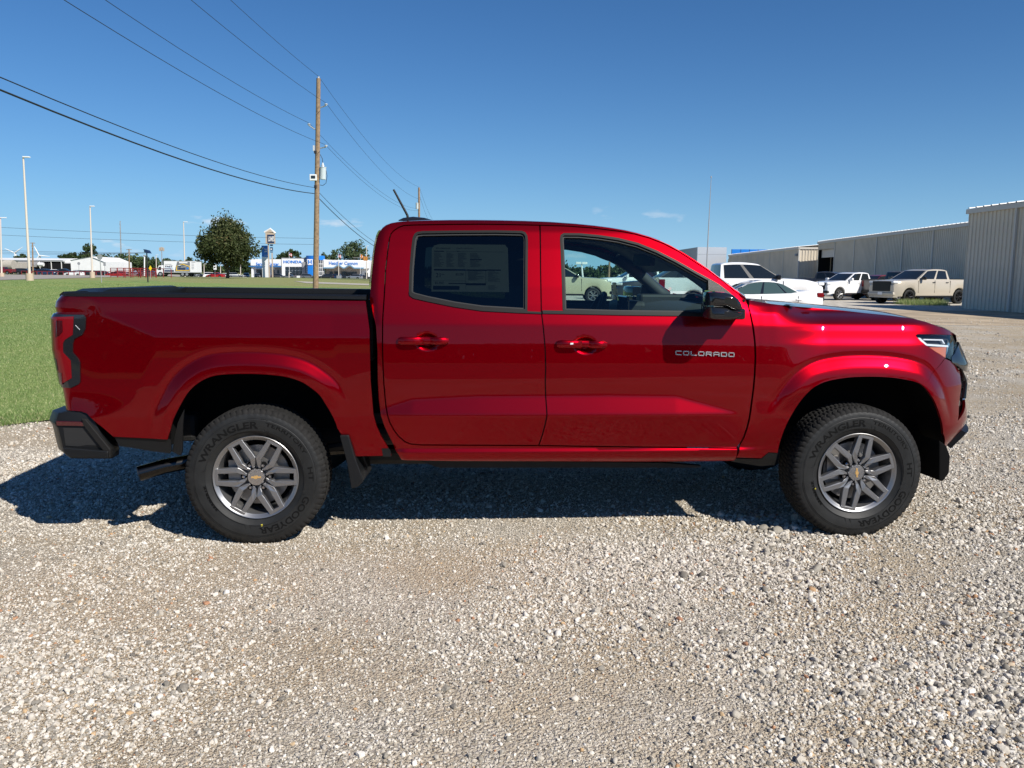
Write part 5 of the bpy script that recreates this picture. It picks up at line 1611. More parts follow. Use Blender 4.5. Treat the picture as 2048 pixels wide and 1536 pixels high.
mb = MB(); mb.cyl(on1(637, 158), on1(637.3, 153), .06, .05, n=8); mb.build('insulator', M['insulator'], up)
tr0, tr1 = on1(646, 359), on1(646.5, 336)
mb = MB(); mb.cyl(tr0 + Vector((0, -.05, 0)), tr1 + Vector((0, -.05, 0)), .20, n=20); mb.cyl(tr1 + Vector((0, -.05, 0)), tr1 + Vector((0, -.05, .05)), .215, n=20); mb.build('transformer_can', M['transformer'], up, smooth=40)
mb = MB(); mb.cyl(tr1 + Vector((0, -.05, .05)), on1(645.5, 326), .07, .05, n=10); mb.cyl(on1(645.5, 332), on1(645.5, 330), .11, n=10); mb.build('bushing', M['insulator'], up, smooth=40)
mb = MB(); mb.tube([on1(645.5, 326), on1(645, 318), on1(641, 310), on1(635, 305)], .02, 5); mb.build('lead_wire', M['wire'], up)
mb = MB(); mb.tube([on1(652, 340), on1(654, 352), on1(652, 366), on1(646, 371), on1(640, 370)], .018, 5); mb.build('lead_wire', M['wire'], up)
mb = MB(); c = on1(628.5, 356); mb.box((c.x, -.28, c.z), (.44, .20, .40)); mb.build('floodlight_box', M['white_paint'], up, bevel=.02)
mb = MB(); mb.box((c.x + .02, -.39, c.z + .02), (.28, .02, .18)); mb.build('floodlight_glass', M['dark_glass'], up)
mb = MB(); c = on1(628.5, 297); mb.box((c.x, -.1, c.z), (.10, .12, .36)); mb.build('fuse_holder', M['insulator'], up)
for k, py in enumerate((305, 374)):
    mb = MB(); c = on1(632, py); mb.box((c.x, -.17, c.z), (.16, .12, .18)); mb.build('clamp', M['wire'], up)
up2 = lean_pole('utility_pole', 'second wooden utility pole seen just above the cab roof', b2, t2, .19, .14)
mb = MB(); q = at(834.5, 418, D2) - b2; mb.cyl(q, q + Vector((0, 0, .9)), .22, n=12); mb.build('transformer_can', M['transformer'], up2, smooth=40)
# wires from this pole to the previous one behind the camera's left and on to the next
P0 = Vector((t1.x, D1, 0)) - wdir * 70
def wire(p, q, sag, r=.011, label='', n=28):
    pts = []
    for i in range(n + 1):
        t = i / n; v = p.lerp(q, t); v.z -= sag * 4 * t * (1 - t); pts.append(v)
    o = MB().tube(pts, r, 5).build('power_line', M['wire'], None, smooth=180, label=label, category='cable', group='overhead cables of the pole line')
    return o
def w_att(px, py): return at(px, py, D1)
def prev_end(p, up_=.2):
    return Vector((p.x - wdir.x * 70, p.y - wdir.y * 70, p.z + up_))
def next_end(p, pxn, pyn):
    return at(pxn, pyn, D2)
att = [((637.3, 153), 1.2, (838.5, 374), 'topmost'), ((652, 206), 1.3, (842, 399), 'second highest'), ((618, 246), 1.35, (833, 417), 'third highest'), ((650, 289), 1.4, (838, 421), 'fourth highest')]
for (px, py), sag, (qx, qy), nm in att:
    p = w_att(px, py); wire(prev_end(p), p, sag, label=nm + ' thin overhead wire, from the upper left to the near utility pole')
    wire(p, at(qx, qy, D2), 1.2, label=nm + ' thin overhead wire between the two utility poles')
for (px, py), sag, rr, nm in (((628, 375), 1.5, .016, 'upper'), ((628, 387), 1.7, .026, 'lower thicker')):
    p = w_att(px, py); wire(prev_end(p, 1.2 if rr < .02 else 1.77), p, sag, rr, label=nm + ' of two low cables sweeping in from the left edge to the near pole')
    wire(w_att(px + 10, py + 10), at(838, 500 + (6 if 'low' in nm else 0), D2), 1.8, rr, label=nm + ' of two low cables running down from the near pole behind the cab')
for (qx, qy), nm in (((868, 440), 'left'), ((874, 436), 'right')):
    wire(at(840, 378 + (16 if nm == 'left' else 0), D2), at(qx, qy + 12, 190), 1.0, .014, label=nm + ' one of two wires dropping from the second pole behind the cab roof')

# ------------------------------------------------------------------ street furniture on the left
def lamp_pole(label, px, pyt, pxb, pyb, D, base=True, r=.11, arm_len=.5):
    b = at(pxb, pyb, D); t = at(px, pyt, D); z0 = tz(b.x, D) - .1
    th = thing('light_pole', label, 'lamp post', (b.x, D, z0), 0, 'parking lot lights')
    bz = b.z - z0
    if base:
        mb = MB(); mb.cyl((0, 0, 0), (0, 0, bz + .62), .30, .29, n=18); mb.build('concrete_base', M['tan_post'], th, smooth=40)
    tt_ = Vector((t.x - b.x, 0, t.z - z0))
    MB().cyl((0, 0, bz + (.6 if base else -.5)), tt_, r, r * .6, n=10).build('pole', M['pale_pole'], th, smooth=60)
    mb = MB(); mb.box((tt_.x + arm_len * .5, 0, tt_.z + .04), (arm_len, .28, .10)); mb.build('lamp_head', M['white_paint'], th, bevel=.02)
    return th
lamp_pole('tall pale lamp post on a round concrete base, left of the truck bed', 46.5, 315, 60, 562, 68)
lamp_pole('second lamp post with concrete base, between the tall one and the tree', 180, 413, 185, 554, 100)
lamp_pole('slim lamp post rising behind the box truck', 367, 444, 370, 550, 165, base=False, r=.14, arm_len=.8)
lamp_pole('lamp post cut by the left edge of the frame', 1, 436, 4, 556, 105, arm_len=.7)
for k, (px, pyt, pxb, pyb, lb) in enumerate(((578, 545, 578, 558, 'short white lamp post before the glass front of the dealership'), (677, 523, 677.5, 560, 'slim white flag pole base before the wavy canopy'), (733, 492, 733, 565, 'pale lamp post right beside the cab back'), (312, 510, 313, 552, 'white post with lamp beside the box truck cab'), (408, 528, 408, 556, 'white lamp post left of the tree trunk'), (441, 530, 441, 556, 'white lamp post just left of the trunk of the tree'), (481, 528, 481, 556, 'white lamp post right of the tree'))):
    lamp_pole(lb, px, pyt, pxb, pyb, 250, base=False, r=.16, arm_len=.7)

def sign_post(name, label, px, py, pyb, D, shape, size, mt, post='galv', pxb=None, cat='road sign', thick=.02):
    b = at(pxb or px, pyb, D); z0 = tz(b.x, D) - .15; t = at(px, py, D)
    th = thing(name, label, cat, (b.x, D, z0))
    h = t.z - z0; dx = t.x - b.x
    MB().cyl((0, .03, 0), (dx, .03, h + size * .3), .035, .03, n=8).build('post', M[post], th)
    if shape == 'oct': poly = [(size / 2 / math.cos(math.pi / 8) * math.cos(math.pi / 8 + i * math.pi / 4), size / 2 / math.cos(math.pi / 8) * math.sin(math.pi / 8 + i * math.pi / 4)) for i in range(8)]
    elif shape == 'round': poly = [(size / 2 * math.cos(i * math.pi / 10), size / 2 * math.sin(i * math.pi / 10)) for i in range(20)]
    elif shape == 'diamond': poly = [(size * .42, 0), (0, size * .72), (-size * .42, 0), (0, -size * .72)]
    else: poly = [(-size * .35, -size * .6), (size * .35, -size * .6), (size * .35, size * .6), (-size * .35, size * .6)]
    MB().prism(poly, lambda a, b_, t_: (dx + a, t_, h + b_), -thick, thick).build('sign_face', M[mt], th)
    return th
sign_post('stop_sign', 'bare grey back of an octagonal sign on a thin post beside the second lamp post', 199.5, 514, 567, 66, 'oct', .40, 'sign_back', pxb=203)
sign_post('road_sign', 'round grey sign back against the white shed', 157.5, 527, 548, 130, 'round', .46, 'sign_back')
sign_post('road_sign', 'small rectangular sign back right of the octagonal sign', 209, 528, 549, 110, 'rect', .42, 'sign_back')
sign_post('warning_sign', 'yellow diamond warning sign left of the box truck', 300.8, 536.5, 556, 95, 'diamond', .42, 'sign_yellow')
sign_post('road_sign', 'small white sign among the cars left of the tree', 430, 534, 556, 180, 'rect', .95, 'white_paint')
D_ = 72.0; b = at(296, 566, D_); z0 = tz(b.x, D_) - .1
sl = thing('solar_beacon_post', 'black post with a tilted solar panel left of the box truck', 'solar beacon', (b.x, D_, z0))
t = at(293.5, 505, D_) - Vector((b.x, D_, z0))
MB().cyl((0, 0, 0), t, .06, .05, n=8).build('post', M['wire'], sl)
mb = MB(); mb.prism([(-.22, .22), (.14, .13), (.30, -.13), (-.02, -.10)], lambda a, b_, t_: (t.x + a + .03, t_, t.z + .05 + b_), -.25, .25); mb.build('solar_panel', M['navy'], sl)
mb = MB(); mb.box((t.x - .12, 0, t.z + .1), (.14, .2, .22)); mb.build('beacon_box', M['sign_back'], sl)
D_ = 150.0; b = at(324, 552, D_); z0 = tz(b.x, D_)
fl = thing('floodlight_mast', 'short mast with a dark floodlight cluster above the box truck cab', 'floodlight', (b.x, D_, z0)); t = at(323.5, 500, D_) - Vector((b.x, D_, z0))
MB().cyl((0, 0, 0), t, .1, .08, n=8).build('mast', M['galv'], fl)
for i in range(3):
    mb = MB(); mb.box((t.x - .3 + .3 * i, 0, t.z + .12 + (.1 if i == 1 else 0)), (.26, .25, .62)); mb.build('lamp_head', M['tan_wall'], fl, bevel=.03)
D_ = 190.0; b = at(288.5, 547, D_); z0 = tz(b.x, D_)
wp = thing('white_post', 'thick white post with dark cap beside the solar beacon', 'post', (b.x, D_, z0)); t = at(289, 512, D_) - Vector((b.x, D_, z0))
mb = MB(); mb.cyl((0, 0, 0), t, .13, n=10); mb.build('post', M['white_paint'], wp)
mb = MB(); mb.box((t.x, 0, t.z + .1), (.5, .4, .28)); mb.build('cap', M['sign_back'], wp)

# far poles and mast
for px, pyt, pyb, D_, lb in ((65.5, 485, 541, 215, 'dark far utility pole above the white shed, right of the tall lamp post'), (258.5, 498, 545, 210, 'far utility pole right of the gabled white shed')):
    b = at(px, pyb, D_); t = at(px - .5, pyt, D_); z0 = tz(b.x, D_)
    th = thing('utility_pole', lb, 'utility pole', (b.x, D_, z0)); tt_ = t - Vector((b.x, D_, z0))
    MB().cyl((0, 0, 0), tt_, .20, .14, n=8).build('pole', M['wood'], th)
    mb = MB(); mb.box((tt_.x, 0, tt_.z - .15), (1.3, .14, .14)); mb.box((tt_.x, 0, tt_.z - .9), (.9, .12, .12)); mb.build('crossarm', M['wood'], th)
D_ = 600.0; b = at(243, 540, D_); t = at(240, 442, D_); z0 = tz(b.x, D_)
th = thing('radio_tower', 'thin lattice radio tower far behind the gabled white shed', 'radio tower', (b.x, D_, z0)); tt_ = t - Vector((b.x, D_, z0))
mb = MB()
for i in range(3):
    a = i * 2.094; o_ = Vector((.45 * math.cos(a), .45 * math.sin(a), 0)); mb.cyl(o_, tt_ + o_ * .4, .16, .12, n=5)
mb.build('legs', M['galv'], th, kind='stuff')
mb = MB()
for i in range(14):
    k = i / 14; a_ = tt_ * k; mb.tube([a_ + Vector((-.5, 0, 0)), a_ + tt_ / 14 + Vector((.5, 0, 0))], .1, 4)
mb.build('bracing', M['galv'], th, kind='stuff')
for k, (xa, ya, xb_, yb, D_, nm) in enumerate(((0, 442, 640, 477, 200, 'upper'), (0, 459, 640, 489, 205, 'lower'), (0, 484, 300, 505, 215, 'third'), (0, 490, 300, 506, 216, 'fourth'), (0, 497, 300, 506, 217, 'fifth'))):
    p, q = at(xa - 300, ya - 6 * (xb_ > 400), D_), at(xb_, yb, D_ + 20)
    pts = [p.lerp(q, i / 16) - Vector((0, 0, 4 * .8 * (i / 16) * (1 - i / 16))) for i in range(17)]
    MB().tube(pts, .045, 4).build('far_cable', M['wire'], None, label='%s of the faint far cables strung low across the left sky' % nm, category='cable', group='faint far cables')
for px, py, a0_, lb in ((31, 506, 35, 'left of two white wind turbines peeping over the white shed'), (80, 511, 115, 'right of two white wind turbines peeping over the white shed')):
    D_ = 1500.0; c = at(px, py, D_); th = thing('wind_turbine', lb, 'wind turbine', (c.x, D_, 0))
    MB().cyl((0, 0, -2), (0, 0, c.z), 2.2, 1.4, n=8).build('tower', M['turbine'], th)
    for i in range(3):
        a = R(a0_ + 120 * i); e = Vector((math.cos(a), 0, math.sin(a)))
        MB().tube([Vector((0, -3, c.z)), Vector((0, -3, c.z)) + e * 7, Vector((0, -3, c.z)) + e * 19], [1.0, 1.1, .3], 6).build('blade', M['turbine'], th)

# ------------------------------------------------------------------ red pipe rails
def pipe_fence(name, label, px0, px1, D0, D1_, posts, rails, h, r=.05, group=None, cat='fence'):
    a = gp(px0, D0); b = gp(px1, D1_)
    th = thing(name, label, cat, a, 0, group)
    for i in range(posts):
        p = a.lerp(b, i / (posts - 1)); z = tz(p.x, p.y); mb = MB(); mb.cyl((p.x - a.x, p.y - a.y, z - a.z - .1), (p.x - a.x, p.y - a.y, z - a.z + h + .04), r * 1.15, n=7); mb.build('post', M['red_pipe'], th)
    for k in range(rails):
        zz_ = h * (k + 1) / rails
        MB().tube([Vector((a.lerp(b, i / 8).x - a.x, a.lerp(b, i / 8).y - a.y, tz(a.lerp(b, i / 8).x, a.lerp(b, i / 8).y) - a.z + zz_)) for i in range(9)], r, 6).build('rail', M['red_pipe'], th)
    return th
pipe_fence('pipe_fence', 'long low dark red pipe rail before the white shed', 44, 262, 205, 190, 21, 1, 1.0, .08)
for k, (x0, x1, D_, lb) in enumerate(((222, 262, 112, 'leftmost dark red corral panel of pipe rails'), (236, 281, 108, 'dark red corral panel standing second from the left'), (248, 292, 116, 'dark red corral panel behind the solar beacon post'), (282, 313, 110, 'dark red corral panel before the box truck cab'), (312, 343, 118, 'rightmost open dark red corral frame before the box truck'))):
    pipe_fence('corral_panel', lb, x0, x1, D_, D_ + (3 if k % 2 else -2), 4 if k < 4 else 3, 5 if k < 4 else 1, 1.25, .045, 'red corral panels', 'corral panel')

# ------------------------------------------------------------------ white sheds on the far left
D_ = 262.0
def wbox(mb, px0, px1, pyt, pyb, D, depth, dy=0.0):
    a, b = at(px0, pyt, D), at(px1, pyb, D)
    mb.box(((a.x + b.x) / 2, D + depth / 2 + dy, (a.z + b.z) / 2), (b.x - a.x, depth, a.z - b.z))
wb_ = thing('white_shed', 'long flat white workshop with open dark bays at the far left', 'metal building', gp(76, D_))
def in_(th, mb):
    o = th.location; return mb.xform(lambda p: p - o)
mb = MB(); wbox(mb, -70, 142, 521.5, 546, D_, 14, 1.2); in_(wb_, mb).build('wall', M['white_wall'], wb_)
mb = MB(); a = at(-72, 515, D_ + 8); b = at(153, 517, D_ + 8); mb.prism([(0, at(0, 522, D_).z), (0, at(0, 520, D_).z), (9, a.z), (18, a.z - .3), (18, a.z - 1)], lambda u, v, t_: (t_, D_ - .4 + u, v), a.x, b.x); in_(wb_, mb).build('roof', M['roof_white'], wb_)
mb = MB(); wbox(mb, -70, 142, 519.4, 520.8, D_, .2, -.6); in_(wb_, mb).build('eave_gutter', M['grey_panel'], wb_)
for x0, x1, y0 in ((12, 23.5, 519.2 + 4), (38, 79, 522.5), (84, 93.5, 523.5), (94.5, 102, 523.5), (105, 122.5, 523.5), (125, 141, 526.5)):
    mb = MB(); wbox(mb, x0, x1, y0, 541 if x0 > 20 else 525.5, D_, 1.4, .0); in_(wb_, mb).build('dark_bay', M['dark_open'], wb_)
for x0 in (80, 103, 123.3):
    mb = MB(); wbox(mb, x0, x0 + 1.6, 521.5, 545, D_, .5, -.5); in_(wb_, mb).build('column', M['white_wall'], wb_)
mb = MB(); p = [(0, 0), (5.5, -1.6), (5.5, -1.9), (0, -1.9)]; a = at(38, 521.5, D_); b = at(80, 521.5, D_); mb.prism(p, lambda u, v, t_: (t_, D_ + .8 - u, a.z + v), a.x, b.x); in_(wb_, mb).build('awning', M['grey_panel'], wb_)
mb = MB(); a = at(84, 525, D_); b = at(94, 525, D_); mb.cyl((a.x, D_ - 2, a.z - .6), (b.x, D_ - 2, a.z - .6), .6, n=14); in_(wb_, mb).build('dome_awning', M['white_wall'], wb_, smooth=40)
gs = thing('white_shed', 'gabled white steel shed with a small dark window, left of the red corral', 'metal building', gp(200, D_ - 4))
Dg = D_ - 6
apx = at(182, 513.5, Dg); l_ = at(141, 520.5, Dg); r_ = at(207, 523, Dg); bo = at(141, 547, Dg)
mb = MB(); mb.prism([(l_.x, bo.z), (r_.x, bo.z), (r_.x, r_.z), (apx.x, apx.z), (l_.x, l_.z)], lambda a, b, t_: (a, t_, b), Dg, Dg + .3); in_(gs, mb).build('gable_wall', M['white_wall'], gs)
fr_ = at(256, 527, Dg + 20)
mb = MB(); mb.prism([(r_.x, Dg + .05), (fr_.x, Dg + 22), (fr_.x + .3, Dg + 22), (r_.x + .3, Dg + .05)], lambda a, b, t_: (a, b, t_), bo.z, r_.z); in_(gs, mb).build('side_wall', M['white_wall'], gs)
mb = MB(); dd = Vector((fr_.x - r_.x, 22, 0))
mb.add([(r_.x + .3, Dg - .3, r_.z - .1), (apx.x, Dg - .3, apx.z + .1), (apx.x + dd.x, Dg + 22, apx.z + .1), (r_.x + dd.x + .3, Dg + 22, r_.z - .1), (l_.x - .3, Dg - .3, l_.z), (l_.x + dd.x, Dg + 22, l_.z)], [(0, 1, 2, 3), (1, 4, 5, 2)]); in_(gs, mb).build('roof', M['roof_white'], gs)
w0 = r_.lerp(Vector((fr_.x, 0, 0)), .30); w1 = r_.lerp(Vector((fr_.x, 0, 0)), .42)
mb = MB(); mb.prism([(w0.x, Dg + 6.6 - .25), (w1.x, Dg + 9.2 - .25), (w1.x, Dg + 9.2 + .1), (w0.x, Dg + 6.6 + .1)], lambda a, b, t_: (a - .02, b, t_), bo.z + 1.1, bo.z + 2.1); in_(gs, mb).build('window', M['dark_glass'], gs)
uc = thing('concrete_kiosk', 'pale concrete box beside the maroon pickup at the left edge', 'kiosk', gp(36, 226))
mb = MB(); wbox(mb, 29, 43, 524.5, 547, 226, 3); in_(uc, mb).build('body', M['concrete'], uc, bevel=.08)
tk = thing('white_tank', 'long rounded white tank beside the pale concrete box', 'tank', gp(18, 232))
mb = MB(); a = at(10, 530, 232); b = at(28, 530, 232); mb.cyl((a.x, 232, a.z), (b.x, 232, a.z), 1.4, n=16); in_(tk, mb).build('shell', M['concrete'], tk, smooth=40)
mb = MB(); mb.box((a.x + .6, 232, a.z - 1.8), (.3, 1.4, 1.6)); mb.box((b.x - .6, 232, a.z - 1.8), (.3, 1.4, 1.6)); in_(tk, mb).build('saddle', M['concrete'], tk)

# ------------------------------------------------------------------ the blue and white dealership
D_ = 292.0
hd = thing('car_dealership', 'white and blue car dealership with a round blue entrance tower', 'car dealership', gp(620, D_))
zb = tz(hd.location.x, D_) - .1
def dbox(nm, x0, x1, y0, y1, mt, depth=12, dy=0.0, D=D_, bevel=0, to_ground=False):
    mb = MB(); a, b = at(x0, y0, D), at(x1, y1, D); z1 = zb if to_ground else b.z
    mb.box(((a.x + b.x) / 2, D + depth / 2 + dy, (a.z + z1) / 2), (b.x - a.x, depth, a.z - z1)); return in_(hd, mb).build(nm, M[mt], hd, bevel=bevel)
dbox('service_wing', 501, 563, 518.2, 558, 'white_wall', 14, 2.5, to_ground=True)
dbox('fascia', 501, 562, 518, 531.5, 'white_wall', 2.3, 0)
dbox('awning_band', 499, 562, 531.8, 534.2, 'awning_blue', 3.0, -1.0)
dbox('awning_band', 512, 527, 534.4, 536.6, 'awning_blue', 2.4, -.8)
dbox('window', 509, 521, 539, 558, 'dark_glass', .3, 2.1, to_ground=True)
dbox('window', 540, 545, 540, 558, 'dark_glass', .3, 2.1, to_ground=True)
dbox('window', 551, 555, 540, 548, 'dark_glass', .3, 2.1)
dbox('recess_wall', 545.5, 562.5, 536, 558, 'grey_panel', .2, 2.2, to_ground=True)
dbox('column', 503, 508, 535, 558, 'white_wall', .6, -.4, to_ground=True)
dbox('showroom_block', 563, 608, 516, 558, 'white_wall', 16, 0, to_ground=True)
dbox('parapet', 562.6, 609, 515.2, 516, 'grey_panel', 16.4, -.2)
for i in range(5):
    x0 = 571 + i * 6.85
    for y0, y1 in ((533.6, 540), (540.7, 551)):
        dbox('window', x0, x0 + 6.3, y0, y1, 'dark_glass', .2, -.15)
dbox('side_wall', 605.5, 612, 524, 558, 'grey_panel', 1, -.4, to_ground=True)
c = at(630, 540, D_); R_ = (at(648, 540, D_).x - at(612, 540, D_).x) / 2
zt, zm = at(630, 511.5, D_).z, at(630, 520, D_).z
mb = MB(); mb.cyl((c.x, D_ + 1, zm), (c.x, D_ + 1, zt), R_ * 1.02, n=32); in_(hd, mb).build('tower_band', M['sign_blue'], hd, smooth=40)
mb = MB(); mb.cyl((c.x, D_ + 1, zb), (c.x, D_ + 1, zm), R_ * .96, n=32); in_(hd, mb).build('tower_glass', M['dark_glass'], hd, smooth=40)
ht = zm - zb
for i in range(14):
    a = math.pi + math.pi * i / 13
    mb = MB(); mb.cyl((c.x + R_ * .97 * math.cos(a), D_ + 1 + R_ * .97 * math.sin(a), zb), (c.x + R_ * .97 * math.cos(a), D_ + 1 + R_ * .97 * math.sin(a), zm), .09, n=5); in_(hd, mb).build('mullion', M['white_paint'], hd)
for k in range(1, 5):
    mb = MB(); mb.tube([(c.x + R_ * .97 * math.cos(a), D_ + 1 + R_ * .97 * math.sin(a), zb + ht * k / 5) for a in np.linspace(math.pi, 2 * math.pi, 20)], .08, 5); in_(hd, mb).build('transom', M['white_paint'], hd)
mb = MB(); x0, x1 = at(618.5, 530, D_).x, at(629, 530, D_).x; mb.box(((x0 + x1) / 2, D_ + 1 - R_, (zb + zm) / 2), (x1 - x0, 1.2, ht)); in_(hd, mb).build('blue_pylon', M['sign_blue'], hd, bevel=.2)
def h_emblem(th, x, y, z, s_, o):
    mb = MB(); mb.prism([(-.42, -.5), (.42, -.5), (.5, .5), (-.5, .5)], lambda a, b, t_: (x + a * s_ - o.x, y + t_ - o.y, z + b * s_ - o.z), -.12, 0); e = mb.build('emblem_plate', M['white_paint'], th, bevel=.06)
    mb = MB()
    for poly in ([(-.30, -.36), (-.17, -.36), (-.12, .36), (-.36, .36)], [(.30, -.36), (.17, -.36), (.12, .36), (.36, .36)], [(-.16, -.08), (.16, -.08), (.16, .08), (-.16, .08)]):
        mb.prism(poly, lambda a, b, t_: (x + a * s_ - o.x, y + t_ - o.y, z + b * s_ - o.z), -.16, -.13)
    mb.build('emblem', M['sign_blue'], th)
ec = at(624, 524.5, D_)
h_emblem(hd, ec.x, D_ + 1 - R_ * 1.06 - .5, ec.z, 2.0, hd.location)
dbox('right_wing', 648, 736, 519.5, 558, 'white_wall', 14, 2.5, to_ground=True)
mb = MB(); a, b = at(647, 518.8, D_), at(736.5, 524.5, D_); bt = at(700, 536.5, D_).z
top = [(a.x, a.z), (b.x - 3, a.z - .6), (b.x, b.z)]
wav = []
for i in range(41):
    t_ = i / 40; x = b.x - 1.5 + (a.x - b.x + 1.5) * t_; px = 735 - 87 * t_
    lift = 0
    for cx_, am in ((680, 1), (704, 1)):
        lift = max(lift, math.cos(max(-1, min(1, (px - cx_) / 12)) * math.pi) * .5 + .5)
    wav.append((x, bt - .15 + .95 * lift))
mb.prism(top + [(b.x, bt)] + wav, lambda u, v, t_: (u, t_, v), D_ - .2, D_ + 2.4); in_(hd, mb).build('fascia', M['white_wall'], hd)
mb = MB(); rows = [[(x, D_ - .6, z - .0), (x, D_ - .6, z + .42), (x, D_ + .3, z + .42), (x, D_ + .3, z)] for x, z in wav]; mb.grid(rows, closed=True); in_(hd, mb).build('wavy_canopy', M['canopy_blue'], hd, smooth=30)
dbox('recess_wall', 648, 720, 534, 558, 'tan_wall', .3, 2.3, to_ground=True)
for x0, x1, y0 in ((656, 663, 543), (666, 675.5, 543), (680, 690, 543), (690.5, 698, 544), (698.6, 705.4, 544), (706, 711.6, 544), (727.5, 733.5, 545.5)):
    dbox('window', x0, x1, y0, 558, 'dark_glass', .3, 2.0 if x0 < 720 else 2.3, to_ground=True)
def face_text(th, body, x0, x1, y0, y1, D, mt, bold=.0, ex=.05):
    V, Fs = text_geo(body, 1.0, .5, bold)
    xs = [v.x for v in V]; ys = [v.y for v in V]; a, b = at(x0, y0, D), at(x1, y1, D); o = th.location
    P = [((v.x - min(xs)) / (max(xs) - min(xs)) * (b.x - a.x) + a.x - o.x, D - (ex if v.z > 0 else 0) - o.y, (v.y - min(ys)) / (max(ys) - min(ys)) * (a.z - b.z) + b.z - o.z) for v in V]
    return MB().add(P, Fs).build('lettering', M[mt], th, fix=False)
face_text(hd, 'HONDA', 567, 604, 520.8, 526.6, D_ - .06, 'sign_blue', .03)
face_text(hd, 'Service Center', 512, 558, 524.8, 531, D_ - .06, 'sign_blue', .01)
face_text(hd, 'Heather Cannon', 658, 715.5, 522.8, 529.8, D_ - .26, 'sign_blue', .01)
# pylon signs
D_ = 244.0
py_ = thing('pylon_sign', 'white pylon with a bright blue top beside the tan twin post sign', 'pylon sign', gp(530, D_))
def pbox(th, nm, x0, x1, y0, y1, mt, depth, D, ground=False, bevel=0):
    mb = MB(); a, b = at(x0, y0, D), at(x1, y1, D); z1 = th.location.z if ground else b.z
    mb.box(((a.x + b.x) / 2, D, (a.z + z1) / 2), (b.x - a.x, depth, a.z - z1)); return in_(th, mb).build(nm, M[mt], th, bevel=bevel)
pbox(py_, 'column', 524.6, 536.2, 514.2, 557, 'white_paint', 1.0, D_, True)
pbox(py_, 'blue_top', 524.0, 537.5, 491.2, 514, 'sign_blue', 1.1, D_)
ec = at(533, 501, D_); h_emblem(py_, ec.x, D_ - .56, ec.z, .95, py_.location)
face_text(py_, 'HONDA', 528.5, 537, 509.5, 511.2, D_ - .56, 'white_paint', .02)
D_ = 240.0
lw_ = thing('store_sign', 'tan twin post store sign with a little gabled top and navy face', 'pylon sign', gp(543, D_))
pbox(lw_, 'post', 535.9, 539.4, 487, 557, 'tan_post', .5, D_, True); pbox(lw_, 'post', 543.3, 546.3, 506, 557, 'tan_post', .5, D_, True)
mb = MB(); a = at(531.6, 464.5, D_); b = at(550, 488, D_); mb.box(((a.x + b.x) / 2, D_, (a.z + b.z) / 2), (b.x - a.x, 1.0, a.z - b.z)); in_(lw_, mb).build('cabinet', M['tan_post'], lw_)
ap = at(541, 458.5, D_)
mb = MB(); mb.prism([(a.x - .15, a.z), (b.x + .15, a.z - .25), (ap.x, ap.z)], lambda u, v, t_: (u, t_, v), D_ - .5, D_ + .5); in_(lw_, mb).build('gable', M['tan_post'], lw_)
mb = MB(); mb.tube([(a.x - .3, D_ - .3, a.z - .05), (ap.x, D_ - .3, ap.z + .12), (b.x + .3, D_ - .3, a.z - .3)], .28, 6); in_(lw_, mb).build('gable_roof', M['white_paint'], lw_)
pbox(lw_, 'sign_face', 535.4, 549.8, 469.3, 486.3, 'navy', 1.1, D_)
face_text(lw_, "LOWE'S", 536.6, 548.8, 472.5, 483, D_ - .56, 'white_paint', .03)
for k, (y0, y1) in enumerate(((489, 492), (494.5, 501.5), (503, 505))):
    pbox(lw_, 'reader_panel', 540.4, 545.6, y0, y1, 'navy', .4, D_)
pbox(lw_, 'reader_face', 541.4, 544.6, 497.2, 499.4, 'white_paint', .46, D_)
# flags and signal head
for k, (px, py, lb) in enumerate(((579.5, 507.5, 'leftmost red and white flag, above the showroom block'), (677.5, 510.5, 'middle flag, above the wavy canopy'), (721, 511, 'rightmost flag, beside the traffic signal'))):
    D_ = 286.0 - k; b = gp(px, D_); t = at(px, py, D_); th = thing('flag', lb, 'flag', b, 0, 'flags before the dealership')
    MB().cyl((0, 0, 0), (0, 0, t.z - b.z + .6), .07, .05, n=6).build('flag_pole', M['white_paint'], th)
    for i in range(5):
        rows = [[(.9 * u / 4 * 1.0, .15 * math.sin(u * 1.9), t.z - b.z + .5 - .2 * (i + j) - .12 * u) for u in range(5)] for j in (0, 1)]
        MB().grid(rows).build('stripe', M['flag_red' if i % 2 == 0 else 'flag_white'], th)
    rows = [[(.45 * u / 2, .15 * math.sin(u * 1.9) - .03, t.z - b.z + .5 - .5 * j - .12 * u) for u in range(3)] for j in (0, 1)]
    MB().grid(rows).build('canton', M['flag_blue'], th)
D_ = 150.0; c = at(728, 517, D_); sg = thing('traffic_signal', 'orange traffic signal cluster hanging beside the cab back', 'traffic light', (c.x, D_, c.z))
for i, (dx, dz) in enumerate(((-.45, .35), (0, 0), (.2, -.05), (.5, -.02))):
    mb = MB(); mb.box((dx, 0, dz), (.22, .3, .75)); mb.build('signal_head', M['signal'], sg, bevel=.03)
mb = MB(); mb.tube([(-2, 0, .1), (4, 0, .25)], .05, 6); mb.build('arm', M['galv'], sg)
mb = MB(); mb.cyl((4, 0, .3), (4, 0, -c.z), .12, n=8); mb.build('mast', M['galv'], sg)
rb2 = thing('pale_banner_block', 'low white and brown block among the cars before the glass front', 'planter', gp(596, 262))
mb = MB(); wbox(mb, 586, 601, 551.5, 559, 262, 1.2); in_(rb2, mb).build('white_side', M['white_paint'], rb2)
mb = MB(); wbox(mb, 601.1, 605.5, 551.8, 559, 262, 1.1); in_(rb2, mb).build('brown_side', M['tan_wall'], rb2)
ub = thing('utility_cabinet', 'grey utility cabinet standing before the wavy canopy', 'utility cabinet', gp(677.5, 240))
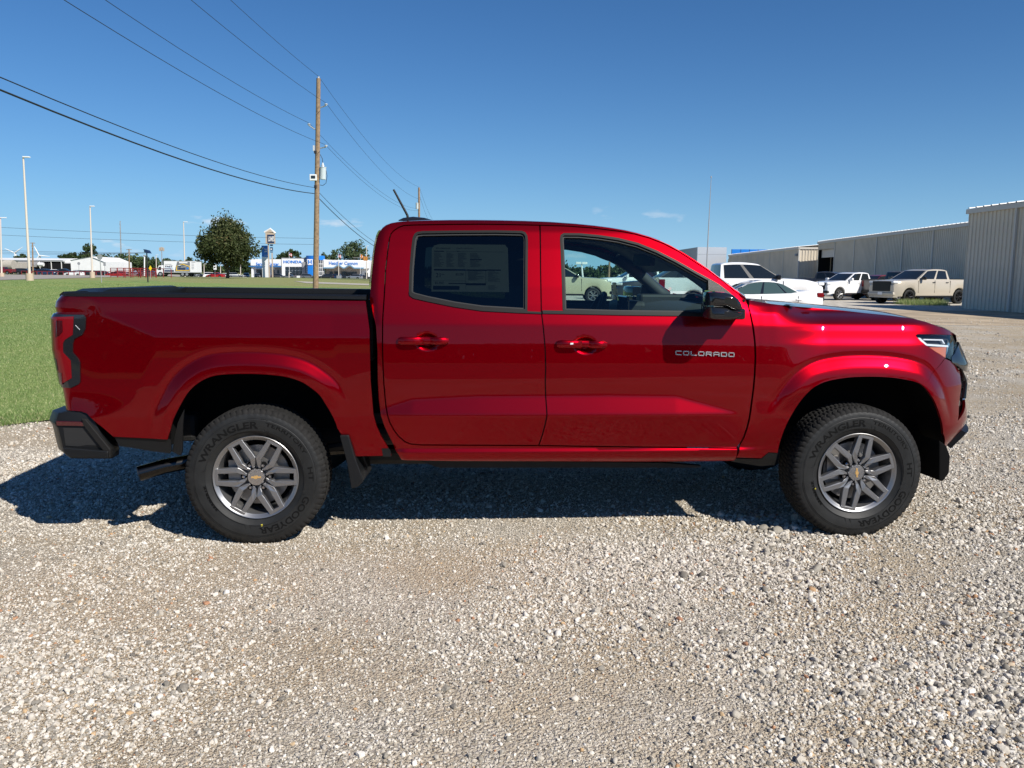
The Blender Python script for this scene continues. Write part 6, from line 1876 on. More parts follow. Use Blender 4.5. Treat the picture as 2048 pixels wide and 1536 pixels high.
mb = MB(); wbox(mb, 673, 681.5, 551, 562.5, 240, 1.0); in_(ub, mb).build('body', M['galv'], ub, bevel=.03)

# ------------------------------------------------------------------ trees
M['leaf_oak'] = leaf_mat('dark olive leaf', [(0, (.030, .045, .014)), (.5, (.062, .080, .027)), (.85, (.12, .13, .05)), (1, (.22, .15, .07))])
M['leaf_far'] = leaf_mat('mid green leaf', [(0, (.024, .045, .016)), (.6, (.055, .085, .030)), (1, (.10, .13, .05))])
M['leaf_pale'] = leaf_mat('grey green leaf', [(0, (.045, .075, .035)), (.6, (.085, .125, .055)), (1, (.14, .18, .085))])
def crown_faces(c, rx, ry, rz, n, leaf, seed, clumps=46, spiky=0.0):
    rg = np.random.default_rng(seed)
    u = rg.normal(size=(clumps, 3)); u /= np.linalg.norm(u, axis=1, keepdims=True)
    rad = rg.random(clumps) ** .42
    cc = u * rad[:, None] * .80
    if spiky:
        cc[:, :2] *= (1.12 - .62 * np.clip(cc[:, 2:3] + .25, 0, 1))
    cs = rg.uniform(.16, .34, clumps)
    k = rg.integers(0, clumps, n)
    v = rg.normal(size=(n, 3)); v /= np.linalg.norm(v, axis=1, keepdims=True)
    p = cc[k] + v * (cs[k] * rg.random(n) ** .40)[:, None]
    if spiky:
        up_ = rg.random(n) < .16
        p[up_, 2] += rg.random(up_.sum()) * spiky
    ctr = p * [rx, ry, rz] + np.array(c)
    a = rg.normal(size=(n, 3)); a /= np.linalg.norm(a, axis=1, keepdims=True)
    b = np.cross(a, rg.normal(size=(n, 3))); b /= np.linalg.norm(b, axis=1, keepdims=True)
    s_ = leaf * rg.uniform(.6, 1.3, n)[:, None]
    V = np.stack([ctr - a * s_, ctr + b * s_ * .55, ctr + a * s_, ctr - b * s_ * .55], 1)
    tint = np.clip(.55 * rg.random(clumps)[k] + .45 * rg.random(n), 0, 1)
    return V, tint
def tree(label, px, pyt, pyb, D, wpx, n, leaf, seed, mt='leaf_far', trunk=.18, name='tree', group=None, clumps=46, spiky=0.0, dz=0.0):
    b = at(px, pyb, D); t = at(px, pyt, D); z0 = tz(b.x, D) + dz; H_ = t.z - z0; w = wpx * D / CAM_F / 2
    th = thing(name, label, 'tree', (b.x, D, z0), 0, group)
    tr_h = H_ * trunk
    rz_ = (H_ - tr_h) / 2 * 1.0
    V, tint = crown_faces((0, 0, tr_h + rz_), w, w, rz_, n, leaf, seed, clumps, spiky)
    tri_mesh('crown', V, M[mt], tint, th)
    rg = random.Random(seed); mb = MB()
    rt = max(.12, w * .045)
    mb.tube([(0, 0, -.1), (.02 * w, 0, tr_h * .6), (0, .02 * w, tr_h * 1.3), (0, 0, tr_h + rz_ * 1.3)], [rt * 1.35, rt, rt * .85, rt * .25], 8)
    for i in range(7):
        a = i * .9 + rg.random(); e = Vector((math.cos(a) * w * .6, math.sin(a) * w * .6, tr_h + rz_ * rg.uniform(.6, 1.4)))
        s_ = Vector((0, 0, tr_h * rg.uniform(.8, 1.25))); mb.tube([s_, s_.lerp(e, .5) + Vector((0, 0, .1 * rz_)), e], [rt * .55, rt * .35, rt * .1], 6)
    mb.build('trunk', M['bark'], th, smooth=60)
    return th
tree('lone dark olive tree standing on the turf left of the pole', 455, 433, 559, 112, 130, 23000, .18, 1, 'leaf_oak', trunk=.15, clumps=130, spiky=.38)
G_ = 'far trees behind the buildings'
far_trees = [(177, 483, 545, 330, 34, 'tallest of the trees behind the white shed, at the gable'), (135, 500, 545, 335, 36, 'dark tree behind the flat white shed, left of the tall one'), (158, 499, 545, 325, 30, 'rounded tree just left of the tall tree behind the shed'), (205, 503, 545, 320, 22, 'small tree to the right of the tall tree behind the shed'), (222, 511, 545, 340, 26, 'low tree over the right slope of the gabled roof'), (240, 510, 545, 330, 24, 'low pale tree at the right end of the gabled shed'), (52, 505, 545, 380, 40, 'low tree behind the flat shed beside the tall lamp post'), (285, 514, 550, 300, 42, 'broad green tree behind the solar beacon'), (305, 516, 550, 320, 24, 'small tree right of the solar beacon'), (345, 513, 550, 330, 34, 'tree behind the cargo box of the box truck'), (377, 512, 550, 340, 20, 'narrow tree at the back end of the box truck'), (422, 522, 552, 360, 34, 'low tree left of the lone tree'), (495, 523, 553, 350, 30, 'low tree right of the lone tree'), (584, 497.5, 556, 350, 52, 'dark tree behind the showroom block'), (552, 514, 556, 360, 24, 'low tree behind the service wing'), (663, 491.5, 556, 370, 34, 'rounded pale tree left of the big one behind the right wing'), (708, 471, 556, 400, 66, 'biggest far tree, behind the right wing of the dealership')]
for i, (px, pyt, pyb, D_, w_, lb) in enumerate(far_trees):
    tree(lb, px, pyt, pyb, D_, w_ * 1.28, 3400 if w_ > 45 else 1700, .42 if D_ < 345 else .5, 30 + i, 'leaf_pale' if 'pale' in lb or 'biggest' in lb else 'leaf_far', trunk=.10, group=G_, clumps=30)
for i, (px, pyt, w_, D_, lb) in enumerate(((1155, 541, 38, 160, 'leftmost tree seen through the front window'), (1186, 539, 40, 150, 'middle tree seen through the front window'), (1236, 530, 44, 140, 'tree beside the pole seen through the front window'), (1275, 536, 40, 170, 'tree farther right seen through the front window'))):
    tree(lb, px, pyt, 570, D_, w_, 1600, .25, 60 + i, 'leaf_far', trunk=.12, group='trees seen through the cab')
# a far wood along the horizon, and the one behind the camera that the paintwork mirrors
def wood(name, pts, h, n, leaf, seed, label=None):
    rg = np.random.default_rng(seed); pts = np.array(pts, float); seg = np.hypot(*np.diff(pts, axis=0).T); cum = np.concatenate([[0], np.cumsum(seg)])
    s_ = rg.random(n) * cum[-1]; x = np.interp(s_, cum, pts[:, 0]) + rg.normal(0, 3, n); y = np.interp(s_, cum, pts[:, 1]) + rg.normal(0, 4, n)
    top = h * (.62 + .22 * np.sin(s_ * .055 + seed) + .16 * np.sin(s_ * .19 + 2 * seed) + .10 * np.sin(s_ * .47))
    z = top * rg.random(n) ** .7; ctr = np.stack([x, y, z + terr(x, y)], 1)
    a = rg.normal(size=(n, 3)); a /= np.linalg.norm(a, axis=1, keepdims=True); b = np.cross(a, rg.normal(size=(n, 3))); b /= np.linalg.norm(b, axis=1, keepdims=True)
    q = leaf * rg.uniform(.6, 1.3, n)[:, None]
    V = np.stack([ctr - a * q, ctr + b * q * .7, ctr + a * q, ctr - b * q * .7], 1)
    tri_mesh(name, V, M['leaf_far'], rg.random(n), kind='stuff')
wood('far_treeline', [(-420, 480), (-260, 470), (-100, 460), (60, 450), (240, 430), (420, 420)], 9.5, 26000, 1.0, 3)
wood('treeline_across_the_road', [(-95, -46), (-50, -58), (-5, -66), (45, -60), (95, -40)], 8.0, 42000, .60, 9)
# weeds at the foot of the tall shed
rg = np.random.default_rng(21); n = 2600
wx = 21.6 + 2.2 * rg.random(n); wy = 46.4 + rg.normal(0, .45, n) - .15 * (wx - 22); h_ = rg.uniform(.08, .40, n)
a_ = rg.uniform(0, 6.28, n); V = np.zeros((n, 3, 3)); wd_ = .012
V[:, 0] = np.stack([wx - wd_ * np.cos(a_), wy - wd_ * np.sin(a_), 0 * wx], 1); V[:, 1] = np.stack([wx + wd_ * np.cos(a_), wy + wd_ * np.sin(a_), 0 * wx], 1); V[:, 2] = np.stack([wx + rg.normal(0, .12, n), wy + rg.normal(0, .12, n), h_], 1)
tri_mesh('weeds', V, M['grass'], .35 + .6 * rg.random(n), kind='stuff')
# ------------------------------------------------------------------ parked vehicles
VP = {'white': paint('white car paint', (.80, .80, .80), rough=.3), 'beige': paint('sand beige car paint', (.50, .45, .37), metal=.15, rough=.35), 'tan': paint('desert tan car paint', (.46, .42, .29), rough=.35),
      'dark_grey': paint('dark grey car paint', (.06, .06, .065), metal=.3, rough=.35), 'brown_grey': paint('brownish grey car paint', (.12, .11, .105), metal=.3, rough=.35), 'black': paint('black car paint', (.012, .013, .015), rough=.3), 'red2': paint('plain red car paint', (.40, .012, .015), rough=.3),
      'maroon': paint('maroon car paint', (.16, .008, .014), rough=.3), 'silver': paint('silver car paint', (.42, .43, .45), metal=.6, rough=.3), 'blue': paint('dark blue car paint', (.02, .045, .11), metal=.2, rough=.3), 'grey': paint('mid grey car paint', (.17, .18, .19), metal=.4, rough=.3)}
M['pillar'] = mat('grey pillar film', (.085, .082, .078), rough=.4)
M['car_glass'] = mat('dark car glass', (.012, .016, .02), rough=.04, spec=.6)
M['car_glass_green'] = mat('greenish car glass', (.05, .085, .085), rough=.04, spec=.6)
SPEC = {
 'pickup': dict(L=5.9, W=2.03, H=1.92, clr=.42, wb=3.75, fo=.98, wr=.405, hood=1.32, belt=1.33, top=[(-2.95, 1.36), (-1.05, 1.36), (-1.0, 1.34), (1.15, 1.34), (1.45, 1.345), (2.2, 1.31), (2.70, 1.25), (2.88, 1.18), (2.95, 1.02)], cab=(-1.02, -.95, .42, 1.42), wins=[(.07, .44), (.50, .96)], bed=True, nose=.62),
 'hd_pickup': dict(L=6.35, W=2.08, H=2.02, clr=.46, wb=4.03, fo=1.0, wr=.42, hood=1.36, belt=1.36, top=[(-3.17, 1.40), (-.85, 1.40), (-.8, 1.38), (1.4, 1.38), (1.65, 1.40), (2.5, 1.36), (2.98, 1.26), (3.17, 1.1)], cab=(-.84, -.78, .62, 1.66), wins=[(.07, .47), (.54, .97)], bed=True, nose=.7),
 'mid_pickup': dict(L=5.41, W=1.91, H=1.82, clr=.42, wb=3.34, fo=.92, wr=.39, hood=1.2, belt=1.25, top=[(-2.7, 1.33), (-.95, 1.33), (-.9, 1.26), (1.05, 1.26), (1.3, 1.26), (2.0, 1.21), (2.5, 1.13), (2.66, 1.04), (2.7, .92)], cab=(-.93, -.84, .32, 1.28), wins=[(.07, .44), (.50, .95)], bed=True, nose=.6),
 'sedan': dict(L=4.6, W=1.79, H=1.46, clr=.24, wb=2.69, fo=.92, wr=.325, hood=.92, belt=.95, top=[(-2.3, .98), (-2.22, 1.06), (-1.75, 1.10), (-1.2, 1.02), (.75, .97), (1.0, .98), (1.7, .86), (2.15, .72), (2.3, .58)], cab=(-1.72, -.88, .18, 1.12), wins=[(.03, .20), (.23, .52), (.56, .96)], bed=False, nose=.42),
 'suv': dict(L=4.7, W=1.86, H=1.70, clr=.30, wb=2.72, fo=.95, wr=.36, hood=1.05, belt=1.08, top=[(-2.35, 1.02), (-2.2, 1.10), (-1.4, 1.10), (.9, 1.08), (1.15, 1.09), (1.8, 1.0), (2.2, .86), (2.35, .7)], cab=(-2.22, -1.92, .35, 1.22), wins=[(.04, .28), (.32, .58), (.62, .96)], bed=False, nose=.5),
}
CACHE = {}
def veh(kind, colour, name, label, cat, loc, rz, group=None, detail=2, rim='alloy', glass='car_glass', chrome=False, scale=1.0):
    """loc: the middle of the vehicle on the ground, rz: heading of its nose from +X"""
    s = SPEC[kind]; t = thing(name, label, cat, loc, rz, group)
    t.scale = (scale, scale, scale)
    L_, W_, H_, clr = s['L'], s['W'], s['H'], s['clr']; hw = W_ / 2; xf = L_ / 2 - s['fo']; xr = xf - s['wb']; wr_ = s['wr']
    bmat = VP[colour]
    def part(nm, mk, mt, parent=t, smooth=None, bevel=0, **props):
        key = (kind, nm, detail) if mk[0] else None
        if key and key in CACHE:
            me = CACHE[key]
        else:
            mb = MB(); mk[1](mb); me = mb.mesh(nm, [M['liner']], smooth, bevel)
            if key: CACHE[key] = me
        o = bpy.data.objects.new(nm.split('#')[0], me); put(o, parent, **props)
        o.material_slots[0].link = 'OBJECT'; o.material_slots[0].material = mt
        return o
    topx = [p[0] for p in s['top']]; topz = [p[1] for p in s['top']]
    def body(mb):
        xs = sorted(set(list(np.linspace(-L_ / 2, L_ / 2, 30 if detail > 1 else 16)) + [xf + wr_ * 1.17 * math.cos(a) for a in np.linspace(0, math.pi, 13 if detail > 1 else 7)] + [xr + wr_ * 1.17 * math.cos(a) for a in np.linspace(0, math.pi, 13 if detail > 1 else 7)] + topx))
        rows = []
        for x in xs:
            e = (abs(x) - (L_ / 2 - .75)) / .75; k = 1 - (.17 if x > 0 else .08) * max(0, e) ** 2.2
            zt_ = float(np.interp(x, topx, topz)); zb_ = clr
            if x > L_ / 2 - .25: zb_ = clr - .06
            for c_ in (xf, xr):
                dx = abs(x - c_); ra = wr_ * 1.17
                if dx < ra: zb_ = max(zb_, wr_ + math.sqrt(ra * ra - dx * dx) * .98)
            zb_ = min(zb_, zt_ - .12)
            sec = [(.90, zb_), (.965, zb_ + .02), (.99, max(zb_ + .05, .62)), (1.0, max(zb_ + .07, .80)), (.985, max(zb_ + .09, zt_ - .14)), (.955, zt_ - .035), (.90, zt_), (.45, zt_ + .02), (0, zt_ + .025)]
            sec = [(y * hw * k, min(z, zt_ + .03)) for y, z in sec]
            rows.append([(x, y, z) for y, z in sec] + [(x, -y, z) for y, z in sec[-2::-1]])
        mb.grid(rows); n = len(rows[0]); mb.add(rows[0], [tuple(range(n))]); mb.add(rows[-1], [tuple(range(n - 1, -1, -1))])
    part('body', (1, body), bmat, smooth=38)
    part('underbody', (1, lambda mb: (mb.box((0, 0, (clr + .75) / 2), (L_ - .3, W_ * .62, .75 - clr)), mb.box((xf - s['wb'] / 2, 0, clr + .1), (s['wb'] - wr_ * 2.2, W_ * .86, .2)))), M['liner'])
    xb0, xt0, xt1, xb1 = s['cab']; zb_, zt_ = s['belt'] - .02, H_
    yb, yt = hw * .94, hw * .735
    arch = .20 if kind == 'sedan' else .07
    def side(u, v):   # u along, v up: a spot on the cabin side
        x = (xb0 + (xb1 - xb0) * u) * (1 - v) + (xt0 + (xt1 - xt0) * u) * v
        return x, yb + (yt - yb) * (v + .10 * v * (1 - v)), zb_ + (zt_ - zb_) * v * (1 - arch * abs(2 * u - 1) ** 2.5)
    def cabin(mb):
        rows = []
        for v, ins in ((0, 0), (.3, 0), (.6, 0), (.86, 0), (.94, .012), (.985, .05), (1.0, .14)):
            row = []
            x0, y, z = side(0, v); x1 = side(1, v)[0]; x0 += ins * .8; x1 -= ins * 1.4; y -= ins; bow = .10 * (1 - v * .5)
            N = 10
            row += [(x0 + (x1 - x0) * i / N, -y, side(i / N, v)[2]) for i in range(N + 1)]
            row += [(x1 + bow * (1 - (2 * j / 6 - 1) ** 2), -y + 2 * y * j / 6, z + (.02 if v == 1 else 0)) for j in range(1, 6)]
            row += [(x1 - (x1 - x0) * i / N, y, side(1 - i / N, v)[2]) for i in range(N + 1)]
            row += [(x0 - bow * .4 * (1 - (2 * j / 6 - 1) ** 2), y - 2 * y * j / 6, z + (.02 if v == 1 else 0)) for j in range(1, 6)]
            rows.append(row)
        mb.grid(rows, closed=True); top_ = rows[-1]; K = len(top_)
        for i in range(N):
            mb.add([top_[i], top_[i + 1], top_[2 * N + 6 - i - 1], top_[2 * N + 6 - i]], [(0, 1, 2, 3)])
        mb.add([top_[N + k] for k in range(7)], [tuple(range(7))]); mb.add([top_[(2 * N + 6 + k) % K] for k in range(7)], [tuple(range(7))])
    part('cabin', (1, cabin), bmat, smooth=40)
    if kind in ('sedan', 'hd_pickup', 'suv'):
        for sg in (1, -1):
            def band(mb, sg=sg):
                mb.grid([[(side(u_, v)[0], (side(u_, v)[1] + .003) * sg, side(u_, v)[2]) for u_ in np.linspace(s['wins'][0][0] - .01, 1, 9)] for v in (.08, .5, .875)])
            part('pillar_trim#%d' % sg, (1, band), M['pillar'] if kind == 'hd_pickup' else M['gloss_black'], smooth=180)
    for wi, (u0, u1) in enumerate(s['wins']):
        for sg in (1, -1):
            def win(mb, u0=u0, u1=u1, sg=sg):
                P = []
                for v in (.10, .5, .86):
                    pts = []
                    for f in (0, .25, .5, .75, 1):
                        uu_ = u0 + (u1 - u0) * f
                        if wi == len(s['wins']) - 1 and f == 1: uu_ = u1
                        x, y, z = side(uu_, v); pts.append((x, (y + .006) * sg, z))
                    P.append(pts)
                mb.grid(P)
            part('window#%d%d' % (wi, sg), (1, win), M[glass], smooth=180)
    def screen(front):
        def f(mb):
            P = []
            for v in (.06, .5, .90):
                x, y, z = side(1 if front else 0, v); bow = .10 * (1 - v * .5) * (1 if front else -.4); y *= .90
                P.append([(x + (.008 if front else -.008) + bow * (1 - (2 * j / 8 - 1) ** 2 * .81) , -y + 2 * y * j / 8, z) for j in range(9)])
            mb.grid(P)
        return f
    part('windscreen', (1, screen(True)), M[glass], smooth=180); part('rear_window', (1, screen(False)), M[glass], smooth=180)
    zf = float(np.interp(L_ / 2 - .25, topx, topz)); zr = float(np.interp(-L_ / 2 + .1, topx, topz)); tall = s['bed']
    xn = L_ / 2
    if detail > 0:
        part('grille', (1, lambda mb: mb.box((xn - .03, 0, (s['nose'] + zf) / 2 + .04), (.10, W_ * .60, (zf - s['nose']) * (.85 if tall else .5)))), M['black_plastic'], bevel=.02)
        part('front_bumper', (1, lambda mb: mb.box((xn - .05, 0, s['nose'] - .06), (.24, W_ * .86, .17 if tall else .12))), M['chrome'] if chrome else (bmat if not tall or colour in ('beige',) else M['black_plastic']), bevel=.04)
        part('rear_bumper', (1, lambda mb: mb.box((-xn + .02, 0, s['nose'] - .02), (.22, W_ * .88, .20))), M['chrome'] if chrome else (M['black_plastic'] if tall else bmat), bevel=.04)
        for sg in (1, -1):
            part('headlight#%d' % sg, (1, lambda mb, sg=sg: mb.box((xn - .14, sg * hw * .70, zf - .06), (.28, hw * .36, .12 if tall else .13), rz=-sg * .35)), M['white_plastic'], bevel=.03)
            part('tail_light#%d' % sg, (1, lambda mb, sg=sg: mb.box((-xn + .10, sg * hw * .86, zr - (.26 if tall else .10)), (.24, hw * .20, .40 if tall else .16))), M['tail_red'], bevel=.03)
            part('wing_mirror#%d' % sg, (1, lambda mb, sg=sg: mb.box((xb1 - .32, sg * (hw + .10), s['belt'] + .09), (.16, .24, .20 if tall else .14))), M['gloss_black'] if colour in ('beige', 'tan', 'black', 'dark_grey') or kind == 'hd_pickup' else bmat, bevel=.04)
            if detail > 1:
                for di, dxx in enumerate((.46, .05)):
                    part('door_handle#%d%d' % (sg, di), (1, lambda mb, sg=sg, dxx=dxx: mb.box((xb0 + (xb1 - xb0) * dxx + .12, sg * (hw + .003), s['belt'] - .14), (.20, .035, .04))), M['gloss_black'] if colour == 'beige' else bmat, bevel=.01)
                for di, u_ in enumerate((.0 if tall else .10, .475 if tall else .54, .97)):
                    part('door_seam#%d%d' % (sg, di), (1, lambda mb, sg=sg, u_=u_: mb.box((xb0 + (xb1 - xb0) * u_, sg * (hw - .004), (s['belt'] + .60) / 2), (.014, .012, s['belt'] - .66))), M['liner'])
                part('sill#%d' % sg, (1, lambda mb, sg=sg: mb.box((xf - s['wb'] / 2, sg * (hw - .03), clr + .01), (s['wb'] - wr_ * 2.5, .08, .09))), M['black_plastic'])
        part('number_plate', (1, lambda mb: mb.box((xn + .08, 0, s['nose'] - .03), (.012, .31, .15))), M['white_paint'])
    if s['bed']:
        part('bed_opening', (1, lambda mb: mb.box(((-xn + xb0) / 2, 0, zr - .015), (xb0 + xn - .22, W_ * .80, .10))), M['black_plastic'])
    for nm, x in (('f', xf), ('r', xr)):
        for sg in (1, -1):
            w = put(bpy.data.objects.new('wheel', None), t, (x, sg * (hw - .13), wr_)); w.rotation_euler = (0, 0, 0 if sg < 0 else math.pi)
            def tyre(mb):
                rows = lathe([(-.10, wr_ * .66), (-.125, wr_ * .72), (-.13, wr_ * .86), (-.115, wr_ * .965), (-.07, wr_), (.07, wr_), (.115, wr_ * .96), (.12, wr_ * .7)], 28 if detail > 1 else 14); rows.append(rows[0]); mb.grid(rows)
            part('tyre', (1, tyre), M['rubber'], w, smooth=40)
            if detail > 1:
                def rimf(mb):
                    rows = lathe([(-.105, wr_ * .68), (-.10, wr_ * .62), (-.03, wr_ * .56)], 28); rows.append(rows[0]); mb.grid(rows)
                    mb.cyl((0, -.055, 0), (0, -.085, 0), wr_ * .16, n=14)
                    for k in range(6):
                        a = k * math.pi / 3
                        for da in (-.12, .12):
                            mb.tube([(wr_ * .12 * math.cos(a + da), -.08, wr_ * .12 * math.sin(a + da)), (wr_ * .63 * math.cos(a + da * 1.3), -.10, wr_ * .63 * math.sin(a + da * 1.3))], wr_ * .05, 5)
                part('rim', (1, rimf), M[rim], w, smooth=40)
                part('brake_disc', (1, lambda mb: mb.cyl((0, -.02, 0), (0, -.03, 0), wr_ * .57, n=20)), M['liner'], w)
            else:
                part('rim', (1, lambda mb: mb.cyl((0, -.09, 0), (0, -.10, 0), wr_ * .62, n=12)), M[rim], w)
    return t
M['alloy_black'] = mat('black alloy', (.02, .02, .022), rough=.25, metal=.5)
def at_px(px, D): 
    p = at(px, 560, D); return (p.x, D, tz(p.x, D))
PI = math.pi
# ---- the lot on the right
p = at(1650, 560, 28.4); veh('sedan', 'white', 'sedan', 'white sedan pointing left, its red tail lamp just above the hood of the pickup', 'sedan', (p.x - 2.3, 29.3, -.10), PI, glass='car_glass_green')
p = at(1647, 560, 32.3); veh('hd_pickup', 'white', 'pickup_truck', 'big white crew cab pickup pointing right behind the white sedan', 'pickup truck', (p.x - 3.16, 33.2, 0), 0.0, glass='car_glass')
p = at(1649, 560, 52); veh('mid_pickup', 'white', 'pickup_truck', 'white pickup with black grille, nose to the left, left of the beige pickup', 'pickup truck', (p.x + 3.0, 55.5, 0), PI + .42, rim='alloy')
p = at(1746, 560, 46.2); veh('pickup', 'beige', 'pickup_truck', 'sand beige crew cab pickup with black rims parked at the corner of the tall shed', 'pickup truck', (p.x + 4.0, 48.9, -.02), PI + .40, rim='alloy_black', scale=1.05)
p = at(1742, 560, 53); veh('pickup', 'brown_grey', 'pickup_truck', 'grey brown pickup tail poking out between the white and the beige pickups', 'pickup truck', (p.x + 3.2, 55.0, 0), .42)
p = at(1664, 560, 64); veh('pickup', 'dark_grey', 'pickup_truck', 'dark grey pickup before the roller door opening of the low shed', 'pickup truck', (p.x + .8, 66, 0), -.9)
p = at(1797, 560, 52); veh('suv', 'maroon', 'suv', 'dark maroon roof peeking over the hood of the beige pickup', 'car', (p.x + 2.3, 60, 0), PI + .3, detail=1)
# ---- seen through the cab
p = at(1224, 560, 44.5); veh('pickup', 'tan', 'pickup_truck', 'desert tan pickup seen through the front window, nose to the right', 'pickup truck', (p.x - 2.95, 45.6, 0), 0)
p = at(1285, 560, 52); veh('pickup', 'white', 'pickup_truck', 'white pickup seen through the cab above the steering wheel', 'pickup truck', (p.x, 53, 0), PI + .1)
p = at(1372, 560, 37); veh('pickup', 'dark_grey', 'pickup_truck', 'dark pickup seen through the cab right behind the steering wheel', 'pickup truck', (p.x, 38.5, -.1), PI)
D_ = 95; b = at(1168, 560, D_); t_ = at(1163, 528, D_)
th = thing('light_pole', 'white lamp post with twin heads seen through the front window', 'lamp post', (b.x, D_, 0)); MB().cyl((0, 0, 0), (t_.x - b.x, 0, t_.z), .12, .08, n=8).build('pole', M['white_paint'], th)
for dx in (-.35, .35):
    mb = MB(); mb.box((t_.x - b.x + dx, 0, t_.z + .1), (.6, .4, .25)); mb.build('lamp_head', M['white_paint'], th, bevel=.03)
D_ = 110; b = at(1217, 560, D_); t_ = at(1219, 524, D_)
lean_pole('utility_pole', 'thin utility pole between the trees seen through the front window', Vector((b.x, D_, 0)), t_, .16, .12)

# ---- before the dealership and round the tree
row = [(424, 238, 'suv', 'white', .35, 'white suv left of the trunk of the lone tree'), (432, 225, 'sedan', 'red2', PI, 'red sedan left of the trunk of the lone tree'), (452, 240, 'sedan', 'white', .0, 'white car half hidden by the trunk of the lone tree'), (470, 240, 'suv', 'grey', .5, 'grey suv just right of the trunk of the lone tree'),
       (493, 250, 'suv', 'silver', -PI / 2 + .25, 'silver suv facing us at the left end of the service wing'), (515, 252, 'suv', 'dark_grey', -PI / 2 + .3, 'dark suv facing us left of the white pylon'), (558, 258, 'suv', 'dark_grey', .15, 'dark grey suv right of the twin post store sign'), (577, 255, 'sedan', 'grey', PI, 'grey sedan behind the slim post before the glass front'), (617, 255, 'suv', 'grey', .1, 'grey suv left of the utility pole before the tower'), (634, 262, 'sedan', 'white', .1, 'white sedan hidden mostly by the utility pole'), (652, 252, 'suv', 'black', PI + .2, 'black suv right of the utility pole'), (668, 256, 'suv', 'blue', PI, 'dark blue suv left of the grey utility cabinet'), (690, 262, 'sedan', 'black', .2, 'black sedan right of the grey utility cabinet'), (709, 250, 'suv', 'silver', PI - .2, 'silver suv before the wavy canopy'), (730, 256, 'sedan', 'dark_grey', .1, 'dark sedan at the right end of the lot beside the cab back'),
       (380, 230, 'suv', 'grey', 0, 'grey suv just behind the box truck'), (400, 245, 'sedan', 'black', .2, 'black sedan between the box truck and the red sedan')]
for px, D_, kind, col_, rz_, lb in row:
    veh(kind, col_, kind, lb, 'car' if kind == 'sedan' else kind, at_px(px, D_), rz_, group='cars parked along the far road', detail=1)
# ---- before the white sheds
row = [(6, 214, 'pickup', 'maroon', PI, 'maroon pickup cut by the left edge of the frame'), (50, 222, 'suv', 'black', .3, 'black suv just right of the pale concrete box'), (66, 226, 'suv', 'dark_grey', .2, 'dark suv under the sloping awning of the white shed'), (80, 224, 'suv', 'black', PI, 'black suv beside the column of the first open bay'), (96, 216, 'suv', 'blue', 0, 'dark blue suv before the second open bay'), (112, 220, 'suv', 'white', .4, 'small white suv before the open bays'), (129, 219, 'pickup', 'black', .1, 'black pickup left of the white coupe'), (149, 215, 'sedan', 'white', PI, 'low white coupe at the red rail'), (165, 226, 'suv', 'black', .2, 'first black suv from the left in the row before the gabled shed'), (178, 226, 'suv', 'dark_grey', -.5, 'dark grey suv in the middle of the row before the gabled shed'), (193, 227, 'suv', 'black', .3, 'third dark suv of the row before the gabled shed'), (208, 226, 'suv', 'black', .1, 'dark suv left of the red car before the gabled shed'), (229, 224, 'sedan', 'red2', PI, 'red car behind the red corral'), (247, 226, 'suv', 'black', .2, 'black suv at the right end of the gabled shed'), (268, 215, 'sedan', 'silver', 0, 'pale sedan behind the right half of the corral'), (300, 205, 'suv', 'dark_grey', .1, 'dark suv behind the yellow diamond sign')]
for px, D_, kind, col_, rz_, lb in row:
    veh(kind, col_, 'pickup_truck' if kind == 'pickup' else kind, lb, 'pickup truck' if kind == 'pickup' else ('car' if kind == 'sedan' else kind), at_px(px, D_), rz_, group='cars parked by the white sheds', detail=1)
# ---- the box truck
D_ = 150.0
bt = thing('box_truck', 'white box truck with printed cargo box, nose to the left', 'box truck', at_px(352, D_))
o = bt.location
def bp(px, py, D=D_ - 1.2): return at(px, py, D) - o
def bbox(nm, x0, x1, y0, y1, mt, depth=2.4, front=-1.2, bevel=0):
    a, b = bp(x0, y0), bp(x1, y1); mb = MB(); mb.box(((a.x + b.x) / 2, front + depth / 2, (a.z + b.z) / 2), (b.x - a.x, depth, a.z - b.z)); return mb.build(nm, M[mt], bt, bevel=bevel)
bbox('cargo_box', 327.5, 393.5, 521.5, 545.3, 'white_paint')
bbox('box_rail', 327.3, 393.7, 543.8, 545.6, 'sign_back', 2.46, -1.23); bbox('box_rail', 327.3, 393.7, 521.2, 522.3, 'sign_back', 2.46, -1.23)
M['print_dark'] = mat('dark printed wrap', (.10, .11, .12), rough=.5, vscale=1.2, col2=(.26, .27, .28)); M['print_pale'] = mat('pale blue printed wrap', (.50, .62, .72), rough=.5); M['print_yellow'] = mat('yellow printed wrap', (.85, .55, .04), rough=.5)
a, b = bp(350.5, 523), bp(380.5, 543.4)
MB().prism([(a.x + .35, a.z), (b.x, a.z), (b.x, b.z), (a.x - .2, b.z)], lambda u, v, t_: (u, t_, v), -1.215, -1.2).build('printed_panel', M['print_dark'], bt)
a, b = bp(329, 540), bp(348, 543.4); mb = MB(); mb.box(((a.x + b.x) / 2, -1.21, (a.z + b.z) / 2), (b.x - a.x, .015, a.z - b.z)); mb.build('printed_band', M['navy'], bt)
a, b = bp(330, 535), bp(347, 539); mb = MB(); mb.box(((a.x + b.x) / 2, -1.21, (a.z + b.z) / 2), (b.x - a.x, .015, a.z - b.z)); mb.build('printed_band', M['print_pale'], bt)
def roofline(pts, mt, r=.06):
    MB().tube([Vector((bp(x, y).x, -1.23, bp(x, y).z)) for x, y in pts], r, 4).build('printed_outline', M[mt], bt)
roofline([(351.5, 541), (353, 541), (353, 534.5), (352, 533.5), (365, 528.2), (379, 533.2), (378.5, 541.2), (352, 541.2)], 'print_yellow')
roofline([(357, 531.2), (361, 531)], 'print_pale', .1)
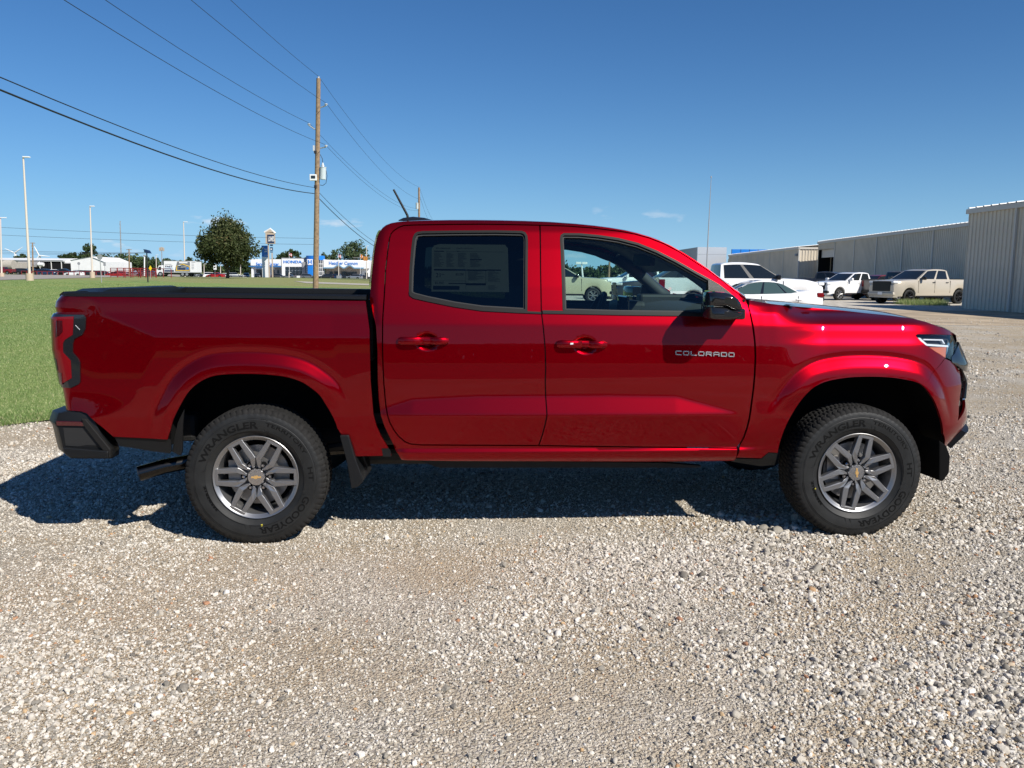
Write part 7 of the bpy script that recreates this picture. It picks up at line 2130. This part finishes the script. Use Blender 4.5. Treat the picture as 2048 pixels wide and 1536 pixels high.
for x0, x1, y0, y1, mt2 in ((357, 362, 531.5, 534.5, 'navy'), (367, 374, 531.5, 534, 'sign_back'), (357, 371, 536, 539.5, 'navy'), (373, 377.5, 535, 538.5, 'sign_blue'), (358, 375, 523.8, 526.6, 'white_paint')):
    a, b = bp(x0, y0), bp(x1, y1); mb = MB(); mb.box(((a.x + b.x) / 2, -1.222, (a.z + b.z) / 2), (b.x - a.x, .012, a.z - b.z)); mb.build('printed_block', M[mt2], bt)
for y in (524, 527.5, 531, 534, 537):
    a, b = bp(383, y), bp(391 if y < 525 else 388, y + 1); mb = MB(); mb.box(((a.x + b.x) / 2, -1.21, (a.z + b.z) / 2), (b.x - a.x, .012, a.z - b.z)); mb.build('printed_line', M['sign_back'], bt)
V, Fs = text_geo('FAST', 1.0, .5, .03); xs = [v.x for v in V]; ys = [v.y for v in V]; a, b = bp(330.5, 531), bp(345.5, 534.8)
MB().add([((v.x - min(xs)) / (max(xs) - min(xs)) * (b.x - a.x) + a.x, -1.22 if v.z > 0 else -1.2, (v.y - min(ys)) / (max(ys) - min(ys)) * (a.z - b.z) + b.z) for v in V], Fs).build('lettering', M['navy'], bt, fix=False)
a, b = bp(330, 528), bp(343, 529); mb = MB(); mb.box(((a.x + b.x) / 2, -1.21, (a.z + b.z) / 2), (b.x - a.x, .012, a.z - b.z)); mb.build('printed_line', M['sign_back'], bt)
cabp = [(312.8, 549.5), (312.8, 541), (316, 531.5), (327, 530), (327, 549.5)]
MB().prism([(bp(*q).x, bp(*q).z) for q in cabp], lambda u, v, t_: (u, t_, v), -1.05, 1.05).build('truck_cab', M['white_paint'], bt, bevel=.06)
MB().prism([(bp(*q).x, bp(*q).z) for q in ((315.2, 540), (317, 533.4), (321.5, 533.2), (321.5, 540.2))], lambda u, v, t_: (u, t_, v), -1.07, 1.07).build('side_window', M['dark_glass'], bt)
bbox('chassis', 317, 392, 545.6, 549, 'under', 1.8, -.9)
for px in (320.5, 365, 373.5):
    for yy in (-1.0, 1.0):
        c = bp(px, 549.5); w = put(bpy.data.objects.new('wheel', None), bt, (c.x, yy, .42))
        mb = MB(); mb.cyl((0, -.14, 0), (0, .14, 0), .42, n=18); mb.build('tyre', M['rubber'], w, smooth=40)
        mb = MB(); mb.cyl((0, -.15, 0), (0, .15, 0), .24, n=14); mb.build('rim', M['galv'], w, smooth=40)
